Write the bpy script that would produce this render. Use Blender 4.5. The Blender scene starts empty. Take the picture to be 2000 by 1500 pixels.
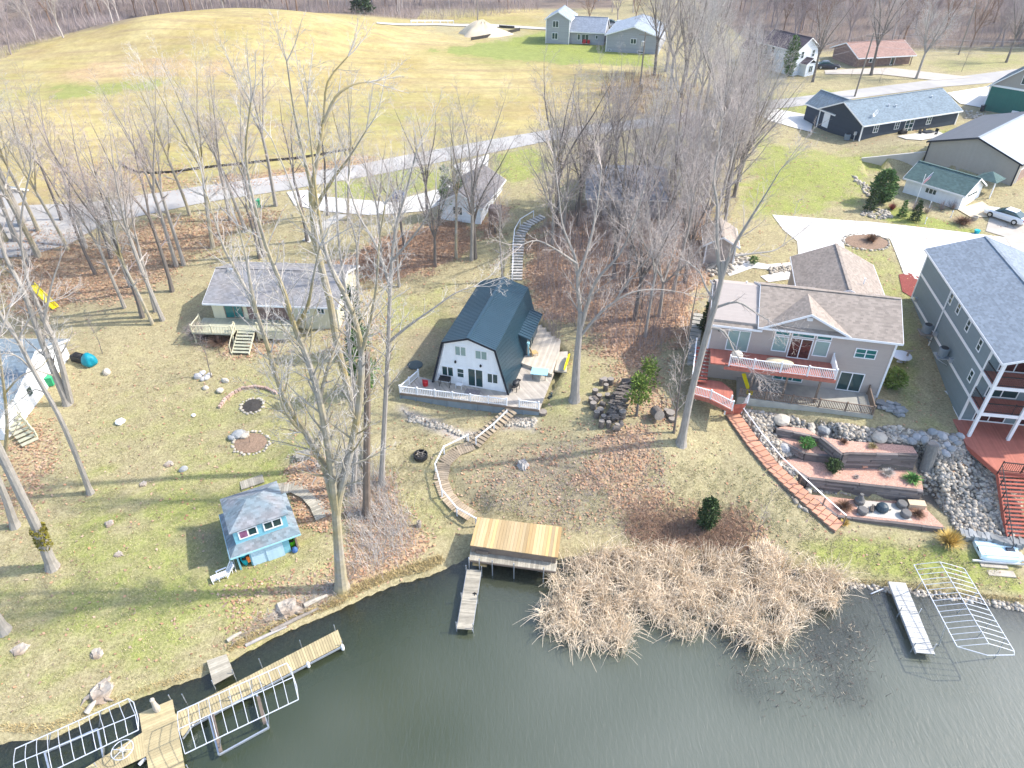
import bpy, bmesh, math, random
import numpy as np
from mathutils import Vector, Matrix
S = bpy.context.scene
COL = S.collection
R = math.radians
# ---------------------------------------------------------------- camera, sky, sun, exposure
CAMZ, FPX = 45.0, 1387.0
cd = bpy.data.cameras.new('camera'); cam = bpy.data.objects.new('camera', cd); COL.objects.link(cam)
cam.location = (0, 0, CAMZ); cam.rotation_euler = (math.acos(.6), 0, 0)
cd.sensor_width = 36; cd.lens = FPX/2000*36; cd.clip_end = 5000; cd.clip_start = .5
S.camera = cam
S.render.resolution_x = 1024; S.render.resolution_y = 768
wd = bpy.data.worlds.new('World'); S.world = wd; wd.use_nodes = True
SUN = Vector((1, .10, .95)).normalized()
nt = wd.node_tree; sky = nt.nodes.new('ShaderNodeTexSky'); sky.sky_type = 'NISHITA'; sky.sun_disc = False
sky.sun_elevation = math.asin(SUN.z); sky.sun_rotation = math.atan2(SUN.x, SUN.y)
sky.air_density = 1.0; sky.dust_density = 1.6; sky.ozone_density = 1.0
bg = nt.nodes['Background']; nt.links.new(sky.outputs[0], bg.inputs[0]); bg.inputs[1].default_value = .15
sl = bpy.data.lights.new('sun', 'SUN'); sl.energy = 2.25; sl.angle = R(1.0); sl.color = (1, .94, .84)
so = bpy.data.objects.new('sun', sl); COL.objects.link(so)
so.rotation_euler = SUN.to_track_quat('Z', 'Y').to_euler(); so.location = (0, 0, 100)
S.view_settings.view_transform = 'Standard'; S.view_settings.look = 'None'; S.view_settings.exposure = 1.5
S.render.engine = 'CYCLES'
S.cycles.max_bounces = 6; S.cycles.diffuse_bounces = 3; S.cycles.transparent_max_bounces = 8

# ---------------------------------------------------------------- pixel rays -> places in the world
def W(u, v, z):
    a = (u-1000)/FPX; b = (v-750)/FPX; t = (CAMZ-z)/(.6+.8*b)
    return Vector((a*t, (.8-.6*b)*t, z))
def WY(u, v, y):
    a = (u-1000)/FPX; b = (v-750)/FPX; t = y/(.8-.6*b)
    return Vector((a*t, y, CAMZ-(.6+.8*b)*t))

# ---------------------------------------------------------------- mesh helpers
class MB:
    def __init__(s): s.v = []; s.f = []
    def add(s, vs, fs):
        k = len(s.v); s.v.extend([tuple(p) for p in vs]); s.f.extend([tuple(i+k for i in f) for f in fs]); return s
    def hexa(s, p):   # 4 bottom, 4 top
        return s.add(p, [(3,2,1,0),(4,5,6,7),(0,1,5,4),(1,2,6,5),(2,3,7,6),(3,0,4,7)])
    def box(s, x0, x1, y0, y1, z0, z1):
        return s.hexa([(x0,y0,z0),(x1,y0,z0),(x1,y1,z0),(x0,y1,z0),(x0,y0,z1),(x1,y0,z1),(x1,y1,z1),(x0,y1,z1)])
    def rbox(s, c, w, d, h, rz=0, tilt=0):
        M = Matrix.Translation(c) @ Matrix.Rotation(rz, 4, 'Z') @ Matrix.Rotation(tilt, 4, 'X')
        p = [M @ Vector((x*w/2, y*d/2, z*h/2)) for z in (-1,1) for x,y in ((-1,-1),(1,-1),(1,1),(-1,1))]
        return s.hexa(p)
    def beam(s, p, q, w, h=None):
        p = Vector(p); q = Vector(q); h = h or w; d = (q-p)
        if d.length < 1e-6: return s
        d.normalize(); up = Vector((0,0,1)) if abs(d.z) < .95 else Vector((0,1,0))
        x = d.cross(up).normalized(); y = x.cross(d).normalized()
        c = [(-1,-1),(1,-1),(1,1),(-1,1)]
        return s.hexa([p+x*a*w/2+y*b*h/2 for a,b in c]+[q+x*a*w/2+y*b*h/2 for a,b in c])
    def prism(s, poly, z0, z1):
        n = len(poly); lo = [(p[0],p[1],z0) for p in poly]; hi = [(p[0],p[1],z1) for p in poly]
        return s.add(lo+hi, [tuple(range(n-1,-1,-1)), tuple(range(n,2*n))]+[(i,(i+1)%n,(i+1)%n+n,i+n) for i in range(n)])
    def ext(s, poly3, d):  # extrude a planar 3d polygon by vector d
        n = len(poly3); d = Vector(d); a = [Vector(p) for p in poly3]
        return s.add(a+[p+d for p in a], [tuple(range(n-1,-1,-1)), tuple(range(n,2*n))]+[(i,(i+1)%n,(i+1)%n+n,i+n) for i in range(n)])
    def tube(s, pts, rs, n=6, cap=True):
        pts = [Vector(p) for p in pts]; m = len(pts)
        if not hasattr(rs, '__len__'): rs = [rs]*m
        k = len(s.v); ref = None
        for i in range(m):
            d = (pts[min(i+1,m-1)]-pts[max(i-1,0)])
            if d.length < 1e-9: d = Vector((0,0,1))
            d.normalize()
            if ref is None: ref = Vector((1,0,0)) if abs(d.x) < .8 else Vector((0,1,0))
            x = (ref-d*ref.dot(d)).normalized(); y = d.cross(x); ref = x
            for j in range(n):
                a = 2*math.pi*j/n; s.v.append(tuple(pts[i]+(x*math.cos(a)+y*math.sin(a))*rs[i]))
        for i in range(m-1):
            for j in range(n):
                s.f.append((k+i*n+j, k+i*n+(j+1)%n, k+(i+1)*n+(j+1)%n, k+(i+1)*n+j))
        if cap: s.f.append(tuple(k+j for j in range(n-1,-1,-1))); s.f.append(tuple(k+(m-1)*n+j for j in range(n)))
        return s
    def lathe(s, prof, c=(0,0,0), n=14, sx=1, sy=1):
        k = len(s.v); m = len(prof)
        for r, z in prof:
            for j in range(n):
                a = 2*math.pi*j/n; s.v.append((c[0]+r*math.cos(a)*sx, c[1]+r*math.sin(a)*sy, c[2]+z))
        for i in range(m-1):
            for j in range(n): s.f.append((k+i*n+j, k+i*n+(j+1)%n, k+(i+1)*n+(j+1)%n, k+(i+1)*n+j))
        s.f.append(tuple(k+j for j in range(n-1,-1,-1))); s.f.append(tuple(k+(m-1)*n+j for j in range(n)))
        return s
    def blob(s, c, r, sx=1, sy=1, sz=1, seed=0, rough=.15, sub=2):
        vs, fs = ico(sub); rg = random.Random(seed); o = [rg.uniform(-9,9) for _ in range(3)]
        out = []
        for x,y,z in vs:
            q = 1+rough*(math.sin(x*2.1+o[0])+math.sin(y*2.7+o[1])+math.sin(z*2.3+o[2])+.5*math.sin(5*x+4*y+o[0]))
            out.append((c[0]+x*r*sx*q, c[1]+y*r*sy*q, c[2]+z*r*sz*q))
        return s.add(out, fs)
    def build(s, name, mat, parent=None, world=False, smooth=False):
        vs = s.v
        if world and parent is not None:
            M = Matrix.LocRotScale(parent.location, parent.rotation_euler, None).inverted()
            vs = [tuple(M @ Vector(p)) for p in vs]
        me = bpy.data.meshes.new(name); me.from_pydata(vs, [], s.f); me.update()
        if smooth: me.polygons.foreach_set('use_smooth', [True]*len(me.polygons))
        if mat: me.materials.append(mat)
        o = bpy.data.objects.new(name, me); COL.objects.link(o)
        if parent is not None: o.parent = parent
        return o
_ico = {}
def ico(sub):
    if sub not in _ico:
        b = bmesh.new(); bmesh.ops.create_icosphere(b, subdivisions=sub, radius=1)
        b.verts.ensure_lookup_table()
        _ico[sub] = ([tuple(v.co) for v in b.verts], [tuple(v.index for v in f.verts) for f in b.faces]); b.free()
    return _ico[sub]
def tag(o, label=None, cat=None, group=None, kind=None):
    if label: o['label'] = label
    if cat: o['category'] = cat
    if group: o['group'] = group
    if kind: o['kind'] = kind
    return o
def thing(name, label, cat, loc, rz=0, group=None):
    o = bpy.data.objects.new(name, None); COL.objects.link(o); o.empty_display_size = .3
    o.location = loc; o.rotation_euler = (0,0,rz); return tag(o, label, cat, group)
def solo(name, m, mat, label, cat, loc, rz=0, group=None, smooth=False, world=False):
    """one-mesh thing; verts local to loc (or world)"""
    loc = Vector(loc)
    if world: m.v = [tuple(Vector(p)-loc) for p in m.v]
    o = m.build(name, mat, smooth=smooth); o.location = loc; o.rotation_euler = (0,0,rz)
    return tag(o, label, cat, group)
def copy_tree(o, parent=None):
    c = o.copy(); COL.objects.link(c); c.parent = parent
    for ch in [k for k in bpy.data.objects if k.parent == o]: copy_tree(ch, c)
    return c

# ---------------------------------------------------------------- materials
def mat(name, col, rough=.75, metal=0, spec=.3, var=.12, scale=2.0, bump=0, bscale=30, island=0,
        lap=None, lapp=.15, lapv=.05, cell=None, cellv=.2, coat=0, col2=None, c2scale=.6, stretch=None):
    m = bpy.data.materials.new(name); m.use_nodes = True; n = m.node_tree.nodes; l = m.node_tree.links
    b = n['Principled BSDF']; b.inputs['Roughness'].default_value = rough; b.inputs['Metallic'].default_value = metal
    b.inputs['Specular IOR Level'].default_value = spec; b.inputs['Coat Weight'].default_value = coat
    tc = n.new('ShaderNodeTexCoord'); vec = tc.outputs['Object']
    if stretch:
        mp = n.new('ShaderNodeMapping'); mp.inputs['Scale'].default_value = stretch; l.new(vec, mp.inputs[0]); nv = mp.outputs[0]
    else: nv = vec
    def noise(sc, det=4):
        x = n.new('ShaderNodeTexNoise'); x.inputs['Scale'].default_value = sc; x.inputs['Detail'].default_value = det
        l.new(nv, x.inputs['Vector']); return x.outputs['Fac']
    def mth(op, a, bb=None, cc=None):
        x = n.new('ShaderNodeMath'); x.operation = op
        for i, q in enumerate((a, bb, cc)):
            if q is None: continue
            if isinstance(q, (int, float)): x.inputs[i].default_value = q
            else: l.new(q, x.inputs[i])
        return x.outputs[0]
    val = mth('MULTIPLY_ADD', noise(scale, 5), var*3, 1-var*1.5)
    hgt = None
    if island:
        g = n.new('ShaderNodeNewGeometry')
        val = mth('MULTIPLY', val, mth('MULTIPLY_ADD', g.outputs['Random Per Island'], island*2, 1-island))
    sx = n.new('ShaderNodeSeparateXYZ'); l.new(vec, sx.inputs[0])
    ax = {'x': sx.outputs[0], 'y': sx.outputs[1], 'z': sx.outputs[2]}
    if lap == 'd': q = mth('ADD', mth('MULTIPLY', ax['x'], .7071), mth('MULTIPLY', ax['y'], .7071))
    elif lap: q = ax[lap]
    if lap:
        q = mth('DIVIDE', q, lapp); fr = mth('FRACT', q); wn = n.new('ShaderNodeTexWhiteNoise'); wn.noise_dimensions = '1D'
        l.new(mth('FLOOR', q), wn.inputs['W']); val = mth('MULTIPLY', val, mth('MULTIPLY_ADD', wn.outputs[0], lapv*2, 1-lapv)); hgt = fr
    if cell:
        a1, p1, a2, p2 = cell
        r1 = mth('FLOOR', mth('DIVIDE', ax[a1], p1)); cx = n.new('ShaderNodeCombineXYZ'); l.new(r1, cx.inputs[0])
        l.new(mth('FLOOR', mth('ADD', mth('DIVIDE', ax[a2], p2), mth('MULTIPLY', r1, .37))), cx.inputs[1])
        wn = n.new('ShaderNodeTexWhiteNoise'); wn.noise_dimensions = '2D'; l.new(cx.outputs[0], wn.inputs['Vector'])
        val = mth('MULTIPLY', val, mth('MULTIPLY_ADD', wn.outputs['Value'], cellv*2, 1-cellv))
        hgt = mth('FRACT', mth('DIVIDE', ax[a1], p1))
    hs = n.new('ShaderNodeHueSaturation'); l.new(val, hs.inputs['Value']); hs.inputs['Color'].default_value = (*col, 1)
    if col2:
        mx = n.new('ShaderNodeMix'); mx.data_type = 'RGBA'; mx.inputs['A'].default_value = (*col, 1); mx.inputs['B'].default_value = (*col2, 1)
        if island:
            g2 = n.new('ShaderNodeNewGeometry'); w2 = n.new('ShaderNodeTexWhiteNoise'); w2.noise_dimensions = '1D'; l.new(g2.outputs['Random Per Island'], w2.inputs['W'])
            l.new(w2.outputs['Value'], mx.inputs['Factor'])
        else: l.new(mth('MULTIPLY_ADD', noise(c2scale, 6), 4, -1.5), mx.inputs['Factor']); mx.clamp_factor = True
        l.new(mx.outputs['Result'], hs.inputs['Color'])
    l.new(hs.outputs[0], b.inputs['Base Color'])
    if bump or hgt is not None:
        bp = n.new('ShaderNodeBump'); bp.inputs['Strength'].default_value = bump or .35; bp.inputs['Distance'].default_value = .02
        l.new(hgt if hgt is not None else noise(bscale, 6), bp.inputs['Height']); l.new(bp.outputs[0], b.inputs['Normal'])
    return m
MT = {}
def mk(k, *a, **kw): MT[k] = mat(k, *a, **kw)
mk('white', (.78,.79,.80), rough=.5, var=.04)
mk('white_board', (.76,.79,.82), rough=.6, var=.06, lap='x', lapp=.3, lapv=.02)
mk('white_siding', (.74,.78,.82), rough=.6, var=.06, lap='z', lapp=.16)
mk('navy_metal', (.022,.052,.075), rough=.28, metal=.0, spec=.6, var=.14, scale=.5, bump=.05)
mk('black_metal', (.02,.021,.025), rough=.45, spec=.4)
mk('black_trim', (.012,.018,.03), rough=.5)
mk('glass', (.015,.05,.055), rough=.06, spec=.6, var=.3, scale=1.2)
mk('glass_teal', (.01,.13,.13), rough=.08, spec=.6, var=.25)
mk('glass_blind', (.24,.34,.32), rough=.2, spec=.5, var=.05)
mk('glass_brown', (.06,.02,.02), rough=.07, spec=.6, var=.6, scale=3)
mk('deck_grey', (.42,.375,.32), rough=.85, var=.2, scale=1.5, lap='d', lapp=.15, lapv=.16)
mk('deck_pale', (.51,.45,.37), rough=.85, var=.2, scale=1.2, lap='x', lapp=.15, lapv=.14)
mk('skirt', (.20,.24,.27), rough=.8, lap='x', lapp=1.1, lapv=.08)
mk('plank_new', (.48,.32,.14), rough=.7, var=.12, island=.25, stretch=(6,.6,1), scale=1.5, col2=(.42,.33,.20))
mk('plank_old', (.34,.31,.25), rough=.9, var=.2, island=.22, scale=3)
mk('plank_dock', (.40,.33,.19), rough=.85, var=.15, island=.16, scale=3)
mk('plank_pale', (.50,.49,.46), rough=.85, var=.15, island=.12, scale=3)
mk('tread', (.34,.27,.19), rough=.85, var=.2, island=.2)
mk('tread_concrete', (.45,.43,.40), rough=.9, var=.15, island=.1)
mk('red_deck', (.40,.14,.10), rough=.7, var=.1, lap='x', lapp=.14, lapv=.1)
mk('red_tread', (.52,.27,.18), rough=.75, var=.12, island=.12)
mk('redstair', (.36,.10,.07), rough=.7, var=.1, island=.1)
mk('beige_wall', (.62,.58,.42), rough=.8, var=.05, lap='x', lapp=.4, lapv=.03)
mk('brown_wall', (.22,.15,.13), rough=.85, var=.2, cell=('z',.2,'x',.5), cellv=.15)
mk('cream', (.58,.54,.38), rough=.7, var=.06)
mk('sand_deck', (.40,.40,.30), rough=.85, var=.12, lap='x', lapp=.14, lapv=.08)
mk('tan_siding', (.41,.355,.32), rough=.75, var=.04, lap='z', lapp=.15, lapv=.02)
mk('grey_siding', (.185,.24,.265), rough=.7, var=.05, lap='z', lapp=.16, lapv=.03)
mk('navy_siding', (.03,.045,.07), rough=.7, var=.06, lap='z', lapp=.2, lapv=.05)
mk('far_siding', (.33,.34,.37), rough=.8, var=.05, lap='z', lapp=.2)
mk('blue_siding', (.19,.45,.54), rough=.7, var=.06, lap='z', lapp=.14, lapv=.03)
mk('blue_door', (.40,.56,.66), rough=.7, var=.05, lap='x', lapp=.2)
mk('barn_metal', (.33,.31,.28), rough=.6, var=.04, lap='x', lapp=.3, lapv=.02)
mk('green_metal', (.02,.135,.115), rough=.6, var=.06, lap='x', lapp=.25, lapv=.03)
def sh(k, col, a='y', c2=None, v=.16, **kw): mk(k, col, rough=.9, var=.12, scale=.8, cell=(a,.16,'x' if a=='y' else 'y',.3), cellv=v, col2=c2, spec=.15, **kw)
sh('roof_tan', (.295,.25,.213)); sh('roof_tan_y', (.295,.25,.213), 'x')
sh('roof_blue', (.21,.245,.285), 'x'); sh('roof_slate', (.175,.22,.255)); sh('roof_beige', (.23,.23,.24), c2=(.25,.235,.23), v=.18)
sh('roof_shed', (.17,.22,.25), c2=(.23,.235,.25), v=.22); sh('roof_green', (.085,.135,.13)); sh('roof_far', (.22,.25,.30)); sh('roof_far_y', (.27,.31,.36), 'x')
sh('roof_dark', (.10,.08,.09)); sh('roof_brown', (.30,.195,.165)); sh('roof_cottage', (.19,.18,.185), 'x')
mk('roof_navy', (.02,.05,.08), rough=.6)
mk('roof_steel', (.30,.33,.37), rough=.45, metal=.2, lap='x', lapp=.4, lapv=.03); mk('roof_charcoal', (.085,.085,.095), rough=.5, lap='x', lapp=.4)
mk('concrete', (.46,.44,.40), rough=.9, var=.12, scale=.7, bump=.1)
mk('concrete_white', (.62,.60,.56), rough=.85, var=.06, scale=.4, cell=('y',3.6,'x',3.6), cellv=.05)
mk('concrete_old', (.36,.35,.31), rough=.9, var=.25, scale=1.2, bump=.15)
mk('asphalt', (.40,.385,.365), rough=.9, var=.12, scale=.5, bump=.1, col2=(.34,.325,.31), c2scale=.12)
mk('gravel_drive', (.42,.38,.33), rough=.95, var=.15, scale=.8, bump=.2)
mk('mulch', (.51,.30,.23), rough=.95, var=.5, scale=9, bump=.4, bscale=15)
mk('pond_weed', (.10,.075,.065), rough=.9, var=.3, island=.4)
mk('mulch_brown', (.24,.165,.115), rough=.95, var=.45, scale=7, bump=.4)
mk('mulch_red', (.23,.06,.05), rough=.95, var=.3, scale=6, bump=.4)
mk('timber', (.165,.143,.137), rough=.9, var=.3, scale=4, island=.35, stretch=(.5,.5,6), bump=.2)
mk('timber_end', (.16,.125,.10), rough=.9, var=.3, island=.3)
mk('bark', (.31,.285,.255), rough=.95, var=.28, scale=3, stretch=(2.5,2.5,.5), bump=.5, bscale=9)
mk('bark_dark', (.16,.14,.125), rough=.95, var=.28, scale=3, stretch=(2.5,2.5,.5), bump=.5, bscale=9)
mk('bark_moss', (.34,.315,.275), rough=.95, var=.25, scale=3, col2=(.33,.27,.13), c2scale=.35, bump=.5, bscale=9)
mk('twig', (.43,.375,.34), rough=.9, var=.2, scale=1)
mk('twig_pale', (.45,.42,.39), rough=.9, var=.2, scale=1)
mk('twig_far', (.33,.275,.265), rough=.9, var=.25, scale=.5)
mk('twig_brown', (.26,.17,.12), rough=.9, var=.2, scale=1)
mk('steel', (.55,.58,.62), rough=.35, metal=.7, spec=.5, var=.08)
mk('alu', (.62,.64,.68), rough=.4, metal=.4, spec=.5, var=.06)
mk('wood_post', (.20,.15,.115), rough=.85, var=.2)
mk('pole_wood', (.24,.21,.18), rough=.9, var=.2)
mk('log_bark', (.14,.12,.105), rough=.95, var=.35, scale=4, island=.25, bump=.4, bscale=12)
mk('log_end', (.26,.23,.20), rough=.9, var=.3, scale=6, island=.2)
mk('rock', (.36,.33,.30), rough=.9, var=.2, scale=3, island=.35, col2=(.30,.32,.35), bump=.2, bscale=8)
mk('riprap', (.41,.35,.275), rough=.95, var=.25, scale=3, island=.5, col2=(.27,.255,.235), bump=.2, bscale=8)
mk('rock_blue', (.235,.245,.25), rough=.9, var=.25, scale=2, island=.3, bump=.2, bscale=8)
mk('rock_pale', (.40,.36,.30), rough=.9, var=.2, scale=3, island=.25, bump=.2, bscale=8)
mk('paver', (.44,.31,.26), rough=.9, var=.15, island=.2)
mk('grass_blade', (.30,.29,.12), rough=.9, var=.3, scale=.2, island=.4, col2=(.42,.36,.22))
mk('stump', (.33,.27,.21), rough=.95, var=.5, scale=4, bump=.5, bscale=8, col2=(.16,.12,.09))
mk('snag', (.17,.165,.155), rough=.95, var=.3, scale=3, stretch=(3,3,.6), bump=.4, bscale=8)
mk('yellow', (.85,.68,.01), rough=.4, var=.04); mk('teal', (.0,.22,.30), rough=.5, var=.1); mk('black', (.012,.012,.014), rough=.6)
mk('cyan', (.32,.60,.70), rough=.4, var=.04); mk('lime', (.16,.62,.01), rough=.4); mk('red', (.45,.02,.025), rough=.4); mk('orange', (.75,.17,.02), rough=.4)
mk('green_plastic', (.03,.35,.16), rough=.5); mk('turquoise', (.0,.36,.42), rough=.4); mk('tarp', (.55,.47,.33), rough=.8, var=.12, scale=4, bump=.3, bscale=3)
mk('boat_white', (.66,.80,.86), rough=.35, var=.05); mk('car_white', (.80,.81,.82), rough=.25, coat=.6, var=.01, spec=.5); mk('car_dark', (.02,.025,.04), rough=.25, coat=.5); mk('car_silver', (.45,.47,.5), rough=.3, coat=.4)
mk('rubber', (.02,.02,.02), rough=.8); mk('tail_red', (.5,.01,.01), rough=.3); mk('purple', (.25,.10,.19), rough=.6, var=.4)
mk('evergreen', (.10,.175,.05), rough=.85, var=.35, scale=2.5, island=.3); mk('evergreen_dark', (.045,.075,.024), rough=.85, var=.35, scale=2.5, island=.3)
mk('evergreen_lime', (.13,.19,.035), rough=.85, var=.35, scale=2.5, island=.3); mk('leafgreen', (.09,.22,.05), rough=.7, var=.2, island=.3); mk('ivy', (.17,.15,.02), rough=.8, island=.4)
mk('reed', (.80,.675,.51), rough=.9, var=.22, scale=.8, island=.27, col2=(.68,.55,.40)); mk('drygrass', (.44,.345,.17), rough=.9, var=.2, island=.3); mk('goldgrass', (.58,.42,.13), rough=.9, var=.2, island=.3); mk('brownbush', (.19,.11,.07), rough=.9, var=.3, island=.3)
mk('leaf', (.40,.215,.12), rough=.9, var=.2, island=.4, col2=(.36,.27,.20))
mk('wire', (.30,.31,.33), rough=.6)
mk('wood_pale', (.40,.36,.31), rough=.95, var=.35, scale=4, col2=(.27,.21,.16), bump=.5, bscale=8); mk('ash_dark', (.05,.045,.04), rough=.95, var=.4, scale=5)
mk('flag_red', (.55,.03,.05), rough=.7); mk('flag_blue', (.03,.04,.18), rough=.7); mk('sand', (.60,.50,.36), rough=.95, var=.15, scale=.6, bump=.3, bscale=3)
mk('crate', (.62,.48,.33), rough=.8, var=.06); mk('stone_seat', (.15,.145,.14), rough=.9, var=.2, scale=4, bump=.2); mk('garage_brown', (.30,.21,.18), rough=.7, lap='z', lapp=.5); mk('dark_pad', (.07,.09,.09), rough=.8)
mk('blue_bag', (.05,.12,.3), rough=.5)
# ---------------------------------------------------------------- terrain
SHP = [(0,1452),(60,1442),(110,1440),(180,1402),(260,1367),(300,1352),(400,1318),(450,1292),(530,1247),(600,1216),(650,1196),(700,1172),(770,1142),(830,1127),(880,1106),(916,1086),(1000,1098),(1060,1104),(1090,1090),(1180,1080),(1300,1080),(1420,1085),(1520,1105),(1600,1125),(1660,1142),(1740,1148),(1800,1156),(1880,1168),(1930,1178),(2000,1190)]
shore = np.array([(-300,-8),(-80,6),(-46,17)]+[W(u,v,0)[:2] for u,v in SHP]+[(60,29),(120,25),(300,20)])
CP = """60 1300 .9;200 1250 1;400 1200 1;560 1150 1.05;100 1100 1.6;300 1050 1.8;460 1090 1.1;560 1060 1.1;620 1050 1.3;200 900 2.6;400 880 2.7;560 900 2.4;600 960 2;100 900 2.7;60 780 3.4;200 750 3.6;350 750 3.7;500 780 3.5;620 760 3.7;700 830 3.2;760 900 2.7;420 680 4.2;200 640 4.6;330 620 4.8;560 650 4.5;720 680 4.6;100 560 5.3;350 540 5.8;560 500 6.6;700 500 6.6;780 620 5.2;800 700 4.7;780 770 4;640 1120 .9;720 1060 1.1;800 1000 1.4;770 1100 .6
150 415 8.8;400 380 9;700 335 9;1000 280 9.2;1250 240 9.3;1500 207 9.5;1800 165 9.8;1980 145 10;50 460 8.2;300 330 9.2;600 300 9.3;900 240 9.4;1150 200 9.4;100 300 9.5;300 200 10.5;600 180 10.3;850 150 9.8;1050 120 9.5;1250 170 9.4
200 165 11;200 110 12.5;400 140 11.5;400 105 13.2;500 60 15;400 30 16.5;300 40 16.5;550 30 16;640 38 14.8;720 48 12;150 65 14;80 80 12.5;700 90 11.4;800 70 10.2;600 110 11.6;850 90 10
900 40 9;1000 20 9;1080 90 9.2;1250 110 9.3;1400 150 9.6;1500 150 9.7;1650 130 10;1800 110 10;1950 90 10.3;1600 180 9.7
1550 240 9;1500 330 8.8;1600 330 9;1586 251 8.7;1678 274 9.2;1820 250 9.4;1950 210 9.6;1700 360 8.4;1480 420 8.2;1600 400 8.2;1800 430 8.2;1960 430 8.3;1700 460 8;1900 470 8;1550 480 7.9;1450 500 7.6;1780 560 7;1790 700 5.4;1790 800 4.6;1880 800 4.5
1370 560 6.3;1340 650 5.3;1380 720 4.7;1420 800 4;1500 805 4.2;1600 825 4.3;1700 840 4.4;1850 880 4.2
1450 880 3.2;1520 880 3.3;1560 960 2.2;1650 1050 .8;1850 1050 .9;1850 950 2.6;1920 900 3.5;1950 1000 2.2;1990 1080 .9;1900 1060 1;1400 900 2.8;1450 950 2.2;1550 1040 1.1;1620 1070 .8;1750 1090 .6;1900 1120 .6
1240 780 4.4;1120 782 4.4;1330 862 3.8;1280 900 3.2;1200 900 3.2;1050 900 2.9;1000 960 2.2;1150 980 1.9;1250 1000 1.4;1380 1020 1;1000 1008 1.4;1100 1040 .9;900 1010 1.2;850 900 2.6;870 860 3;960 850 3.2;1070 830 3.7;790 800 3.6;880 820 3.3
850 660 4.8;900 560 5.6;1010 548 5.9;1010 480 7.4;1030 430 8.6;960 450 8;900 440 8.1;830 480 7.4;750 440 7.9;650 440 8;1100 620 5.3;1100 560 6.2;1200 640 5.3;1200 540 6.8;1150 450 8.3;1250 430 8.4;1300 560 6.6;1280 700 4.8;1200 380 8.8;1100 360 9;1400 420 8.3"""
cp = [tuple(W(*map(float, s.split()))) for s in CP.replace('\n', ';').split(';') if s.strip()]
cp += [(-60,40,3),(-60,70,6),(-80,90,9),(-130,120,9.5),(-130,180,10.5),(-66,190,15),(-66,212,10),(-100,205,10),(-200,250,9),(0,300,9),(200,300,10),(120,120,10),(90,90,9),(70,60,7),(60,45,4.5),(50,36,1),(-45,26,.8),(0,420,9),(-300,420,9),(300,420,10),(300,100,10),(-300,100,9),(52,104.5,8.9),(56,104.5,9.7),(59.5,104,10.4),(63,106,10.3)]
cp = np.array(cp)
def rbf_fit(P, c=5.0):
    X = P[:, :2]; D = np.sqrt(((X[:,None]-X[None])**2).sum(-1)+c*c)
    n = len(P); A = np.zeros((n+1,n+1)); A[:n,:n] = D + np.eye(n)*.02*-1; A[:n,n] = 1; A[n,:n] = 1
    return np.linalg.solve(A, np.append(P[:,2], 0)), X, c
_w, _X, _c = rbf_fit(cp)
def rbf(x, y):
    out = np.empty(x.size); xf = x.ravel(); yf = y.ravel()
    for i in range(0, x.size, 20000):
        D = np.sqrt((xf[i:i+20000,None]-_X[None,:,0])**2+(yf[i:i+20000,None]-_X[None,:,1])**2+_c*_c)
        out[i:i+20000] = D @ _w[:-1] + _w[-1]
    return out.reshape(x.shape)
def pdist(x, y, pl, closed=False):
    d = np.full(x.shape, 1e9); n = len(pl)
    for i in range(n if closed else n-1):
        ax, ay = pl[i][:2]; bx, by = pl[(i+1)%n][:2]; dx, dy = bx-ax, by-ay; L = dx*dx+dy*dy+1e-12
        t = np.clip(((x-ax)*dx+(y-ay)*dy)/L, 0, 1)
        d = np.minimum(d, np.hypot(x-ax-t*dx, y-ay-t*dy))
    return d
def inside(x, y, poly):
    r = np.zeros(x.shape, bool); n = len(poly)
    for i in range(n):
        ax, ay = poly[i][:2]; bx, by = poly[(i+1)%n][:2]
        if ay == by: continue
        r ^= ((ay > y) != (by > y)) & (x < (bx-ax)*(y-ay)/(by-ay)+ax)
    return r
def sstep(a, b, x): t = np.clip((x-a)/(b-a), 0, 1); return t*t*(3-2*t)
def graded(lo, hi, a, b, s, g):
    mid = list(np.arange(a, b+1e-6, s)); st = s; up = []
    x = b
    while x < hi: st *= g; x += st; up.append(x)
    st = s; x = a; dn = []
    while x > lo: st *= g; x -= st; dn.append(x)
    return np.array(dn[::-1]+mid+up)
gx = graded(-600, 600, -48, 50, .42, 1.035); gy = graded(-120, 900, 16, 76, .42, 1.022)
GX, GY = np.meshgrid(gx, gy)
sd = pdist(GX, GY, shore); sgn = np.where(GY > np.interp(GX, shore[:,0], shore[:,1]), 1, -1); SD = sd*sgn
hz = rbf(GX, GY)
rr = sstep(260, 420, np.hypot(GX, GY)); hz = hz*(1-rr)+9.5*rr
bank = .4*(1-np.exp(-np.maximum(SD,0)/.25)); s_ = sstep(0, 5, SD)
Z = np.where(SD > 0, bank*(1-s_)+np.maximum(hz, .3)*s_, -np.minimum(2.2, .16*(-SD)**1.15+.05))
def wpoly(s, z): return [W(float(a.split(',')[0]), float(a.split(',')[1]), z) for a in s.split()]
def zp(s, ox, oy, k): return ' '.join('%.1f,%.1f' % (ox+float(a.split(',')[0])/k, oy+float(a.split(',')[1])/k) for a in s.split())
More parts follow.
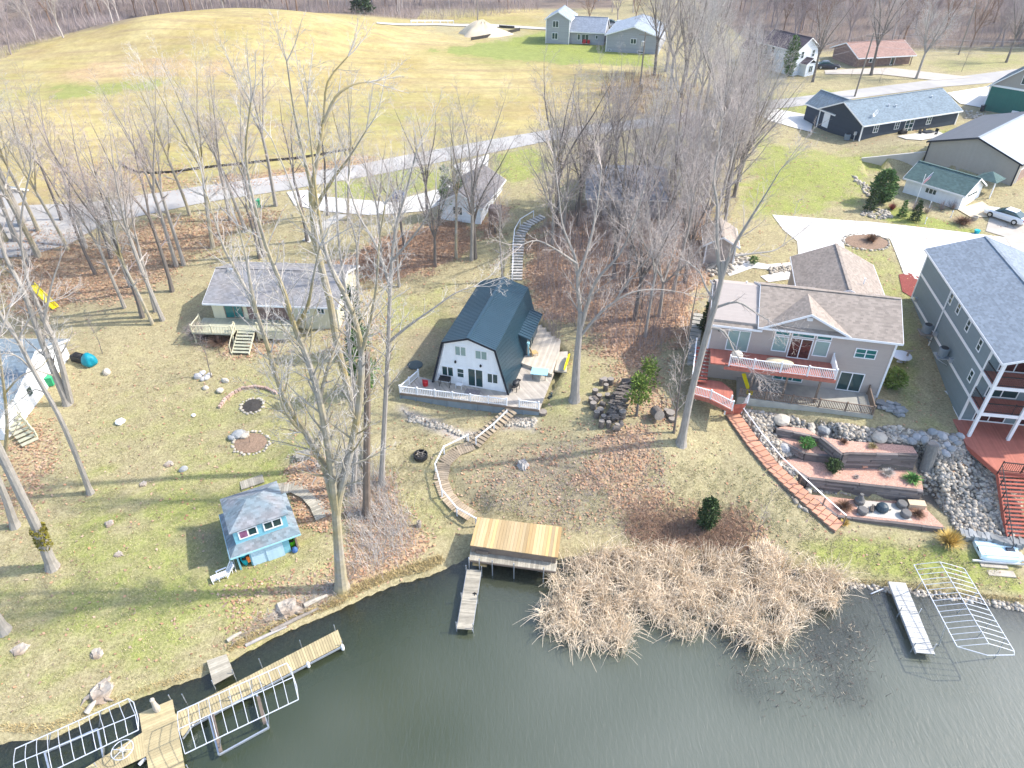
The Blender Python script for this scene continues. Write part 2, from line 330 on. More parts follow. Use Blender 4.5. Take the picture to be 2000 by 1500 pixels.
# terrace beds: (polygon, height of the bed)
T5 = lambda s: zp(s, 1400, 760, 4)
BEDS = [(wpoly(T5('715,822 1080,862 1615,872 1645,945 1785,1085 1010,998 940,985 770,862'), 1.3), 1.3),
        (wpoly(T5('500,560 640,535 930,548 1180,610 1565,625 1600,700 1612,792 1200,745 715,690'), 2.6), 2.6),
        (wpoly(T5('475,385 640,365 805,385 965,520 930,525 690,500'), 3.3), 3.3),
        (wpoly(T5('812,372 1000,405 1300,425 1530,445 1572,512 1030,497 985,508'), 4.2), 4.2),
        (wpoly(T5('470,305 520,290 700,310 770,350 790,368 745,360 600,335'), 3.95), 3.95)]
for poly, z in BEDS:
    ins = inside(GX, GY, poly); Z = np.where(ins, z-.22, Z)
    d = pdist(GX, GY, poly, True); near = (~ins) & (d < 1.2) & (Z > z)
    Z = np.where(near, np.minimum(Z, z+.1), Z)
DECKC = wpoly('775,765 1056,812 1112,702 1050,640 803,735', 4.3)
Z = np.where(inside(GX, GY, DECKC), np.minimum(Z, 3.9), Z)
PATIO = wpoly('1440,740 1450,800 1706,835 1712,772', 4.9)
Z = np.where(inside(GX, GY, PATIO), np.minimum(Z, 4.6), Z)
RDECK = [Vector((39.0,44.8)), Vector((40.8,40.5)), Vector((52,38.4)), Vector((52,56)), Vector((41,50))]
Z = np.where(inside(GX, GY, RDECK), np.minimum(Z, 3.6), Z)
SHAL = wpoly('1400,1240 1560,1200 1650,1150 1740,1160 1740,1300 1650,1370 1540,1370 1430,1330', 0)
dS = pdist(GX, GY, SHAL, True)*np.where(inside(GX, GY, SHAL), 1, -1); kS = sstep(-4, 3.5, dS+1.2*np.sin(GX*.9)+np.sin(GY*1.3)); Z = np.where(SD < 0, Z*(1-kS)+np.maximum(Z, -.24)*kS, Z)
PADB = [Vector(p) for p in ((51.4,102.7),(59.3,100.9),(63,94),(58,92),(53,93.5),(50,98))]
Z = np.where(inside(GX, GY, PADB), np.minimum(Z, 7.95), Z)
def hgt(x, y):
    i = min(max(int(np.searchsorted(gx, x))-1, 0), len(gx)-2); j = min(max(int(np.searchsorted(gy, y))-1, 0), len(gy)-2)
    a = (x-gx[i])/(gx[i+1]-gx[i]); b = (y-gy[j])/(gy[j+1]-gy[j])
    return float((Z[j,i]*(1-a)+Z[j,i+1]*a)*(1-b)+(Z[j+1,i]*(1-a)+Z[j+1,i+1]*a)*b)
def G(u, v):
    z = 5.0
    for k in range(80):
        p = W(u, v, z); z = z*.5+.5*hgt(p.x, p.y)
    return W(u, v, z)
def on(x, y, dz=0): return Vector((x, y, hgt(x, y)+dz))
def gpoly(s): return [G(float(a.split(',')[0]), float(a.split(',')[1])) for a in s.split()]
rng = np.random.default_rng(7)
def carve(s, wd):
    global Z
    P = gpoly(s); best = np.full(GX.shape, 1e9); zz = np.zeros(GX.shape)
    for a, b in zip(P[:-1], P[1:]):
        d = b-a; L = d.x*d.x+d.y*d.y; t = np.clip(((GX-a.x)*d.x+(GY-a.y)*d.y)/L, 0, 1); q = np.hypot(GX-a.x-t*d.x, GY-a.y-t*d.y)
        k = q < best; best = np.where(k, q, best); zz = np.where(k, a.z+d.z*t, zz)
    Z = np.where(best < wd+1.5, np.minimum(Z, zz-.08+np.maximum(best-wd,0)*.8), Z)
carve('990,800 948,850 925,872 893,883 868,905 861,938 873,970 893,992 922,1012', 1.0); carve('1009,549 1010,520 1012,490 1016,460 1030,440 1062,424', .95); carve('1430,812 1437,822 1470,868 1508,915 1552,957 1597,1000 1638,1034', .95)
def fnoise(x, y, sc, seed):
    r = np.random.default_rng(seed); o = np.zeros_like(x)
    for k in range(7):
        f = (r.normal(size=2)*1.3)/sc; o += np.sin(x*f[0]*2*math.pi+y*f[1]*2*math.pi+r.uniform(0,6.3))
    return o/3.0
NZ = fnoise(GX, GY, 6, 1); NF = fnoise(GX, GY, 2.2, 2)
def mask(s, soft=1.0, amt=1.0, rag=.8):
    poly = gpoly(s) if isinstance(s, str) else s
    d = pdist(GX, GY, poly, True); d = np.where(inside(GX, GY, poly), d, -d)
    return sstep(-soft, soft, d+NZ*rag*soft*.6+NF*rag*soft*.5)*amt
MX = np.maximum
leaf = MX.reduce([mask('900,900 1010,860 1150,850 1130,930 1180,1000 1240,1050 1100,1030 960,1000 900,960', 2, .34),mask('60,440 150,470 330,425 480,410 540,420 480,455 400,500 360,520 300,560 200,590 60,620 0,600 0,520', 1.8, .66),
   mask('1060,445 1140,400 1300,395 1380,400 1390,520 1340,640 1300,700 1250,720 1180,700 1150,640 1050,600 1030,540 1040,480', 1.8),
   mask('700,480 790,455 860,430 900,430 925,470 900,510 800,540 700,550 640,520', 1.2), mask('935,430 975,390 990,420 975,470 940,470', .8),
   mask('1150,850 1250,820 1290,850 1300,960 1270,1040 1180,1000 1130,930', 2.0, .75), mask('1180,700 1290,700 1330,850 1240,830', 1.2, .6),
   mask('560,900 620,880 660,960 640,1040 570,1030 555,960', .8, .85), mask('680,950 760,940 850,1060 820,1100 700,1150 650,1130 660,1050', 1.0, .7),
   mask('0,780 60,820 110,840 120,900 60,1000 0,1000', 1.6, .55), mask('430,1150 640,1100 680,1140 640,1200 450,1290', .8, .45),
   mask('380,620 520,640 560,690 470,700 390,680', .8, .6), mask('420,345 560,330 700,300 760,310 480,372 400,380', .8, .6),
   mask('90,330 300,300 420,360 300,385 150,400', 2.0, .35), mask('620,560 700,560 740,640 720,760 640,700', 1.5, .5),
   mask('60,150 200,115 450,115 480,130 440,150 150,165', 4, .62), mask('1150,170 1260,140 1290,150 1280,230 1200,235', 2.5, .6), mask('1240,960 1480,990 1520,1080 1440,1110 1250,1080 1220,1030', .8, .6)])
green = MX.reduce([mask('150,1000 520,820 620,850 620,1100 560,1170 420,1290 260,1340 0,1330 0,1200', 5, .62), mask('400,900 700,760 760,700 500,720 250,800 200,860', 4, .36),
   mask('1440,420 1480,250 1560,290 1800,290 1700,330 1690,400 1600,420', 2.5, .72), mask('640,350 790,325 890,335 870,365 700,395 650,390', .8, .72),
   mask('960,305 1040,285 1080,330 1000,360 960,340', 1, .72), mask('830,100 1060,62 1280,112 1285,130 1100,125 940,112', 2, .85), mask('1000,350 1150,160 900,140 600,150 300,170 200,190 500,240', 14, .34),
   mask('1650,485 1735,475 1790,580 1800,830 1860,840 1760,800 1720,600', .8, .5), mask('1560,1060 1660,1045 1840,1065 1990,1110 2000,1160 1740,1130 1600,1100', .8, .7),
   mask('1740,400 1930,455 1900,470 1700,425', .8, .75), mask('1500,210 1600,200 1590,230 1520,222', .8, .7), mask('1450,195 1700,165 1620,190 1450,205',1,.45), mask('1800,120 2000,100 2000,130 1850,140', 2, .4),
   mask('1790,260 1990,220 2000,260 1850,275', 1.2, .7), mask('760,580 870,560 880,640 760,650', 1.5, .45), mask('1100,700 1160,720 1100,850 1010,870', 1.5, .35), mask('780,960 870,950 880,1050 780,1040', 1.5, .35), mask('80,165 200,160 330,150 300,180 100,200', 3, .6)])
dirt = MX.reduce([mask('360,620 410,600 420,660 380,680', .8, .7), mask('360,1040 430,1000 460,1100 390,1130', 1.0, .75), mask('1000,860 1100,850 1200,950 1150,1010 960,1000 900,940', 2, .62), mask('1350,610 1300,720 1340,780 1370,640', .8, .5),
   mask('800,660 870,640 850,730 790,730', .9, .5), mask('1750,650 1790,600 1830,700 1880,800 1860,840 1780,700', .5, .15), mask('1280,1010 1420,1000 1450,1060 1320,1080', .7, .6), mask('1870,205 2000,235 2000,255 1880,235', .8, .6), mask('1640,270 1760,262 1800,275 1660,285',1,.4), mask('880,960 1000,960 1100,1020 930,1010', .6, .5)])
gravel = MX.reduce([mask('782,795 870,830 905,848 960,842 1000,812 1050,815 1040,838 940,850 900,855 840,838 780,800', .45), mask('1400,540 1360,520 1380,500 1440,500 1420,540', .6, .7)])
field = MX.reduce([mask('0,420 0,60 250,30 640,20 850,60 1250,130 1240,232 1000,262 700,318 300,375 140,398', 6), mask('700,30 1060,10 1060,70 950,45 760,45', 4)])
rockbase = MX.reduce([mask('1375,735 1425,790 1450,800 1706,838 1760,840 1830,850 1880,850 1900,880 1990,930 1990,1060 1880,1050 1840,990 1500,900 1560,985 1640,1040 1560,990 1470,880 1400,780', .4)])
brown = MX.reduce([sstep(203,210,GY)*(GX<-25), sstep(224,228,GY)*(np.abs(GX)<30), sstep(0,6,GY-(166+np.maximum(GX-62,0)*.05))*(GX>55)*(GX<190), mask('-200,128 0,92 100,74 240,46 300,24 300,-20 -200,-20', 2.5), mask(SHAL, .8),mask('1030,480 1060,440 1340,400 1360,560 1300,700 1060,600', 3, .15), mask('0,380 140,400 300,560 100,640 0,640', 5, .35)])
nv = GX.size; vs = np.stack([GX, GY, Z], -1).reshape(-1, 3)
ny, nx = GX.shape; idx = np.arange(nv).reshape(ny, nx)
fs = np.stack([idx[:-1,:-1], idx[:-1,1:], idx[1:,1:], idx[1:,:-1]], -1).reshape(-1, 4)
def npmesh(name, vs, fs, m, smooth=False):
    me = bpy.data.meshes.new(name); k = fs.shape[1]
    me.vertices.add(len(vs)); me.vertices.foreach_set('co', np.asarray(vs, np.float32).ravel())
    me.loops.add(fs.size); me.loops.foreach_set('vertex_index', fs.astype(np.int32).ravel())
    me.polygons.add(len(fs)); me.polygons.foreach_set('loop_start', np.arange(0, fs.size, k, dtype=np.int32))
    me.update(calc_edges=True); me.validate()
    if smooth: me.polygons.foreach_set('use_smooth', [True]*len(me.polygons))
    if m: me.materials.append(m)
    o = bpy.data.objects.new(name, me); COL.objects.link(o); return o
def attr(me, name, arr):
    a = me.attributes.new(name, 'FLOAT_COLOR', 'POINT'); a.data.foreach_set('color', np.asarray(arr, np.float32).ravel())
def ground_mat():
    m = bpy.data.materials.new('ground_cover'); m.use_nodes = True; n = m.node_tree.nodes; l = m.node_tree.links
    b = n['Principled BSDF']; b.inputs['Roughness'].default_value = .95; b.inputs['Specular IOR Level'].default_value = .1
    geo = n.new('ShaderNodeNewGeometry'); P = geo.outputs['Position']
    def noise(sc, det=5, r=.6):
        x = n.new('ShaderNodeTexNoise'); x.inputs['Scale'].default_value = sc; x.inputs['Detail'].default_value = det; x.inputs['Roughness'].default_value = r
        l.new(P, x.inputs['Vector']); return x.outputs['Fac']
    def mth(op, a, bb=None, cc=None, cl=False):
        x = n.new('ShaderNodeMath'); x.operation = op; x.use_clamp = cl
        for i, q in enumerate((a, bb, cc)):
            if q is None: continue
            if isinstance(q, (int, float)): x.inputs[i].default_value = q
            else: l.new(q, x.inputs[i])
        return x.outputs[0]
    def mix(f, a, bb):
        x = n.new('ShaderNodeMix'); x.data_type = 'RGBA'
        l.new(f, x.inputs['Factor'])
        for q, s in ((a, 'A'), (bb, 'B')):
            if isinstance(q, tuple): x.inputs[s].default_value = (*q, 1)
            else: l.new(q, x.inputs[s])
        return x.outputs['Result']
    def at(nm):
        a = n.new('ShaderNodeAttribute'); a.attribute_name = nm; s = n.new('ShaderNodeSeparateColor'); l.new(a.outputs['Color'], s.inputs[0])
        return s.outputs[0], s.outputs[1], s.outputs[2]
    L_, g_, d_ = at('ga'); gr_, f_, rk_ = at('gb'); br_, _, _ = at('gc')
    nb = noise(.16, 4); nm = noise(.9, 5, .65); nf = noise(5, 4, .7); nx_ = noise(16, 3, .7)
    straw = mix(mth('MULTIPLY_ADD', nf, 3, -1, True), (.235,.20,.11), (.42,.365,.22))
    gre = mix(mth('MULTIPLY_ADD', nf, 3, -1, True), (.15,.20,.035), (.31,.325,.09))
    gm = mth('ADD', mth('MULTIPLY', g_, 1.3), mth('ADD', mth('MULTIPLY_ADD', nb, 1.5, -.75), mth('MULTIPLY_ADD', nm, 1.3, -.65)), None, True)
    c = mix(mth('MULTIPLY', gm, mth('MULTIPLY_ADD', g_, .8, .25), None, True), straw, gre)
    fld = mix(mth('MULTIPLY_ADD', noise(.07, 6, .7), 3.2, -1.1, True), (.335,.262,.10), (.465,.385,.19))
    fld = mix(mth('MULTIPLY_ADD', mth('ADD', noise(.03, 4), mth('MULTIPLY', g_, .25)), 5, -2.5, True), fld, (.29,.27,.10))
    mpf = n.new('ShaderNodeMapping'); mpf.inputs['Scale'].default_value = (.05,.55,1); mpf.inputs['Rotation'].default_value = (0,0,.12); l.new(P, mpf.inputs[0]); nzf = n.new('ShaderNodeTexNoise'); nzf.inputs['Scale'].default_value = 1; nzf.inputs['Detail'].default_value = 5; l.new(mpf.outputs[0], nzf.inputs['Vector']); fld = mix(mth('MULTIPLY_ADD', nzf.outputs['Fac'], 3, -1.3, True), fld, (.30,.225,.125))
    fld = mix(mth('MULTIPLY', g_, mth('GREATER_THAN', g_, .5)), fld, (.22,.255,.075))
    c = mix(f_, c, fld)
    c = mix(mth('MULTIPLY', br_, mth('MULTIPLY_ADD', nm, 2, .1, True)), c, (.20,.155,.125))
    dc = mix(nf, (.16,.125,.09), (.30,.25,.18)); c = mix(mth('MULTIPLY', d_, mth('MULTIPLY_ADD', nm, 3, -.7, True)), c, dc)
    vo = n.new('ShaderNodeTexVoronoi'); vo.inputs['Scale'].default_value = 4.5; l.new(P, vo.inputs['Vector'])
    vs_ = n.new('ShaderNodeSeparateColor'); l.new(vo.outputs['Color'], vs_.inputs[0])
    lc = mix(vs_.outputs[0], (.29,.175,.11), (.60,.355,.20)); lc = mix(mth('MULTIPLY', vs_.outputs[1], .55), lc, (.46,.37,.28)); lc = mix(mth('MULTIPLY_ADD', nm, 2.2, -1.3, True), lc, (.24,.18,.14))
    c = mix(mth('MULTIPLY_ADD', mth('ADD', L_, mth('MULTIPLY_ADD', nf, .9, -.45)), 2.6, -.9, True), c, mix(L_, c, lc))
    v2 = n.new('ShaderNodeTexVoronoi'); v2.inputs['Scale'].default_value = 7; l.new(P, v2.inputs['Vector'])
    gc = mix(v2.outputs['Distance'], (.50,.44,.39), (.30,.26,.24)); c = mix(gr_, c, gc)
    c = mix(rk_, c, (.14,.12,.10))
    # scattered dry leaves and bare scraps everywhere
    v3 = n.new('ShaderNodeTexVoronoi'); v3.inputs['Scale'].default_value = 2.2; l.new(P, v3.inputs['Vector'])
    c = mix(mth('MULTIPLY', mth('LESS_THAN', v3.outputs['Distance'], .09), mth('SUBTRACT', 1, f_)), c, (.34,.24,.15))
    sp = n.new('ShaderNodeHueSaturation'); l.new(c, sp.inputs['Color']); l.new(mth('MULTIPLY', mth('MULTIPLY_ADD', nx_, 1.3, .35), mth('MULTIPLY_ADD', nm, .8, .6)), sp.inputs['Value'])
    l.new(sp.outputs[0], b.inputs['Base Color'])
    bp = n.new('ShaderNodeBump'); bp.inputs['Strength'].default_value = .5; bp.inputs['Distance'].default_value = .08
    l.new(mth('ADD', nf, nx_), bp.inputs['Height']); l.new(bp.outputs[0], b.inputs['Normal'])
    return m
gnd = npmesh('ground', vs, fs, ground_mat(), True); tag(gnd, kind='structure')
one = np.ones_like(Z)
attr(gnd.data, 'ga', np.stack([leaf, green, dirt, one], -1)); attr(gnd.data, 'gb', np.stack([gravel, field, rockbase, one], -1)); attr(gnd.data, 'gc', np.stack([brown, brown, brown, one], -1))

# ---------------------------------------------------------------- water
def water_mat():
    m = bpy.data.materials.new('lake_water'); m.use_nodes = True; n = m.node_tree.nodes; l = m.node_tree.links
    n.clear(); out = n.new('ShaderNodeOutputMaterial')
    a = n.new('ShaderNodeAttribute'); a.attribute_name = 'depth'; s = n.new('ShaderNodeSeparateColor'); l.new(a.outputs['Color'], s.inputs[0])
    geo = n.new('ShaderNodeNewGeometry'); P = geo.outputs['Position']
    mp = n.new('ShaderNodeMapping'); mp.inputs['Rotation'].default_value = (0,0,R(28)); mp.inputs['Scale'].default_value = (5.2,1.3,1); l.new(P, mp.inputs[0])
    nz = n.new('ShaderNodeTexNoise'); nz.inputs['Scale'].default_value = .85; nz.inputs['Detail'].default_value = 4; nz.inputs['Distortion'].default_value = .6; l.new(mp.outputs[0], nz.inputs['Vector'])
    bp = n.new('ShaderNodeBump'); bp.inputs['Strength'].default_value = .55; bp.inputs['Distance'].default_value = .1; l.new(nz.outputs['Fac'], bp.inputs['Height'])
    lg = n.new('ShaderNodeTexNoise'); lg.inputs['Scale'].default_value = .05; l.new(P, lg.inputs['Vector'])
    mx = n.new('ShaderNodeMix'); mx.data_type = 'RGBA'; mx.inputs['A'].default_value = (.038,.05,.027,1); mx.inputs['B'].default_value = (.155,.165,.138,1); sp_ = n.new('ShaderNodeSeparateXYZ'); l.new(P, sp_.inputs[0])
    def ma(op, p, q, r_=None):
        x = n.new('ShaderNodeMath'); x.operation = op
        for i_, w_ in enumerate((p, q, r_)):
            if w_ is None: continue
            if isinstance(w_, (int, float)): x.inputs[i_].default_value = w_
            else: l.new(w_, x.inputs[i_])
        return x.outputs[0]
    sheen_mix = ma('ADD', ma('MULTIPLY_ADD', sp_.outputs[0], .018, .27), ma('MULTIPLY_ADD', sp_.outputs[1], -.012, .34)); sheen_mix = ma('ADD', sheen_mix, ma('MULTIPLY_ADD', lg.outputs['Fac'], 1.2, -.6)); sheen_clamp = n.new('ShaderNodeClamp'); l.new(sheen_mix, sheen_clamp.inputs[0]); l.new(sheen_clamp.outputs[0], mx.inputs['Factor'])  # sky sheen painted into the murk: paler rightward and nearer, plus random patches
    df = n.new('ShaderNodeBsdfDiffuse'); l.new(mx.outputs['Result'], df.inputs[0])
    tr = n.new('ShaderNodeBsdfTransparent'); tr.inputs[0].default_value = (.66,.63,.54,1)
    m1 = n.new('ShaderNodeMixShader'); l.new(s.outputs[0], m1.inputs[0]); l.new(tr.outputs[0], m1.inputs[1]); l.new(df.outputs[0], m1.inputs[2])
    gl = n.new('ShaderNodeBsdfGlossy'); gl.inputs['Roughness'].default_value = .05; l.new(bp.outputs[0], gl.inputs['Normal'])
    fr = n.new('ShaderNodeFresnel'); fr.inputs[0].default_value = 1.65; l.new(bp.outputs[0], fr.inputs['Normal'])
    m2 = n.new('ShaderNodeMixShader'); l.new(fr.outputs[0], m2.inputs[0]); l.new(m1.outputs[0], m2.inputs[1]); l.new(gl.outputs[0], m2.inputs[2])
    l.new(m2.outputs[0], out.inputs[0]); return m
wx = graded(-500, 500, -45, 50, .6, 1.2); wy = graded(-200, 44, 10, 42, .6, 1.2); WX, WY_ = np.meshgrid(wx, wy)
dep = np.array([[max(0, -hgt(x, y)) for x in wx] for y in wy])
wv = np.stack([WX, WY_, WX*0], -1).reshape(-1,3); ii = np.arange(WX.size).reshape(WX.shape)
wf = np.stack([ii[:-1,:-1], ii[:-1,1:], ii[1:,1:], ii[1:,:-1]], -1).reshape(-1,4)
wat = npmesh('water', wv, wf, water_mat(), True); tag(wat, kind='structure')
f_ = 1-np.exp(-dep*2.0)*.92; attr(wat.data, 'depth', np.stack([f_, f_, f_, f_*0+1], -1))

# ---------------------------------------------------------------- draped sheets (roads, drives, beds)
def drape(name, poly, m, off=.05, step=1.2, kind='structure', flat=None, parent=None):
    b = bmesh.new(); vv = [b.verts.new((p[0], p[1], 0)) for p in poly]; b.faces.new(vv)
    x0, x1 = min(p[0] for p in poly), max(p[0] for p in poly); y0, y1 = min(p[1] for p in poly), max(p[1] for p in poly)
    bmesh.ops.triangulate(b, faces=b.faces[:])
    for ax, lo, hi in ((0, x0, x1), (1, y0, y1)):
        k = lo+step
        while k < hi:
            co = [0,0,0]; co[ax] = k; no = [0,0,0]; no[ax] = 1
            bmesh.ops.bisect_plane(b, geom=b.verts[:]+b.edges[:]+b.faces[:], plane_co=co, plane_no=no); k += step
    for v in b.verts: v.co.z = (flat if flat is not None else hgt(v.co.x, v.co.y))+off
    bmesh.ops.recalc_face_normals(b, faces=b.faces[:])
    for f in b.faces:
        if f.normal.z < 0: f.normal_flip()
    me = bpy.data.meshes.new(name); b.to_mesh(me); b.free(); me.materials.append(m)
    o = bpy.data.objects.new(name, me); COL.objects.link(o)
    if kind: o['kind'] = kind
    return o
drape('road', gpoly('0,405 150,399 280,381 472,354 700,322 790,304 1000,266 1105,249 1245,234 1447,204 1671,175 1818,157 1965,138 2100,120 2100,142 1990,151 1930,163 1842,170 1597,203 1447,221 1245,252 1070,276 965,298 744,340 560,372 385,399 210,434 140,475 60,500 0,505'), MT['asphalt'], .06, 2)
drape('far_road', gpoly('736,44 850,46 960,48 1070,55 1070,59 960,53 850,50 736,47'), MT['concrete'], .15, 3)
drape('driveway', gpoly('1508,420 1700,434 1961,464 1990,510 1800,550 1765,536 1738,467 1700,459 1662,463 1648,476 1650,500 1560,522 1557,472 1530,450'), MT['concrete_white'], .06)
drape('driveway', gpoly('1961,463 1925,452 1935,415 2030,440 2060,520 1992,511'), MT['gravel_drive'], .06)
drape('driveway', gpoly('1868,409 1918,394 1940,410 1935,425 1895,425'), MT['sand'], .09)
drape('driveway', gpoly('886,323 956,302 952,332 925,348 885,390 830,413 720,421 640,415 575,402 560,376 600,372 640,386 760,396 872,366 900,348'), MT['concrete_white'], .09)
drape('driveway', gpoly('1478,222 1482,217 1517,214 1590,228 1584,258 1600,262 1503,237'), MT['concrete_white'], .1)
drape('driveway', gpoly('1850,182 1932,169 1925,206 1916,211 1874,203'), MT['concrete_white'], .1)
drape('driveway', gpoly('1610,138 1740,133 1850,146 1900,152 1830,158 1800,155 1720,146 1612,146'), MT['gravel_drive'], .1, 2)
drape('path', gpoly('1410,520 1430,505 1460,510 1500,517 1548,513 1552,522 1500,527 1470,524 1440,535 1425,540'), MT['concrete_white'], .06)
drape('path', gpoly('1485,540 1545,528 1552,545 1500,552'), MT['concrete_white'], .06)
drape('path', gpoly('590,470 620,440 660,418 680,420 640,445 605,475'), MT['concrete'], .06)
drape('mulch_bed', gpoly('1755,537 1775,534 1802,545 1842,592 1790,587 1762,570'), MT['mulch_red'], .06)
drape('patio', gpoly('1752,267 1830,256 1850,266 1800,275 1770,273'), MT['concrete'], .1)
for poly, z in BEDS[:]: drape('mulch_bed', poly, MT['mulch'], 0, 1.5, flat=z)
drape('path', wpoly(T5('1060,880 1130,868 1490,905 1500,985 1530,1030 1180,995 1090,985 1100,930'), 1.3), MT['concrete'], .02, 1.5, flat=1.3)
# ---------------------------------------------------------------- house helpers (house frame: x along facade, y into depth)
def fac(face, w, d):
    return {'F': lambda s,o,z: (s,-o,z), 'B': lambda s,o,z: (w-s,d+o,z), 'L': lambda s,o,z: (-o,d-s,z), 'R': lambda s,o,z: (w+o,s,z)}[face]
def fbox(m, f, s0, s1, o0, o1, z0, z1):
    return m.hexa([f(s0,o0,z0),f(s1,o0,z0),f(s1,o1,z0),f(s0,o1,z0),f(s0,o0,z1),f(s1,o0,z1),f(s1,o1,z1),f(s0,o1,z1)])
def window(root, f, s0, s1, z0, z1, nx=2, ny=1, fm='white', pm='glass', name='window', t=.08, base=0):
    m = MB(); b = base
    for a in (s0, s1-t): fbox(m, f, a, a+t, b, b+.06, z0, z1)
    for a in (z0, z1-t): fbox(m, f, s0+t, s1-t, b, b+.057, a, a+t)
    for i in range(1, nx): x = s0+(s1-s0)*i/nx; fbox(m, f, x-t/2, x+t/2, b, b+.05, z0+t, z1-t)
    for i in range(1, ny): z = z0+(z1-z0)*i/ny; fbox(m, f, s0+t, s1-t, b, b+.045, z-t*.3, z+t*.3)
    o = m.build(name, MT[fm], root)
    p = MB(); fbox(p, f, s0+t*.5, s1-t*.5, b-.02, b+.02, z0+t*.5, z1-t*.5); p.build('pane', MT[pm], o); return o
def gable_wall(root, w, d, ze, zr, mt, axis='x', z0=-1.2, name='wall'):
    m = MB()
    if axis == 'x': m.ext([(0,0,z0),(0,0,ze),(0,d/2,zr),(0,d,ze),(0,d,z0)], (w,0,0))
    else: m.ext([(0,0,z0),(w,0,z0),(w,0,ze),(w/2,0,zr),(0,0,ze)], (0,d,0))
    return m.build(name, MT[mt], root)
def slab(m, a, b, c, d, t):  # quad top, thick t downward
    q = [Vector(p) for p in (a,b,c,d)]; return m.hexa([p-Vector((0,0,t)) for p in q]+q)
def gable_roof(root, x0, x1, y0, y1, ze, zr, mt, axis='x', ov=.4, rk=.3, t=.16, trim='white', name='roof'):
    """roof over the wall box x0..x1,y0..y1, eaves at ze on the wall line"""
    m = MB(); tr = MB()
    if axis == 'x':
        ym = (y0+y1)/2; k = (zr-ze)/(ym-y0); zo = ze-k*ov+.05; z1 = zr+.05; a, b = x0-rk, x1+rk
        slab(m, (a,y0-ov,zo),(b,y0-ov,zo),(b,ym,z1),(a,ym,z1), t); slab(m, (b,y1+ov,zo),(a,y1+ov,zo),(a,ym,z1),(b,ym,z1), t)
        for y, s in ((y0-ov,-1),(y1+ov,1)): tr.box(a-.02,b+.02,min(y,y+s*.05),max(y,y+s*.05),zo-t-.06,zo-.02)
        for x, s in ((a,-1),(b,1)):
            for y in (y0-ov, y1+ov): tr.hexa([(x,y,zo-t-.06),(x+s*.04,y,zo-t-.06),(x+s*.04,ym,z1-t-.06),(x,ym,z1-t-.06),(x,y,zo-.01),(x+s*.04,y,zo-.01),(x+s*.04,ym,z1-.01),(x,ym,z1-.01)])
        cap = MB().beam((a,ym,z1+.01),(b,ym,z1+.01),.3,.04)
    else:
        xm = (x0+x1)/2; k = (zr-ze)/(xm-x0); zo = ze-k*ov+.05; z1 = zr+.05; a, b = y0-rk, y1+rk
        slab(m, (x0-ov,a,zo),(xm,a,z1),(xm,b,z1),(x0-ov,b,zo), t); slab(m, (xm,a,z1),(x1+ov,a,zo),(x1+ov,b,zo),(xm,b,z1), t)
        for x, s in ((x0-ov,-1),(x1+ov,1)): tr.box(min(x,x+s*.05),max(x,x+s*.05),a-.02,b+.02,zo-t-.06,zo-.02)
        for y, s in ((a,-1),(b,1)):
            for x in (x0-ov, x1+ov): tr.hexa([(x,y,zo-t-.06),(x,y+s*.04,zo-t-.06),(xm,y+s*.04,z1-t-.06),(xm,y,z1-t-.06),(x,y,zo-.01),(x,y+s*.04,zo-.01),(xm,y+s*.04,z1-.01),(xm,y,z1-.01)])
        cap = MB().beam((xm,a,z1+.01),(xm,b,z1+.01),.3,.04)
    o = m.build(name, MT[mt], root); tr.build('fascia', MT[trim], o); cap.build('ridge_cap', MT[mt], o); return o
def corner_trim(root, w, d, h, z0=-1.2, mt='white', t=.12):
    for x in (0, w):
        for y in (0, d): MB().box(x-t/2-.02, x+t/2+.02, y-t/2-.02, y+t/2+.02, z0, h).build('corner_trim', MT[mt], root)
def railing(root, pts, h=.95, mt='white', ps=1.9, bs=.14, pw=.11, bw=.035, posts=True, bal=True, cap=None, name='railing', world=False, gap=.1):
    m = MB(); P = []
    for a, b in zip(pts[:-1], pts[1:]):
        a = Vector(a); b = Vector(b); L = (b-a).length; n = max(1, round(L/ps))
        for i in range(n+1):
            q = a.lerp(b, i/n)
            if not P or (P[-1]-q).length > .05: P.append(q)
        up = Vector((0,0,1)); m.beam(a+up*h, b+up*h, .09, .06)
        if bal:
            m.beam(a+up*gap, b+up*gap, .05, .05); k = max(2, round(L/bs))
            for i in range(1, k): q = a.lerp(b, i/k); m.beam(q+up*gap, q+up*h, bw)
        else: m.beam(a+up*h*.5, b+up*h*.5, .05, .08)
    o = m.build(name, MT[mt], root, world)
    if posts:
        for q in P:
            pm = MB().beam(q-Vector((0,0,.05)), q+Vector((0,0,h+.1)), pw); pm.beam(q+Vector((0,0,h+.1)), q+Vector((0,0,h+.14)), pw+.03)
            pm.build('post', MT[cap or mt], o, False) if not world else _wb(pm, 'post', cap or mt, o, root)
    return o
def _wb(m, name, mt, parent, root):
    M = Matrix.LocRotScale(root.location, root.rotation_euler, None).inverted(); m.v = [tuple(M @ Vector(p)) for p in m.v]
    return m.build(name, MT[mt], parent)
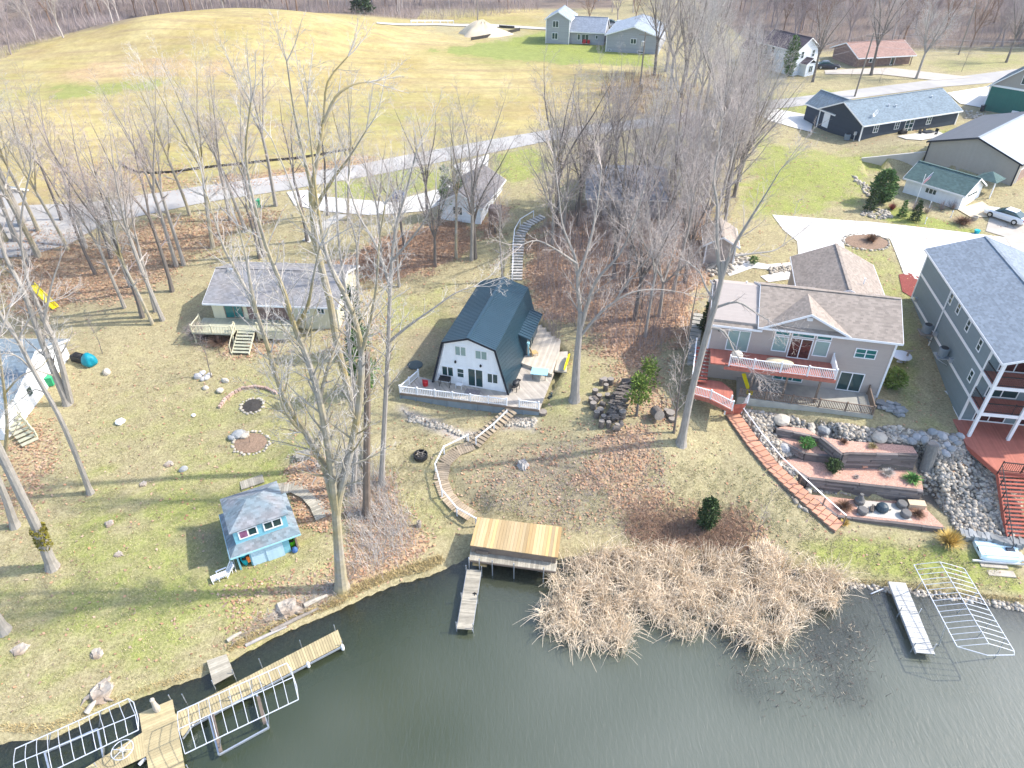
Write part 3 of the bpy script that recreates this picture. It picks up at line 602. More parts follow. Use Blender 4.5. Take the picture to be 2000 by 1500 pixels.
def treads(m, pts, width, n, thick=.06, deep=.9, ramp=False):
    """n treads along a 3d polyline"""
    P = [Vector(p) for p in pts]; Ls = [0]
    for a, b in zip(P[:-1], P[1:]): Ls.append(Ls[-1]+(b-a).to_2d().length)
    T = Ls[-1]; dl = T/n
    def at(s):
        for i in range(len(P)-1):
            if s <= Ls[i+1] or i == len(P)-2:
                t = (s-Ls[i])/max(1e-6, Ls[i+1]-Ls[i]); return P[i].lerp(P[i+1], t), (P[i+1]-P[i])
    for i in range(n):
        q, d = at((i+.5)*dl); q2, d2 = at(min(T, (i+.9)*dl)); q0, _ = at(max(0, (i+.1)*dl)); dd = (q2-q0) if (q2-q0).to_2d().length > 1e-4 else d
        m.rbox((q.x,q.y,q.z-thick/2), width, dl*deep, thick, math.atan2(dd.y, dd.x)-math.pi/2, math.atan2(dd.z, dd.to_2d().length) if ramp else 0)
    return dl
def planks(m, a, b, c, d, n, t=.05, gap=.08):
    """boards running from edge ab to edge dc"""
    a,b,c,d = map(Vector, (a,b,c,d)); z = Vector((0,0,t))
    for i in range(n):
        u0 = (i+gap/2)/n; u1 = (i+1-gap/2)/n; dz = Vector((0,0,(random.random()-.5)*.012))
        p = [a.lerp(b,u0)+dz, a.lerp(b,u1)+dz, d.lerp(c,u1)+dz, d.lerp(c,u0)+dz]; m.hexa([q-z for q in p]+p)
    return m
random.seed(3)
# ---------------------------------------------------------------- gambrel cabin
o0 = W(848,742,4.6); CABRZ = R(-15.3)
cab = thing('cabin', 'narrow cabin with navy metal gambrel roof and white front above the plank deck', 'cabin', o0, CABRZ)
CW, CD = 7.4, 11.3
prof = [(0,-.05),(CW,-.05),(6.16,4.6),(3.7,5.42),(1.24,4.6)]
MB().ext([(x,0,z) for x,z in [(0,-.6),(CW,-.6)]+prof[1:]+[prof[0]]], (0,CD,0)).build('wall', MT['white_board'], cab)
m = MB(); tr = MB(); rib = MB(); y0, y1 = -.32, CD+.25
rp = [(-.12,-.1),(1.14,4.72),(3.7,5.57),(6.26,4.72),(CW+.12,-.1)]
for (xa,za),(xb,zb) in zip(rp[:-1], rp[1:]):
    nx_, nz_ = -(zb-za), xb-xa; L = math.hypot(nx_, nz_); nx_ /= L; nz_ /= L; t = .1
    m.hexa([(xa-nx_*t,y0,za-nz_*t),(xb-nx_*t,y0,zb-nz_*t),(xb-nx_*t,y1,zb-nz_*t),(xa-nx_*t,y1,za-nz_*t),(xa,y0,za),(xb,y0,zb),(xb,y1,zb),(xa,y1,za)])
    k = int((y1-y0)/.28)
    for i in range(k+1):
        y = y0+.01+(y1-y0-.04)*i/k; h = .028; rib.hexa([(xa,y,za),(xb,y,zb),(xb,y+.035,zb),(xa,y+.035,za),(xa+nx_*h,y,za+nz_*h),(xb+nx_*h,y,zb+nz_*h),(xb+nx_*h,y+.035,zb+nz_*h),(xa+nx_*h,y+.035,za+nz_*h)])
    tr.hexa([(xa-nx_*.16,y0-.03,za-nz_*.16),(xb-nx_*.16,y0-.03,zb-nz_*.16),(xb-nx_*.16,y0-.002,zb-nz_*.16),(xa-nx_*.16,y0-.002,za-nz_*.16),(xa+nx_*.03,y0-.03,za+nz_*.03),(xb+nx_*.03,y0-.03,zb+nz_*.03),(xb+nx_*.03,y0-.002,zb+nz_*.03),(xa+nx_*.03,y0-.002,za+nz_*.03)])
ro = m.build('roof', MT['navy_metal'], cab); rib.build('roof_seam', MT['navy_metal'], ro); tr.build('fascia', MT['black_trim'], ro)
MB().beam((3.7,y0-.03,5.59),(3.7,y1,5.59),.35,.05).build('ridge_cap', MT['navy_metal'], ro)
wt = MB()
for (xa,za),(xb,zb) in zip(rp[:-1], rp[1:]): wt.beam((xa+(.25 if xa<3.7 else -.25),-.03,za-.2),(xb+(.25 if xb<3.7 else (-.25 if xb>3.7 else 0)),-.03,zb-.22),.05,.28)
wt.build('front_trim', MT['white'], cab)
f = fac('F', CW, CD)
window(cab,f,.85,2.05,.75,1.9); window(cab,f,2.35,3.1,.8,1.9,1,2); window(cab,f,5.3,6.4,.75,1.9)
window(cab,f,2.25,3.4,3.3,4.4,2,1,pm='glass_blind'); window(cab,f,4.2,5.4,3.25,4.25,2,1,pm='glass_blind')
window(cab,f,3.42,4.95,.03,2.1,2,1,pm='glass',name='sliding_door')
for x, z in ((2.3,2.5),(4.75,2.5)): MB().lathe([(.09,0),(.11,.12),(.05,.25)], (x,-.12,z)).build('wall_lamp', MT['black'], cab)
MB().box(6.45,7.62,5.9,10.4,-.1,2.35).build('entry_bay', MT['navy_metal'], cab)
aw = MB(); slab(aw,(6.3,5.6,2.95),(8.05,5.6,2.35),(8.05,10.7,2.35),(6.3,10.7,2.95),.08)
for i in range(12): y=5.65+i*.44; aw.hexa([(6.3,y,2.95),(8.05,y,2.35),(8.05,y+.04,2.35),(6.3,y+.04,2.95),(6.3,y,3.0),(8.05,y,2.4),(8.05,y+.04,2.4),(6.3,y+.04,3.0)])
a_ = aw.build('awning', MT['navy_metal'], cab); window(cab,fac('R',7.62,0),7.2,8.2,.0,2.05,1,1,fm='navy_metal',name='door')
MB().tube([(7.8,6.0,-.1),(7.72,6.0,1.55)],.09,8).lathe([(.1,0),(.17,.2),(.17,.3)],(7.72,6.0,1.5)).build('downpipe', MT['cyan'], cab)
# deck in front and to the right of the cabin (cabin frame)
dk = thing('deck', 'grey plank deck with white railing wrapped round the gambrel cabin', 'deck', o0, CABRZ)
def cl(u, v, z): return Matrix.LocRotScale(o0, cab.rotation_euler, None).inverted() @ W(u, v, z)
dl, dr = cl(781,768,4.55), cl(1053,801,4.55); Rr = cl(1082,729,4.55)
front = [(dl.x,dl.y),(dr.x,dr.y)]
MB().prism([(dl.x,dl.y),(dr.x,dr.y),(Rr.x,Rr.y),(CW,5.0),(CW,.0),(0,0),(-1.6,.2)], -.22, -.05).build('floor', MT['deck_grey'], dk)
up = [cl(u,v,4.9) for u,v in ((1018,720),(1078,731),(1092,688),(1046,648))]
MB().prism([(CW-.2,4.6)]+[(p.x,p.y) for p in up[1:3]]+[(CW+2.9,9.5),(CW+1.0,12.5),(CW-.2,11.5)], -.1, .3).build('upper_floor', MT['deck_pale'], dk)
sidep = [cl(u,v,4.8) for u,v in ((1083,723),(1107,726),(1109,686),(1092,687))]
MB().prism([(p.x,p.y) for p in sidep], 0, .2).build('side_platform', MT['deck_pale'], dk)
def fl(t, dx=0, z=-.05): a = Vector((dl.x,dl.y,z)); b = Vector((dr.x,dr.y,z)); return a.lerp(b,t)+Vector((0,dx,0))
g1 = .77; g2 = .86
railing(dk, [(-1.65,.15,-.05), fl(0,.08), fl(g1,.08)], .75, ps=1.7, bs=.17, bw=.05); railing(dk, [fl(g2,.08), fl(.995,.08)], .8, ps=1.2, bs=.17, bw=.05)
sk = MB(); 
for i in range(9):
    a = fl(i/9,.12,-.22); b = fl((i+1)/9,.12,-.22); sk.hexa([a+Vector((0,0,-1.5)),b+Vector((0,0,-1.5)),b+Vector((0,.06,-1.5)),a+Vector((0,.06,-1.5)),a,b,b+Vector((0,.06,0)),a+Vector((0,.06,0))]); sk.beam(a+Vector((0,-.04,-1.5)),a+Vector((0,-.04,0)),.12)
sk.build('skirt_wall', MT['skirt'], dk); MB().beam(fl(0,.0,-.14),fl(1,.0,-.14),.05,.22).build('rim_board', MT['wood_post'], dk)
def cw(x, y, z=0): return Matrix.LocRotScale(o0, cab.rotation_euler, None) @ Vector((x,y,z))
# things on the deck
def grill(loc, rz, label, s=1.0):
    t = thing('grill', label, 'grill', loc, rz); b = MB().lathe([(.02,.5),(.3,.55),(.36,.75),(.36,.85)], n=12, sx=1.2*s, sy=.8*s); b.build('firebox', MT['black_metal'], t)
    MB().lathe([(.37,.86),(.34,1.02),(.2,1.12),(.02,1.15)], n=12, sx=1.2*s, sy=.8*s).build('lid', MT['black_metal'], t)
    MB().box(-.75*s,-.45*s,-.2,.2,.78,.82).box(.45*s,.75*s,-.2,.2,.78,.82).build('side_shelf', MT['black'], t)
    for x in (-.3,.3):
        for y in (-.2,.2): MB().beam((x,y,0),(x,y,.6),.045).build('leg', MT['black'], t)
    return t
grill(cw(7.95,.55,-.05), CABRZ+1.4, 'black lidded grill at the front right corner of the gambrel cabin', 1.0)
t = thing('griddle', 'long flat black griddle on legs against the white cabin front', 'grill', cw(1.3,-.55,-.05), CABRZ)
MB().box(-.55,.55,-.25,.25,.72,.86).build('griddle_plate', MT['black_metal'], t); MB().box(-.55,.55,.2,.25,.86,1.0).build('back_splash', MT['black_metal'], t)
for x in (-.5,.5):
    for y in (-.2,.2): MB().beam((x,y,0),(x,y,.73),.045).build('leg', MT['black'], t)
t = thing('chair', 'thin white metal chair beside the sliding door on the cabin deck', 'chair', cw(2.7,-.5,-.05), CABRZ)
MB().box(-.3,.3,-.22,.22,.42,.46).build('seat', MT['white'], t); MB().beam((-.3,.22,.9),(.3,.22,.9),.04).beam((-.3,.22,.65),(.3,.22,.65),.03).build('backrest', MT['white'], t)
for x in (-.28,.28):
    MB().beam((x,-.2,0),(x,-.2,.44),.035).build('leg', MT['white'], t); MB().beam((x,.22,0),(x,.22,.92),.035).build('leg', MT['white'], t)
solo('doormat', MB().box(-.7,.7,-.4,.4,0,.02).box(-.5,.5,-.25,.25,.02,.03), mat('doormat', (.25,.22,.22), var=.6, scale=6), 'grey patterned doormat in front of the cabin sliding door', 'doormat', cw(4.1,-.8,-.045), CABRZ)
t = thing('side_table', 'pale blue square table standing on the right side of the cabin deck', 'table', cw(9.6,3.1,-.05), CABRZ+.1)
MB().box(-.8,.8,-.55,.55,.68,.74).build('tabletop', MT['cyan'], t)
for x in (-.6,.6):
    for y in (-.4,.4): MB().beam((x,y,0),(x,y,.68),.06).build('leg', MT['wood_post'], t)
t = thing('lounge_chair', 'small wooden armchair beside the cabin side door', 'chair', cw(8.3,6.2,.3), CABRZ+2.2)
MB().box(-.3,.3,-.3,.3,.3,.36).build('seat', MT['plank_new'], t); MB().hexa([(-.3,.28,.36),(.3,.28,.36),(.3,.33,.36),(-.3,.33,.36),(-.3,.45,.95),(.3,.45,.95),(.3,.5,.95),(-.3,.5,.95)]).build('backrest', MT['plank_new'], t)
for x in (-.28,.28):
    for y in (-.27,.27): MB().beam((x,y,0),(x,y,.32),.05).build('leg', MT['plank_new'], t)
solo('cooler', MB().lathe([(.2,0),(.26,.05),(.28,.5),(.22,.55),(.1,.58)], n=12).box(-.3,.3,-.05,.05,.58,.64), MT['red'], 'round red and dark cooler by the railing at the left end of the cabin deck', 'cooler', cw(-.5,-1.0,-.05), CABRZ, smooth=False)
t = thing('paddle_board', 'yellow paddle board standing on edge beside the side platform of the cabin deck', 'paddle board', W(1107,712,4.85), R(75))
MB().add([(x,y*.05,.32+z) for y in (-1,1) for x,z in [(-1.4,0),(-1.1,.2),(0,.32),(1.0,.24),(1.4,.05),(1.0,-.2),(0,-.32),(-1.1,-.22)]], [tuple(range(8)), tuple(range(15,7,-1))]+[(i,i+8,(i+1)%8+8,(i+1)%8) for i in range(8)]).build('board', MT['yellow'], t)
MB().box(-1.0,-.8,-.02,.02,-.0,.12).build('fin', MT['black'], t)
solo('septic_cover', MB().lathe([(.75,0),(.75,.06),(.6,.1),(.1,.12)], n=18), MT['dark_pad'], 'flat dark round cover lying on the lawn left of the gambrel cabin', 'cover', G(811,713), smooth=False)
solo('lawn_lamp', MB().lathe([(.35,0),(.3,.06),(.1,.12),(.06,.45),(.12,.5)], n=12), MT['dark_pad'], 'dark low post lamp standing on grass right of the cabin deck', 'lamp', G(1077,776))
# ---------------------------------------------------------------- boathouse on the shore
bh = thing('boathouse', 'low shore boathouse with a flat plank roof in fresh tan wood', 'boathouse', (0,37.2,0))
TL, TR, BR, BL = W(933,1010,2.3), W(1098,1029,2.3), W(1090,1089,2.3), W(918,1065,2.3)
planks(MB(), TL, TR, BR, BL, 27, .06, .05).build('roof', MT['plank_new'], bh, True)
D = Vector((0,0,-1.0)); ins = .12
lo = MB(); c = (TL+TR+BR+BL)/4
q = [p.lerp(c, .06) for p in (TL,TR,BR,BL)]
lo.hexa([Vector((p.x,p.y,.9)) for p in (q[3],q[2],q[1],q[0])]+[p+Vector((0,0,-.1)) for p in (q[3],q[2],q[1],q[0])]); lo.build('back_wall', MT['wood_post'], bh, True)
PBL, PBR = W(916,1093,1.45), W(1086,1116,1.45); PTL = Vector((BL.x,BL.y+.35,1.5)); PTR = Vector((BR.x,BR.y+.35,1.5))
planks(MB(), PTL, PTR, PBR, PBL, 34, .05, .06).build('lower_platform', MT['plank_old'], bh, True)
MB().beam(PBL-Vector((0,0,.12)), PBR-Vector((0,0,.12)), .08,.16).beam(BL-Vector((0,-.05,.14)), BR-Vector((0,-.05,.14)), .06,.18).build('rim_board', MT['wood_post'], bh, True)
for t_ in (.02,.3,.6,.97):
    p = BL.lerp(BR, t_); MB().beam((p.x,p.y+.12,1.4),(p.x,p.y+.12,2.2),.11).build('post', MT['wood_post'], bh, True)
for t_ in (-.0,.12,.27,.52,.86):
    p = PBL.lerp(PBR, t_)+Vector((0,-.06,0)); MB().tube([(p.x,p.y,-.6),(p.x,p.y,1.75)], .045, 8).build('pipe_post', MT['steel'], bh, True)
p = PBL.lerp(PBR,.14); solo('step_box', MB().box(-.5,.5,-.25,.25,0,.35), MT['timber_end'], 'pale wooden step box on the lower boathouse platform', 'step', W(943,1078,1.5), R(-10))
# dock of the boathouse
def dock(name, label, a, b, w, n, z, mt, posts, bol=None, group=None):
    a = Vector((a[0],a[1],z)); b = Vector((b[0],b[1],z)); d = (b-a).normalized(); s = Vector((d.y,-d.x,0))*w/2
    t = thing(name, label, 'dock', (a.x,a.y,0))
    planks(MB(), a-s, b-s, b+s, a+s, n, .05, .1).build('planks', MT[mt], t, True)
    fr = MB()
    for e in (-1,1): fr.beam(a+s*e*1.0-Vector((0,0,.13)), b+s*e*1.0-Vector((0,0,.13)), .06, .16)
    fr.build('frame', MT['steel'], t, True)
    for u in posts:
        for e in (-1,1):
            p = a.lerp(b,u)+s*e*1.08; MB().tube([(p.x,p.y,-1),(p.x,p.y,z+.55)], .035, 7).build('pipe_post', MT['steel'], t, True)
    return t
dock('dock', 'narrow weathered plank dock running out from the boathouse', W(926,1112,.6), W(907,1229,.6), 1.12, 44, .6, 'plank_old', (.02,.5,.97))
solo('dock_step', MB().box(-.55,.55,-.3,.3,0,.2), MT['plank_new'], 'light wooden step at the shore end of the boathouse dock', 'step', W(938,1100,.62), R(-8))
solo('bird_mess', MB().tube([(-.15,0,.03),(0,.05,.06),(.2,-.05,.03)],[.03,.06,.02],6).tube([(0,-.15,.03),(.05,.1,.05)],.025,6), MT['black'], 'small dark clump of cord lying halfway along the boathouse dock', 'cord', W(927,1160,.61))
# curved stairs from the deck gap to the boathouse
gs = thing('garden_stairs', 'curving plank stairs with white handrail between cabin deck and boathouse', 'stairs', on(-7,47))
def gw(u, v, dz): p = G(u, v); return Vector((p.x,p.y,p.z+dz))
top = cw(*((fl((g1+g2)/2, -.1)).xy), -.2)
A1 = [top, gw(948,850,.3), gw(925,872,.22)]
m = MB(); treads(m, A1, 1.25, 12, .09, .8); m.build('steps', MT['tread'], gs, True)
A2 = [gw(925,872,.22), gw(893,883,.18), gw(868,905,.15), gw(861,938,.15), gw(873,970,.15), gw(893,992,.18), gw(922,1012,.3)]
m = MB(); treads(m, A2, 1.2, 44, .08, .9, True); m.build('walkway', MT['tread'], gs, True)
def hand(us, h=.95):
    m = MB(); P = [gw(u,v,0) for u,v in us]
    for a,b in zip(P[:-1],P[1:]): m.beam(a+Vector((0,0,h)), b+Vector((0,0,h)), .09,.1)
    o = m.build('handrail', MT['white'], gs, True)
    for p in P: _wb(MB().beam(p-Vector((0,0,.3)), p+Vector((0,0,h+.08)), .11), 'post', 'white', o, gs)
hand([(990,818),(965,843),(930,871)]); hand([(915,865),(868,888),(851,922),(864,972),(893,1007),(930,1028)])
# ---------------------------------------------------------------- stairs behind the cabin
bs_ = thing('hillside_stairs', 'concrete stairs with a white rail climbing the wooded bank behind the cabin', 'stairs', on(0,70))
pts = [gw(1009,549,.15), gw(1010,520,.2), gw(1012,490,.2), gw(1016,460,.2), gw(1030,440,.2), gw(1062,424,.2)]
m = MB(); treads(m, pts, 1.3, 26, .14, .62); m.build('steps', MT['tread_concrete'], bs_, True)
m = MB(); P = [gw(u-8,v,0) for u,v in ((1009,549),(1010,520),(1010,490),(1013,462),(1024,442),(1050,426))]
for a,b in zip(P[:-1],P[1:]): m.beam(a+Vector((0,0,.95)), b+Vector((0,0,.95)), .08,.1)
o = m.build('handrail', MT['white'], bs_, True)
for p in P: _wb(MB().beam(p, p+Vector((0,0,1)), .1), 'post', 'white', o, bs_)
# ---------------------------------------------------------------- beige ranch house on the left
bo = Vector((-31.4,64.2,5.6)); BRZ = R(-3.6)
be = thing('ranch_house', 'low cream house with mottled grey roof behind bare trees on the left lawn', 'house', bo, BRZ)
bw, bd = 13.3, 8.0
gable_wall(be, bw, bd, 2.35, 3.75, 'beige_wall', z0=-1.5); gable_roof(be, 0, bw, -.2, bd, 2.35, 3.8, 'roof_beige', ov=.55, rk=.45, trim='white')
f = fac('F', bw, bd)
fbox(MB(), f, 3.75, 8.4, 0, .03, .0, 2.2).build('brick_wall', MT['brown_wall'], be)
window(be,f,1.3,3.3,.05,2.05,2,1,fm='wood_post',pm='glass_teal',name='patio_door'); window(be,f,4.8,6.6,.9,1.95,2,1,fm='wood_post')
window(be,f,9.2,10.4,.9,1.9,2,1,pm='glass_blind'); window(be,f,11.2,12.0,.9,1.9)
window(be,fac('R',bw,bd),2.0,3.2,.8,1.9)
MB().box(.45,.62,-.12,0,1.55,1.9).build('wall_lamp', MT['wood_post'], be); MB().box(1.0,1.5,3.3,3.7,3.4,3.95).build('roof_vent', MT['steel'], be)
bk = thing('house_deck', 'pale yellow wooden deck along the front of the cream house', 'deck', bo, BRZ)
MB().box(-1.2,3.1,-3.0,-.02,-.15,-.02).box(3.1,9.3,-2.2,-.02,-.15,-.02).build('floor', MT['sand_deck'], bk)
railing(bk, [(-1.15,-.9,-.02),(-1.15,-2.95,-.02),(3.05,-2.95,-.02),(3.05,-2.2,-.02)], .85, 'cream', 2.0, .3); railing(bk, [(5.4,-2.15,-.02),(9.25,-2.15,-.02),(9.25,-.3,-.02)], .85, 'cream', 2, .3)
MB().box(5.4,9.3,-2.16,-2.1,-1.0,-.15).build('skirt_board', MT['cream'], bk)
for x,y in ((-1.1,-2.8),(2.9,-2.8),(5.3,-2.1)): MB().beam((x,y,-1.8),(x,y,-.1),.15).build('support_post', MT['cream'], bk)
st = MB(); 
for i in range(7): st.box(3.35,5.0,-2.55-i*.33,-2.22-i*.33,-.2-i*.18,-.13-i*.18)
st.build('step', MT['sand_deck'], bk); sg = MB()
for x in (3.3,5.05): sg.hexa([(x-.03,-4.6,-1.5),(x+.03,-4.6,-1.5),(x+.03,-2.2,-.3),(x-.03,-2.2,-.3),(x-.03,-4.6,-1.25),(x+.03,-4.6,-1.25),(x+.03,-2.2,-.05),(x-.03,-2.2,-.05)])
sg.build('stringer', MT['cream'], bk); MB().beam((3.2,-2.2,.85),(3.2,-4.5,-.4),.07).beam((3.2,-4.5,-1.3),(3.2,-4.5,-.4),.08).build('handrail', MT['cream'], bk)
# ---------------------------------------------------------------- tan two-storey house
to = Vector((18.3,55.2,5.0)); TRZ = R(-13); tw, td = 15.7, 7.8
tn = thing('lake_house', 'tan two-storey house with brown shingle roof above the rock slope', 'house', to, TRZ)
def tl(u,v,z): return Matrix.LocRotScale(to, tn.rotation_euler, None).inverted() @ W(u,v,z)
MB().ext([(0,0,-1.5),(0,0,6.0),(0,3.9,7.75),(0,td,6.0),(0,td,-1.5)], (4.0,0,0)).ext([(4.0,0,-1.5),(4.0,0,6.05),(4.0,3.9,7.9),(4.0,td,6.05),(4.0,td,-1.5)], (tw-4.0,0,0)).build('wall', MT['tan_siding'], tn)
gable_roof(tn, 4.3, tw, 0, td, 6.1, 7.95, 'roof_tan', rk=.35, ov=.4)
gable_roof(tn, 0, 4.1, .0, td, 5.75, 7.5, 'roof_tan', rk=.25, ov=.35)
m = MB(); m.ext([(4.9,-.02,6.0),(11.3,-.02,6.0),(8.1,-.02,7.55)], (0,.4,0)); m.build('front_gable', MT['tan_siding'], tn)
m = MB(); zt = 7.78
slab(m,(4.4,-.35,5.98),(8.1,-.35,zt),(8.1,3.7,zt),(4.4,-.3,5.98),.12); slab(m,(8.1,-.35,zt),(11.8,-.35,5.98),(11.8,-.3,5.98),(8.1,3.7,zt),.12)
gr = m.build('gable_roof', MT['roof_tan_y'], tn); m = MB()
for xa,xb in ((4.35,8.1),(11.85,8.1)): m.hexa([(xa,-.4,5.76),(xb,-.4,zt-.2),(xb,-.352,zt-.2),(xa,-.352,5.76),(xa,-.4,5.96),(xb,-.4,zt+.02),(xb,-.352,zt+.02),(xa,-.352,5.96)])
m.build('fascia', MT['white'], gr); MB().box(7.85,8.35,-.1,0,6.95,7.25).build('gable_vent', MT['white'], tn)
corner_trim(tn, tw, td, 5.8)
f = fac('F', tw, td); U = 2.85
window(tn,f,1.55,3.55,U+.05,U+2.3,2,1,pm='glass_blind',name='sliding_door')
window(tn,f,7.0,8.95,U+.05,U+2.2,2,1,pm='glass_brown',name='sliding_door')
window(tn,f,5.55,6.85,U+.55,U+2.2,1,1,pm='glass_blind'); window(tn,f,9.1,10.4,U+.55,U+2.2,1,1,pm='glass_blind')
for a,b in ((5.55,6.85),(7.0,8.95),(9.1,10.4)): window(tn,f,a,b,U+2.3,U+2.85,1,1,pm='glass_teal',name='transom_window')
window(tn,f,12.6,14.4,U+.9,U+1.9,2,2,pm='glass_teal'); window(tn,f,12.0,14.1,.05,2.1,2,1,pm='glass',name='sliding_door')
window(tn,f,6.3,9.0,.3,1.9,3,1,pm='glass_teal')
for x,z in ((.7,U+2.0),(11.2,1.7)): MB().lathe([(.07,0),(.1,.12),(.04,.25)],(x,-.12,z)).build('wall_lamp', MT['black'], tn)
# garage wing behind
gx0, gx1, gy0, gy1 = 8.5, 16.1, 6.5, 15.9
MB().ext([(gx0,gy0,1),(gx1,gy0,1),(gx1,gy0,5.3),((gx0+gx1)/2,gy0,7.0),(gx0,gy0,5.3)], (0,gy1-gy0,0)).build('garage_wall', MT['tan_siding'], tn)
gable_roof(tn, gx0, gx1, gy0, gy1, 5.35, 7.15, 'roof_tan_y', 'y', ov=.35, rk=.3, name='garage_roof')
m = MB(); 
for x,y in ((2.9,5.6),(14.0,8.8)): m.lathe([(.06,0),(.06,.5),(.1,.55),(.1,.62)],(x,y,6.6))
m.build('roof_vent', MT['white'], tn)
# balcony, lower patio, red stairs
ba = thing('balcony', 'upper red-board balcony with white railing on the tan house', 'balcony', to, TRZ)
BE = 11.0
MB().prism([(1.6,-.02),(1.6,-2.2),(2.2,-2.7),(BE,-2.7),(BE,-.02)], U-.12, U).build('floor', MT['red_deck'], ba)
MB().beam((1.5,-2.72,U-.17),(BE+.02,-2.72,U-.17),.06,.3).beam((BE+.02,-2.72,U-.17),(BE+.02,-.02,U-.17),.06,.3).build('rim_board', MT['red_deck'], ba)
railing(ba, [(1.9,-2.5,U),(4.0,-2.62,U),(BE-.06,-2.62,U),(BE-.06,-.1,U)], 1.0, ps=2.2, bs=.15, bw=.05)
for x in (4.2,7.1,9.9): MB().beam((x,-2.5,-.3),(x,-2.5,U-.15),.16).build('support_post', MT['wood_post'], ba)
solo('covered_table', MB().blob((0,0,.35),.6,2.4,.85,.62,5,.07,3), MT['tarp'], 'long table under a tan cover on the red balcony', 'covered table', Matrix.LocRotScale(to,tn.rotation_euler,None)@Vector((6.3,-1.6,U)), TRZ)
solo('covered_grill', MB().blob((0,0,.5),.55,1.0,.8,.95,9,.08,3), mat('grill_cover',(.62,.56,.47),var=.15), 'grill under a pale cover at the left end of the red balcony', 'covered grill', Matrix.LocRotScale(to,tn.rotation_euler,None)@Vector((2.5,-1.5,U)), TRZ)
rs = thing('red_stairs', 'long red plank stairs with grey handrail from the tan house to the shore lawn', 'stairs', to, TRZ)
m = MB()
for i in range(10): m.box(-1.1,.25,-.3-i*.33,.05-i*.33,U-.1-i*.18,U-.05-i*.18)
m.build('upper_flight', MT['redstair'], rs)
MB().prism([(-1.15,-3.3),(-1.1,-5.0),(.6,-5.4),(2.6,-6.6),(2.6,-3.6),(1.6,-2.4),(.3,-2.4)], .75, .9).build('landing', MT['red_deck'], rs)
MB().prism([(.25,-.02),(1.6,-.02),(1.6,-2.4),(.3,-2.4)], U-.14, U-.01).build('upper_landing', MT['red_deck'], rs)
MB().beam((-1.1,-5.02,.72),(.6,-5.42,.72),.06,.32).beam((.6,-5.42,.72),(2.6,-6.62,.72),.06,.32).build('rim_board', MT['red_deck'], rs)
railing(rs, [(-1.1,-4.9,.9),(.6,-5.3,.9),(2.45,-6.5,.9)], .9, ps=1.6, bs=.15, bw=.05)
railing(rs, [(-1.1,.1,U-.2),(-1.12,-3.3,.95),(-1.1,-4.9,.9)], .9, ps=1.7, bal=False)
s0 = Matrix.LocRotScale(to,tn.rotation_euler,None)@Vector((3.1,-5.2,.72)); s1 = gw(1430,812,.25)
m = MB(); treads(m, [s0, s1], 1.5, 9, .1, .8); m.build('steep_flight', MT['redstair'], rs, True)
sp = [s1, gw(1437,822,.25), gw(1470,868,.25), gw(1508,915,.25), gw(1552,957,.3), gw(1597,1000,.35), gw(1638,1034,.25)]
m = MB(); treads(m, sp, 1.25, 23, .12, .96); m.build('steps', MT['red_tread'], rs, True)
m = MB()
for a,b in zip(sp[:-1],sp[1:]):
    d = (b-a).normalized(); s = Vector((d.y,-d.x,0)).normalized()*.64
    for e in (-1,1): m.beam(a+s*e-Vector((0,0,.22)), b+s*e-Vector((0,0,.22)), .06,.3)
m.build('stringer', MT['wood_post'], rs, True)
m = MB(); PP = []
for a,b in zip(sp[:-1],sp[1:]):
    d = (b-a); s = -Vector((d.y,-d.x,0)).normalized()*.6; n = max(1, round(d.length/1.9))
    m.beam(a+s+Vector((0,0,.95)), b+s+Vector((0,0,.95)), .09,.06)
    PP += [a.lerp(b,i/n)+s for i in range(n)]
PP.append(sp[-1]+s); o = m.build('handrail', MT['alu'], rs, True)
for p in PP: _wb(MB().beam(p-Vector((0,0,.3)), p+Vector((0,0,.95)), .09), 'post', 'wood_post', o, rs)
M_ = Matrix.LocRotScale(to,tn.rotation_euler,None)
for e in (-1,1):
    d = (s1-s0).normalized(); s = Vector((d.y,-d.x,0)).normalized()*.78*e
    o = MB().beam(s0+s+Vector((0,0,.95)), s1+s+Vector((0,0,.95)), .1).beam(s0+s+Vector((0,0,.35)), s1+s+Vector((0,0,.35)), .06).build('side_rail', MT['white'], rs, True)
    for t_ in (0,.5,1): p = s0.lerp(s1,t_)+s; _wb(MB().beam(p, p+Vector((0,0,1.05)), .12), 'post', 'white', o, rs)
pt = thing('lower_patio', 'concrete terrace with dark baluster railing under the red balcony', 'patio', to, TRZ)
pA, pB = tl(1458,775,5.0), tl(1706,812,5.0); 
MB().prism([(3.2,-.02),(3.2,pA.y-.2),(pB.x,pB.y),(tw-.1,-.02)], -1.9, 0).build('slab', MT['concrete_old'], pt)
railing(pt, [(3.3,pA.y-.1,0),(pB.x-.08,pB.y+.1,0),(tw-.9,-.1,0)], .9, 'wood_post', 2.3, .14, bw=.05)
solo('patio_slide', MB().hexa([(-.2,-.9,.0),(.2,-.9,.0),(.2,-.8,.05),(-.2,-.8,.05),(-.2,.7,1.2),(.2,.7,1.2),(.2,.8,1.3),(-.2,.8,1.3)]).box(-.24,-.2,-.9,-.5,0,.3).box(.2,.24,-.9,-.5,0,.3), MT['yellow'], 'short yellow play slide under the red balcony', 'slide', M_@Vector((3.9,-1.9,0)), TRZ+.5)
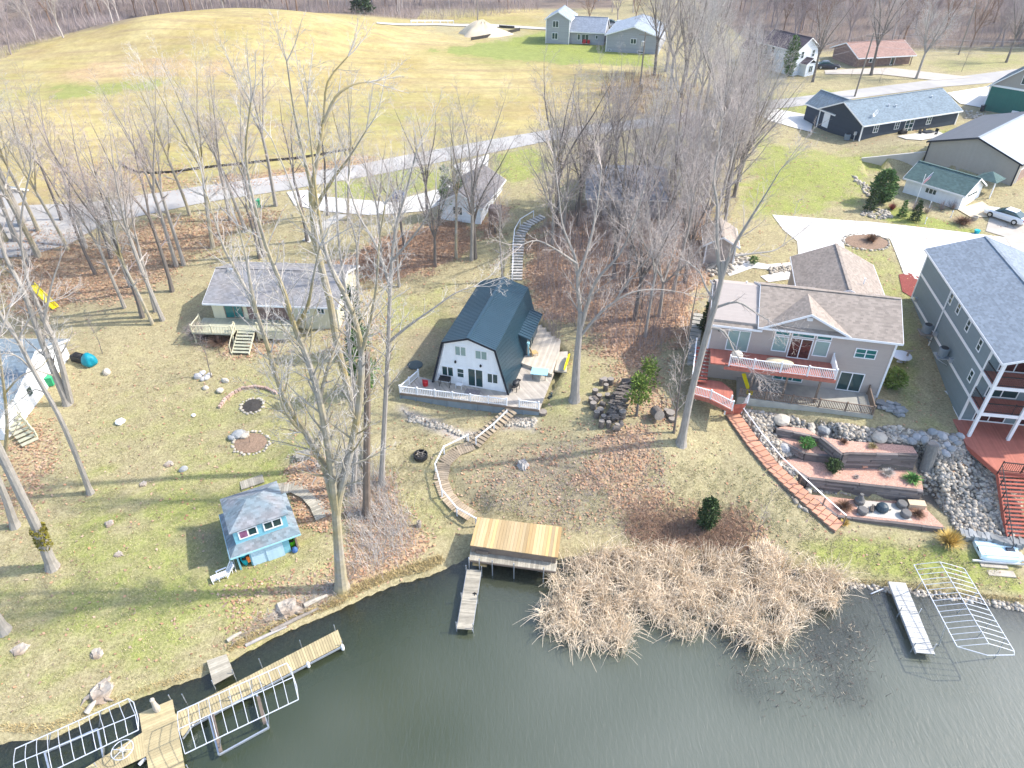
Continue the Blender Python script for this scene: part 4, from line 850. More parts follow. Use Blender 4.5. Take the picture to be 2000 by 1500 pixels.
# ---------------------------------------------------------------- grey three-storey house on the right
ro_ = Vector((39.5,46.5,4.5)); RRZ = R(-9.2); rw, pd, rd = 9.6, 2.3, 20.0
rh = thing('tall_house', 'tall blue-grey house with three stacked red porches at the right edge', 'house', ro_, RRZ)
MB().ext([(0,pd,-1.5),(rw,pd,-1.5),(rw,pd,7.9),(rw/2,pd,9.5),(0,pd,7.9)], (0,rd-pd,0)).build('wall', MT['grey_siding'], rh)
gable_roof(rh, 0, rw, 0, rd, 7.95, 9.6, 'roof_blue', 'y', ov=.35, rk=.35)
m = MB()
for z in (2.35,5.1): m.box(-.03,rw,pd+.0,rd,z,z+.28)
m.box(-.03,rw+.03,pd-.02,rd,-.02,.06); m.build('band_trim', MT['white'], rh)
MB().box(-.06,.1,pd-.06,pd+.1,-.3,7.7).build('corner_trim', MT['white'], rh); MB().box(-.06,.1,rd-.1,rd+.06,-.3,7.7).build('corner_trim', MT['white'], rh); MB().tube([(-.1,rd-7.6,7.7),(-.1,rd-7.6,.3)],.07,8).build('downspout', MT['white'], rh)
for k,z in enumerate((2.63,5.38)):
    MB().box(-.02,rw,.02,pd,z-.26,z-.02).build('porch_floor', MT['red_deck'], rh); MB().box(-.06,rw,-.06,.0,z-.3,z+.02).box(-.08,-.02,0,pd,z-.3,z+.02).build('porch_trim', MT['white'], rh)
    railing(rh, [(.05,pd-.05,z),(.1,.06,z),(rw,.06,z)], .95, 'black_metal', 2.4, .14, .05, .02)
for x in (.05,3.2,6.3,9.4): MB().beam((x,.02,-.02),(x,.02,7.75),.24).build('porch_post', MT['white'], rh)
MB().box(.0,rw,.3,.5,7.7,8.0).build('porch_beam', MT['white'], rh)
MB().ext([(0,.25,7.9),(rw,.25,7.9),(rw/2,.25,9.5)], (0,.2,0)).build('porch_gable', MT['grey_siding'], rh)
f = lambda s,o,z: (s,pd-o,z)
for z in (.05,2.75):
    for x in (1.0,4.6): window(rh,f,x,x+2.6,z,z+1.95,2,1,pm='glass_brown' if z<1 else 'glass',name='sliding_door')
window(rh,f,1.0,3.6,5.45,7.35,2,1,pm='glass_brown',name='sliding_door')
f = fac('L', rw, rd)
for s_,z_ in ((7.6,6.2),(9.6,6.3),(12.3,6.1),(15.3,6.0),(16.1,3.3)): window(rh,f,s_,s_+.7,z_,z_+1.15,1,2,pm='glass')
for s_ in (1.2,8.0,12.5): MB().box(-.3,-.02,rd-s_-.3,rd-s_,2.7,3.1).build('vent_box', MT['steel'], rh)
def ac(loc, rz, label, group=None):
    t = thing('air_conditioner', label, 'air conditioner', loc, rz, group); MB().lathe([(.42,0),(.45,.05),(.45,.8),(.4,.86)], n=12).build('cabinet', MT['skirt'], t)
    m = MB().lathe([(.34,.86),(.34,.9),(.1,.92)], n=12); m.build('fan_grille', MT['black_metal'], t); return t
rl = lambda x,y,z: Matrix.LocRotScale(ro_, rh.rotation_euler, None)@Vector((x,y,z))
ac(rl(-.7,12.7,2.55), 0, 'grey air conditioner by the red mulch bed behind the tall grey house'); ac(rl(-.6,8.3,2.75), 0, 'grey air conditioner hung halfway along the tall grey house wall')
for y in (12.7,8.3):
    p = rl(-.65,y,2.3); MB
solo('unit_bracket', MB().box(-.6,.75,-.6,.6,0,.12).beam((.7,-.5,-.6),(-.5,-.5,.0),.07).beam((.7,.5,-.6),(-.5,.5,.0),.07), MT['pole_wood'], 'wooden ledge carrying the air conditioner nearest the red mulch bed', 'ledge', rl(-.72,12.7,2.43), RRZ)
solo('unit_bracket', MB().box(-.55,.6,-.55,.55,0,.1).beam((.55,-.5,-.6),(-.5,-.5,.0),.07).beam((.55,.5,-.6),(-.5,.5,.0),.07), MT['steel'], 'metal ledge carrying the air conditioner halfway along the grey wall', 'ledge', rl(-.62,8.3,2.64), RRZ)
rdk = thing('shore_deck', 'broad red deck at the foot of the tall grey house', 'deck', ro_, RRZ)
MB().prism([(-.6,pd),(-.5,-1.2),(.9,-4.3),(5.2,-4.3),(rw+2,-4.3),(rw+2,pd)], -.16, -.03).build('floor', MT['red_deck'], rdk)
MB().beam((-.5,-1.2,-.25),(.9,-4.32,-.25),.08,.4).beam((.9,-4.32,-.25),(5.4,-4.32,-.25),.08,.4).build('rim_board', MT['redstair'], rdk)
railing(rdk, [(1.0,-4.2,-.03),(4.3,-4.2,-.03)], .95, 'black_metal', 1.7, .16, .06, .025)
fst = thing('shore_stairs', 'straight red stairs with black posts going down from the broad red deck', 'stairs', ro_, RRZ)
sA = W(1977,926,4.42); sB = W(2000,1082,.78)
m = MB(); treads(m, [sA, sB], 2.2, 20, .06, .75); m.build('step', MT['redstair'], fst, True)
m = MB(); d = (sB-sA).normalized(); s = Vector((d.y,-d.x,0)).normalized()*1.14
for e in (-1,1): m.beam(sA+s*e-Vector((0,0,.1)), sB+s*e-Vector((0,0,.1)), .06,.4)
m.build('stringer', MT['redstair'], fst, True)
e = -1 if (sA+s*-1).x < (sA+s).x else 1
m = MB().beam(sA+s*e+Vector((0,0,.95)), sB+s*e+Vector((0,0,.95)), .05).beam(sA+s*e+Vector((0,0,.5)), sB+s*e+Vector((0,0,.5)), .025); o = m.build('handrail', MT['black_metal'], fst, True)
for i in range(7): p = sA.lerp(sB,i/6)+s*e; _wb(MB().beam(p-Vector((0,0,.2)), p+Vector((0,0,1)), .06), 'post', 'black_metal', o, fst)
# ---------------------------------------------------------------- blue boat shed
sho = W(470,1114,1.0); SRZ = R(27.5); sw, sdp = 4.5, 4.2
sh_ = thing('boat_shed', 'small blue shed with an upper box of windows on the left lawn', 'shed', sho, SRZ)
MB().box(.9,3.9,.0,sdp,-.4,1.95).box(0,.12,-.02,sdp,-.4,1.95).box(.12,4.4,sdp-.1,sdp,-.4,1.9).build('wall', MT['blue_siding'], sh_)
MB().box(4.36,4.5,-.05,sdp,-.4,1.95).build('end_wall', MT['wood_post'], sh_)
MB().box(.12,.9,.9,sdp-.1,-.3,1.9).box(3.9,4.36,1.2,sdp-.1,-.3,1.9).build('recess_back', MT['navy_siding'], sh_)
m = MB(); ox = .38
a=(-ox,-ox,1.98); b=(sw+ox,-ox,1.98); c=(sw+ox,sdp+ox,1.98); d=(-ox,sdp+ox,1.98); A=(.28,.38,2.42); B=(4.2,.38,2.42); C=(4.2,3.9,2.42); Dd=(.28,3.9,2.42)
for q in ((a,b,B,A),(b,c,C,B),(c,d,Dd,C),(d,a,A,Dd)): slab(m,*q,.1)
sr = m.build('skirt_roof', MT['roof_shed'], sh_); MB().box(-ox,sw+ox,-ox-.03,-ox,1.84,1.97).box(-ox-.03,-ox,-ox,sdp+ox,1.84,1.97).build('fascia', MT['cyan'], sr)
MB().box(.28,4.2,.38,3.9,2.2,3.95).build('upper_wall', MT['blue_siding'], sh_)
m = MB(); ox = .22; x0,x1,y0,y1 = .28-ox,4.2+ox,.38-ox,3.9+ox; P1=(1.9,2.2,4.8); P2=(2.6,2.2,4.8); a,b,c,d=(x0,y0,3.92),(x1,y0,3.92),(x1,y1,3.92),(x0,y1,3.92)
slab(m,a,b,P2,P1,.08); slab(m,c,d,P1,P2,.08); m.add([b,c,P2,(b[0],b[1],3.84),(c[0],c[1],3.84),(2.6,2.2,4.72)],[(0,1,2),(5,4,3),(0,3,4,1)]); m.add([d,a,P1,(d[0],d[1],3.84),(a[0],a[1],3.84),(1.9,2.2,4.72)],[(0,1,2),(5,4,3),(0,3,4,1)])
m.build('hip_roof', MT['roof_shed'], sh_)
f = lambda s,o,z: (s,.38-o,z)
w1 = window(sh_,f,.62,2.02,2.8,3.68,2,1,pm='glass',t=.1); window(sh_,f,2.45,3.85,2.8,3.68,2,1,pm='glass',t=.1)
MB().box(.73,1.27,.33,.355,2.9,3.58).build('curtain', MT['purple'], w1)
f = fac('F',sw,sdp)
fbox(MB(), f, 1.0,2.1,.03,.08,-.1,1.75).build('sliding_door', MT['blue_door'], sh_); fbox(MB(), f, 2.1,3.4,.09,.14,-.1,1.8).build('sliding_door', MT['blue_door'], sh_)
fbox(MB(), f, .9,4.0,.0,.16,1.78,1.92).build('door_track', MT['white'], sh_)
sw_ = lambda x,y,z: Matrix.LocRotScale(sho, sh_.rotation_euler, None)@Vector((x,y,z))
def kayak(loc, rz, mt, label, lean=.0):
    t = thing('kayak', label, 'kayak', loc, rz); m = MB(); n = 9; vs=[]
    for i in range(n):
        u = i/(n-1)*2-1; wd_ = .3*(1-abs(u)**2.2)+.02; hh = .16*(1-abs(u)**3)+.03
        for j in range(8): a = 2*math.pi*j/8; vs.append((wd_*math.cos(a), hh*math.sin(a)+.0, u*.98+.98))
    m.add(vs, [(i*8+j,i*8+(j+1)%8,(i+1)*8+(j+1)%8,(i+1)*8+j) for i in range(n-1) for j in range(8)]); o = m.build('hull', MT[mt], t, smooth=True)
    MB().lathe([(.2,-.12),(.2,.12)],(0,0,0),12,1,.8).build('cockpit', MT['black'], t).location = (0,-.1,.95)
    t.rotation_euler = (R(-6), 0, rz); return t
kayak(sw_(.5,.3,-.1), SRZ, 'turquoise', 'turquoise kayak standing on end in the left bay of the blue shed'); kayak(sw_(4.1,.4,-.1), SRZ, 'lime', 'lime green kayak standing on end in the right bay of the blue shed')
solo('life_vest', MB().box(-.12,.12,-.08,.08,0,.55).box(-.16,-.1,-.06,.06,.3,.6), MT['orange'], 'orange life vest hanging beside the turquoise kayak', 'life vest', sw_(.8,.1,.5), SRZ)
solo('water_bag', MB().blob((0,0,.25),.25,1,1,1,3,.1), MT['blue_bag'], 'blue bag below the lime green kayak', 'bag', sw_(4.15,-.15,0), SRZ)
t = thing('spar_bundle', 'pale thin poles leaning against the left side of the blue shed', 'poles', sw_(-.3,.3,0), SRZ)
for dx in (0,.25): MB().tube([(dx-.3,-.6,-.1),(dx-.1,2.4,1.85)],.035,6).build('pole', MT['plank_pale'], t)
# white lounge chair
t = thing('lounger', 'white slatted lounge chair on the grass left of the blue shed', 'lounge chair', G(434,1128), R(32))
m = MB()
for i in range(9): m.box(-.75+i*.13,-.65+i*.13,-.3,.3,.28,.32)
m.build('seat', MT['white'], t); m = MB()
for i in range(7): x=.42+i*.09; z=.3+i*.1; m.box(x,x+.07,-.3,.3,z,z+.03)
m.build('backrest', MT['white'], t)
for x in (-.7,.35):
    for y in (-.28,.28): MB().beam((x,y,0),(x,y,.3),.06).build('leg', MT['white'], t)
for y in (-.33,.33): MB().box(-.3,.5,y-.05,y+.05,.5,.54).beam((-.25,y,.05),(-.25,y,.5),.05).beam((.4,y,.2),(.9,y,1.0),.06).build('armrest', MT['white'], t)
# walkway to the shed
wk = thing('boardwalk', 'old grey boardwalk bending behind the blue shed to the bank', 'walkway', G(590,960))
m = MB(); treads(m, [gw(530,958,.12), gw(575,952,.12), gw(602,965,.1), gw(620,985,.1), gw(632,1012,.08)], 1.3, 30, .08, .9, True); m.build('planks', MT['plank_old'], wk, True)
m = MB(); treads(m, [gw(470,950,.1), gw(515,935,.1)], 1.0, 12, .08, .9, True); m.build('landing', MT['plank_old'], wk, True)
# ---------------------------------------------------------------- houses further off
def simple(name, label, cat, loc, rz, w, d, ze, zr, wall, roof, axis='x', ov=.4, trim='white', z0=-1.2):
    t = thing(name, label, cat, loc, rz); gable_wall(t, w, d, ze, zr, wall, axis, z0); gable_roof(t, 0, w, 0, d, ze, zr, roof, axis, ov, .35, trim=trim); return t
no = Vector((53.6,110.3,9.2)); NRZ = R(22.5)
nv_ = simple('navy_house', 'long navy ranch house with slate roof beside the upper road', 'house', no, NRZ, 20, 9.2, 2.6, 4.7, 'navy_siding', 'roof_slate')
corner_trim(nv_, 20, 9.2, 2.5); f = fac('F',20,9.2)
for s in (2.3,6.6,13.3): window(nv_,f,s,s+1.0,.95,2.15,2,2)
window(nv_,f,8.8,10.6,.1,2.2,2,3,name='french_door'); window(nv_,fac('L',20,9.2),1.0,2.3,.0,2.1,1,1,pm='white',name='side_door')
MB().box(.05,5.0,9.2,12.5,-.8,2.5).build('garage_wing', MT['navy_siding'], nv_); gable_roof(nv_,.2,5.0,6.2,12.5,2.55,4.25,'roof_slate','y',ov=.3,name='wing_roof')
for x,z in ((9.9,4.0),(10.6,4.1)): pass
m = MB()
for x,y in ((7,2.5),(8.2,2.2),(16.5,3)): m.lathe([(.1,0),(.1,.35),(.16,.4)],(x,y,2.6+y*.457))
m.build('roof_vent', MT['alu'], nv_)
for x,y in ((2.4,.9),(3.0,1.2)):
    z = 2.65+y*.457; dsh = MB().lathe([(.02,0),(.25,.05),(.38,.14),(.36,.14),(.2,.07)], n=12); dsh.v = [(p[0]+x, -p[2]+y-.1, p[1]+z+.55) for p in dsh.v]; dsh.beam((x,y,z),(x,y,z+.5),.05); dsh.build('satellite_dish', MT['white'], nv_)
nl = lambda x,y,z=0: Matrix.LocRotScale(no, nv_.rotation_euler, None)@Vector((x,y,z))
ac(nl(-.9,1.6,-.15), 0, 'grey air conditioner outside the dark gable end of the navy ranch house')
solo('meter_box', MB().box(-.2,.2,-.1,.1,.9,1.4).beam((0,0,0),(0,0,.9),.08), MT['alu'], 'small grey meter box beside the gable of the navy ranch house', 'meter', nl(-.4,.7,-.15), NRZ)
t = thing('grill', 'covered black grill by the french door of the navy ranch house', 'grill', nl(7.6,-1.0), NRZ); MB().box(-.6,.6,-.35,.35,.1,.95).build('firebox', MT['black'], t); MB().blob((0,0,.95),.5,1.2,.7,.6,2,.03).build('lid', MT['black'], t)
t = thing('patio_table', 'dark patio table with chairs behind the navy ranch house', 'table', nl(11.7,-2.2), NRZ); MB().box(-.9,.9,-.5,.5,.68,.74).build('tabletop', MT['black_metal'], t)
for x in (-.75,.75):
    for y in (-.4,.4): MB().beam((x,y,0),(x,y,.7),.06).build('leg', MT['black_metal'], t)
def pchair(loc, rz, lab=None, cat='chair', group=None):
    t = thing('patio_chair', lab, cat, loc, rz, group); MB().box(-.28,.28,-.28,.28,.4,.46).build('seat', MT['black_metal'], t); MB().hexa([(-.28,.24,.46),(.28,.24,.46),(.28,.29,.46),(-.28,.29,.46),(-.28,.36,.95),(.28,.36,.95),(.28,.41,.95),(-.28,.41,.95)]).build('backrest', MT['black_metal'], t)
    for x in (-.25,.25):
        for y in (-.25,.25): MB().beam((x,y,0),(x,y,.42),.05).build('leg', MT['black_metal'], t)
    return t
c0 = pchair(nl(10.2,-2.2), NRZ+1.6, 'dark patio chair around the table behind the navy ranch house', group='chairs on the navy house patio')
for x,y,a in ((11.3,-1.3,0),(12.2,-1.3,0),(13.2,-2.2,-1.6),(11.8,-3.2,3.1)):
    c = copy_tree(c0); c.location = nl(x,y); c.rotation_euler = (0,0,NRZ+a)
# barn
bro = Vector((59.0,100.6,8.0)); BARZ = R(-49.5)
bn = simple('pole_barn', 'large tan metal barn with dark trim and steel roof at the right edge', 'barn', bro, BARZ, 11.7, 18, 4.4, 6.3, 'barn_metal', 'roof_steel', 'y', .35, 'black_trim')
m = MB().box(-.03,11.73,-.03,0,-.5,.9).box(11.7,11.73,0,18,-.5,.9); m.build('wainscot', MT['brown_wall'], bn); corner_trim(bn, 11.7, 18, 4.2, mt='black_trim')
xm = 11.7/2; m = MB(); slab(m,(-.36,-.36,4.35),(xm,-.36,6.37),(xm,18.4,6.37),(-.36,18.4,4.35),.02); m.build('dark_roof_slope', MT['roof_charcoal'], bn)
window(bn, fac('R',11.7,18),1.2,4.6,.1,3.2,1,1,pm='garage_brown',name='garage_door')
rw0, rw1 = G(1692,308), G(1815,300); rwl = thing('retaining_wall', 'sloping concrete retaining wall beside the tan metal barn', 'wall', rw0)
a = Vector((51.2,102.9,0)); b = Vector((59.6,101.0,0)); 
m = MB(); d = Vector((b.x-a.x,b.y-a.y,0)).normalized(); s = Vector((-d.y,d.x,0))*.3
m.hexa([Vector((a.x,a.y,7.4)),Vector((b.x,b.y,6.8)),Vector((b.x,b.y,6.8))+s,Vector((a.x,a.y,7.4))+s,Vector((a.x,a.y,9.1)),Vector((b.x,b.y,10.75)),Vector((b.x,b.y,10.75))+s,Vector((a.x,a.y,9.1))+s]); m.build('panel', MT['concrete'], rwl, True)
# white garage
go = W(1762,377,8.3); GRZ = R(-52)
gg = simple('white_garage', 'small white garage with dark green roof and white roller door', 'garage', go, GRZ, 7.4, 5.2, 2.3, 3.7, 'white_board', 'roof_green')
f = fac('F',7.4,5.2); window(gg,f,2.7,4.2,.95,1.7,3,1,pm='glass')
o = window(gg, fac('R',7.4,5.2),1.1,4.1,.0,2.0,1,1,pm='white',name='garage_door')
m = MB(); f = fac('R',7.4,5.2)
for i in range(4): fbox(m,f,1.4+i*.65,1.8+i*.65,.02,.075,1.5,1.7)
m.build('door_window', MT['glass'], o)
po = W(1905,392,8.3); t = thing('porch_roof', 'small pale green porch roof on white posts behind the white garage', 'porch', po, GRZ)
MB().add([(-1.4,.6,2.6),(1.4,.6,2.6),(1.4,3.4,2.6),(-1.4,3.4,2.6),(0,2,3.5)],[(0,1,4),(1,2,4),(2,3,4),(3,0,4),(3,2,1,0)]).build('roof', MT['roof_green'], t)
for x in (-1.2,1.2): MB().beam((x,.8,-.2),(x,.8,2.6),.13).build('post', MT['white'], t)
# middle cottage
mo = Vector((-8.85,83.3,8.2)); ct = simple('white_cottage', 'small white cottage with grey roof beside the pale driveway below the road', 'cottage', mo, R(-16), 5.2, 9.3, 2.4, 3.9, 'white_siding', 'roof_cottage', 'y')
window(ct, fac('R',5.2,9.3), 2,3,.9,1.8); window(ct, fac('R',5.2,9.3), 5.4,6.4,.9,1.8); window(ct, fac('F',5.2,9.3), 1.6,2.9,.9,2.0)
t = thing('raised_box', 'brown plank box raised on posts beside the white cottage', 'tree stand', G(968,452), R(-10)); MB().box(-.7,.7,-.7,.7,1.6,3.2).build('box', MT['brown_wall'], t)
for x in (-.6,.6):
    for y in (-.6,.6): MB().beam((x,y,-.2),(x,y,1.6),.13).build('leg', MT['wood_post'], t)
# house hidden in the wood
ho = W(1150,385,11.0); hh = simple('woodland_house', 'grey roofed house half hidden by the dense bare trees', 'house', (ho.x,ho.y,8.7), R(-4), 9.5, 11, 2.4, 4.0, 'far_siding', 'roof_far', 'x', .4)
window(hh, fac('F',9.5,11), 2,3.4,.8,2.0); window(hh, fac('F',9.5,11), 6,7.4,.8,2.0)
# far houses
h1 = W(1066,84,9.2); fh = thing('grey_house', 'pale grey house with a two-storey gable beyond the green field', 'house', h1, R(-14))
gable_wall(fh,5.4,8,5.2,6.6,'far_siding','y'); gable_roof(fh,0,5.4,0,8,5.2,6.7,'roof_far_y','y')
m = MB().ext([(5.4,1.0,-1),(5.4,1.0,2.8),(5.4,4.8,5.0),(5.4,8.6,2.8),(5.4,8.6,-1)], (8.0,0,0)); m.build('wing_wall', MT['far_siding'], fh); gable_roof(fh,5.6,13.4,1.0,8.6,2.8,5.1,'roof_far','x',rk=.2,name='wing_roof')
f = fac('F',5.4,8); window(fh,f,1.4,2.8,.9,2.3); window(fh,f,1.5,2.9,3.4,4.8); f = lambda s,o,z: (s,1.0-o,z)
window(fh,f,7.2,7.9,.8,2.1,1); window(fh,f,8.2,9.9,.1,2.1,2,name='patio_door'); window(fh,f,11.4,12.0,1.2,2.0,1); corner_trim(fh,5.4,8,5.0)
h2 = W(1183,101,9.2); f2 = simple('grey_house', 'low grey gabled house behind tall bare trees beyond the green field', 'house', h2, R(-16), 11.6, 15, 3.6, 5.4, 'far_siding', 'roof_far_y', 'y')
f = fac('F',11.6,15); window(f2,f,5.3,6.6,1.9,3.0); window(f2,f,.5,1.2,.2,.6,1); window(f2,f,7.0,8.3,.1,.6,2); corner_trim(f2,11.6,15,3.4)
fo = Vector((50.4,155.3,9.5)); fm_ = simple('farmhouse', 'tall white farmhouse with dark roof across the upper road', 'house', fo, R(-60), 9.0, 6.0, 5.0, 6.9, 'white_siding', 'roof_dark')
f = fac('F',9,6); window(fm_,f,6.4,7.1,1.2,2.5,1,2); window(fm_,f,3,3.8,1.2,2.5,1,2); window(fm_,f,2.6,3.4,3.4,4.6,1,2); f = fac('R',9,6); window(fm_,f,1.2,2.0,3.3,4.6,1,2); window(fm_,f,4.2,5.0,3.3,4.6,1,2)
MB().box(9.0,10.6,1.5,4.4,-.8,2.6).build('porch_wall', MT['white_siding'], fm_); gable_roof(fm_,9.0,10.6,1.5,4.4,2.6,3.4,'roof_dark','x',ov=.2,rk=.15,name='porch_roof'); window(fm_,lambda s,o,z:(10.6+o,s,z),2.3,3.4,.9,2.2,2)
MB().box(-6,0.5,.6,5.4,-.8,3.0).build('wing_wall', MT['white_siding'], fm_); gable_roof(fm_,-6,0,.6,5.4,3.0,4.6,'roof_dark','x',name='wing_roof')
ra = W(1668,132,9.9); rr_ = simple('brown_ranch', 'low ranch house with rusty brown roof across the upper road', 'house', ra, R(12), 12.5, 8, 2.4, 3.9, 'brown_wall', 'roof_brown', ov=1.1)
window(rr_, fac('F',12.5,8), 3,4.4,.8,1.8); window(rr_, fac('F',12.5,8), 8,9.0,.1,2.1,1,name='door')
for x in (0,4,8,12): MB().beam((x,-1.0,-.3),(x,-1.0,2.1),.14).build('post', MT['wood_post'], rr_)
gn = Vector((80.6,125.6,9.5)); gh = thing('green_house', 'steep gabled house with green lower wall cut by the right edge', 'house', gn, R(-44))
gable_wall(gh,10,11,4.2,8.2,'barn_metal','y'); MB().box(-.04,10.04,-.04,-.002,-.5,4.0).build('green_cladding', MT['green_metal'], gh); gable_roof(gh,0,10,0,11,4.2,8.3,'roof_navy','y',ov=.5)
MB().box(-.1,10.1,-.1,-.042,3.95,4.25).build('band_trim', MT['white'], gh); window(gh, fac('F',10,11),4.0,6.0,4.9,6.6,2); corner_trim(gh,10,11,4.0)
gl_ = lambda x,y,z=0: Matrix.LocRotScale(gn, gh.rotation_euler, None)@Vector((x,y,z))
solo('heat_pump', MB().box(-.5,.5,-.2,.2,.15,.95).box(-.45,-.3,-.2,.2,0,.15).box(.3,.45,-.2,.2,0,.15), MT['white'], 'white heat pump box against the green house wall', 'heat pump', gl_(5.0,-.7,.0), R(-44))
solo('heat_pump', MB().box(-.4,.4,-.3,.3,.05,.7).box(-.3,.3,-.2,.2,.7,.74), MT['black'], 'low black utility box against the green house wall', 'utility box', gl_(7.2,-.7,.0), R(-44))
def bin_(loc, rz, mt, label):
    t = thing('wheelie_bin', label, 'bin', loc, rz); MB().hexa([(-.25,-.28,.08),(.25,-.28,.08),(.25,.28,.08),(-.25,.28,.08),(-.32,-.36,1.0),(.32,-.36,1.0),(.32,.36,1.0),(-.32,.36,1.0)]).build('body', MT[mt], t); MB().box(-.34,.34,-.4,.38,1.0,1.08).build('lid', MT[mt], t)
    for x in (-.3,.3): MB().lathe([(.12,-.03),(.12,.03)],(x,.3,.12),10).build('wheel', MT['rubber'], t)
bin_(gl_(.2,-.9,.0), R(-44), 'car_dark', 'dark wheeled bin at the corner of the green house')
bin_(G(505,405), .3, 'green_plastic', 'small green bin at the road edge beside the pale driveway')
# left white house
lo_ = Vector((-56.2,50.3,3.4)); lh = simple('white_house', 'white house with dark grey roof cut by the left edge', 'house', lo_, R(0), 11.4, 9.0, 2.6, 4.3, 'white_board', 'roof_slate')
f = fac('R',11.4,9); window(lh,f,1.6,2.4,1.0,2.0,1); window(lh,f,5.6,6.3,1.2,2.0,1)
MB().box(6.5,11.2,-2.6,0,-1,2.0).build('porch_wall', MT['white_board'], lh); m = MB(); slab(m,(6.2,-3.0,2.0),(11.6,-3.0,2.0),(11.6,.0,2.75),(6.2,.0,2.75),.12); m.build('porch_roof', MT['roof_slate'], lh)
railing_t = thing('porch_steps', 'weathered railed steps beside the white house at the left edge', 'stairs', G(55,850)); m = MB(); treads(m,[gw(30,830,.9),gw(62,868,.15)],1.4,7,.07,.8); m.build('step', MT['sand_deck'], railing_t, True)
railing(railing_t,[gw(42,822,.9),gw(74,856,.15)],.8,'cream',1.2,.2,world=True)
bin_(G(102,752), .2, 'green_plastic', 'green bin against the white house wall')
sg_ = W(-105,418,8.6); simple('grey_garage', 'grey roof corner of a garage beyond the left edge road', 'garage', (sg_.x,sg_.y,8.2), R(-20), 7, 6, 2.4, 3.8, 'far_siding', 'roof_slate')
# tan garden shed between house and wood
gs_ = G(1374,514); gsh = simple('garden_shed', 'pale tan garden shed behind the bare tree above the tan house', 'shed', (gs_.x,gs_.y,gs_.z), R(-10), 3.2, 4.5, 2.6, 3.5, 'tan_siding', 'roof_tan_y', 'y'); corner_trim(gsh,3.2,4.5,2.5)
# ---------------------------------------------------------------- docks and boat lifts at lower left
pd_ = thing('plank_dock', 'T shaped new plank dock with a wide platform at the lower left shore', 'dock', W(320,1440,0))
zq = lambda s: [W(float(a.split(',')[0])/2.857, 1200+float(a.split(',')[1])/2.857, .6) for a in s.split()]
a,b,c,d = zq('775,552 962,474 1040,905 850,990'); planks(MB(), a, d, c, b, 30, .05, .05).build('platform', MT['plank_dock'], pd_, True)
a,b,c,d = zq('968,560 1885,85 1915,165 1000,650'); planks(MB(), a, b, c, d, 62, .05, .1).build('walkway', MT['plank_dock'], pd_, True)
a,b,c,d = zq('800,655 815,790 520,930 440,880'); planks(MB(), a, d, c, b, 24, .05, .08).build('side_walkway', MT['plank_dock'], pd_, True)
a,b,c,d = zq('1155,262 1265,225 1308,332 1192,396'); planks(MB(), a+Vector((0,0,.1)), d+Vector((0,0,.06)), c+Vector((0,0,.06)), b+Vector((0,0,.1)), 11, .05, .05).build('gangway', MT['plank_old'], pd_, True)
a,b,c = zq('1003,650 1120,545 1020,690'); m = MB(); m.prism([(p.x,p.y) for p in (b,a,c)][::-1], .54, .58); m.build('corner_brace', MT['plank_dock'], pd_, True)
m = MB(); q = zq('1000,655 1915,170 1018,690 1120,548'); m.beam(q[0]-Vector((0,0,.14)),q[1]-Vector((0,0,.14)),.06,.16).beam(q[2]-Vector((0,0,.1)),q[3]-Vector((0,0,.1)),.06,.16); m.build('frame', MT['steel'], pd_, True)
for u,v in ((950,470),(1025,465),(1285,480),(1452,268),(1678,165),(1868,80),(1303,330),(1190,390),(765,545),(1050,860),(1912,170),(540,850)):
    p = zq('%f,%f' % (u,v))[0]; MB().tube([(p.x,p.y,-1),(p.x,p.y,1.05)],.035,7).build('pipe_post', MT['steel'], pd_, True)
for u,v in ((1718,265),(1910,168)):
    p = zq('%f,%f' % (u,v))[0]; MB().lathe([(.08,-.35),(.12,-.25),(.12,.1),(.07,.2),(.04,.25)],(p.x,p.y-.08,.45)).build('bumper', MT['white'], pd_, True)
solo('dock_post', MB().lathe([(.2,0),(.22,.3),(.16,.7),(.12,1.1),(.16,1.25),(.05,1.4)], n=10), MT['rock_pale'], 'pale weathered carved post standing on the wide dock platform', 'post', W(308,1387,.6))
def lift(name, label, c4, ridge, nr, bend=0, cradle=None, legs=(), bow=None, r=.028):
    """c4: corner points TL,TR,BR,BL (3d); ridge: pair"""
    t = thing(name, label, 'boat lift', (c4[0]+c4[2])/2*1.0); t.location.z = 0
    m = MB(); 
    m.tube([c4[0],c4[1]],r*1.3,7).tube([c4[3],c4[2]],r*1.3,7)
    m.build('side_rail', MT['alu'], t, True); MB().tube(list(ridge),r*1.1,7).build('ridge_rail', MT['alu'], t, True)
    for i in range(nr+1):
        k = i/nr; p = c4[0].lerp(c4[1],k); q = c4[3].lerp(c4[2],k); s = ridge[0].lerp(ridge[1],k)
        MB().tube([p,p.lerp(s,.5)+Vector((0,0,bend)),s,s.lerp(q,.5)+Vector((0,0,bend)),q],r*.8,6).build('rib', MT['alu'], t, True)
    for p,q in legs: MB().tube([p,q],r*1.3,7).build('leg', MT['steel'], t, True)
    if bow: MB().tube(bow,r*1.2,7).build('end_bow', MT['alu'], t, True)
    if cradle:
        m = MB()
        for p,q in zip(cradle, cradle[1:]+cradle[:1]): m.beam(p,q,.1,.14)
        m.build('cradle', MT['steel'], t, True)
    return t
zl = lambda u,v,z: W(u/2.857, 1200+v/2.857, z)
HH = 2.6
c4 = [zl(990,545,HH),zl(1600,272,HH),zl(1665,475,HH),zl(1032,778,HH)]; rg = (zl(995,640,HH+.3),zl(1635,350,HH+.3))
cr = [zl(1160,545,.5),zl(1432,445,.5),zl(1500,632,.5),zl(1222,785,.5)]
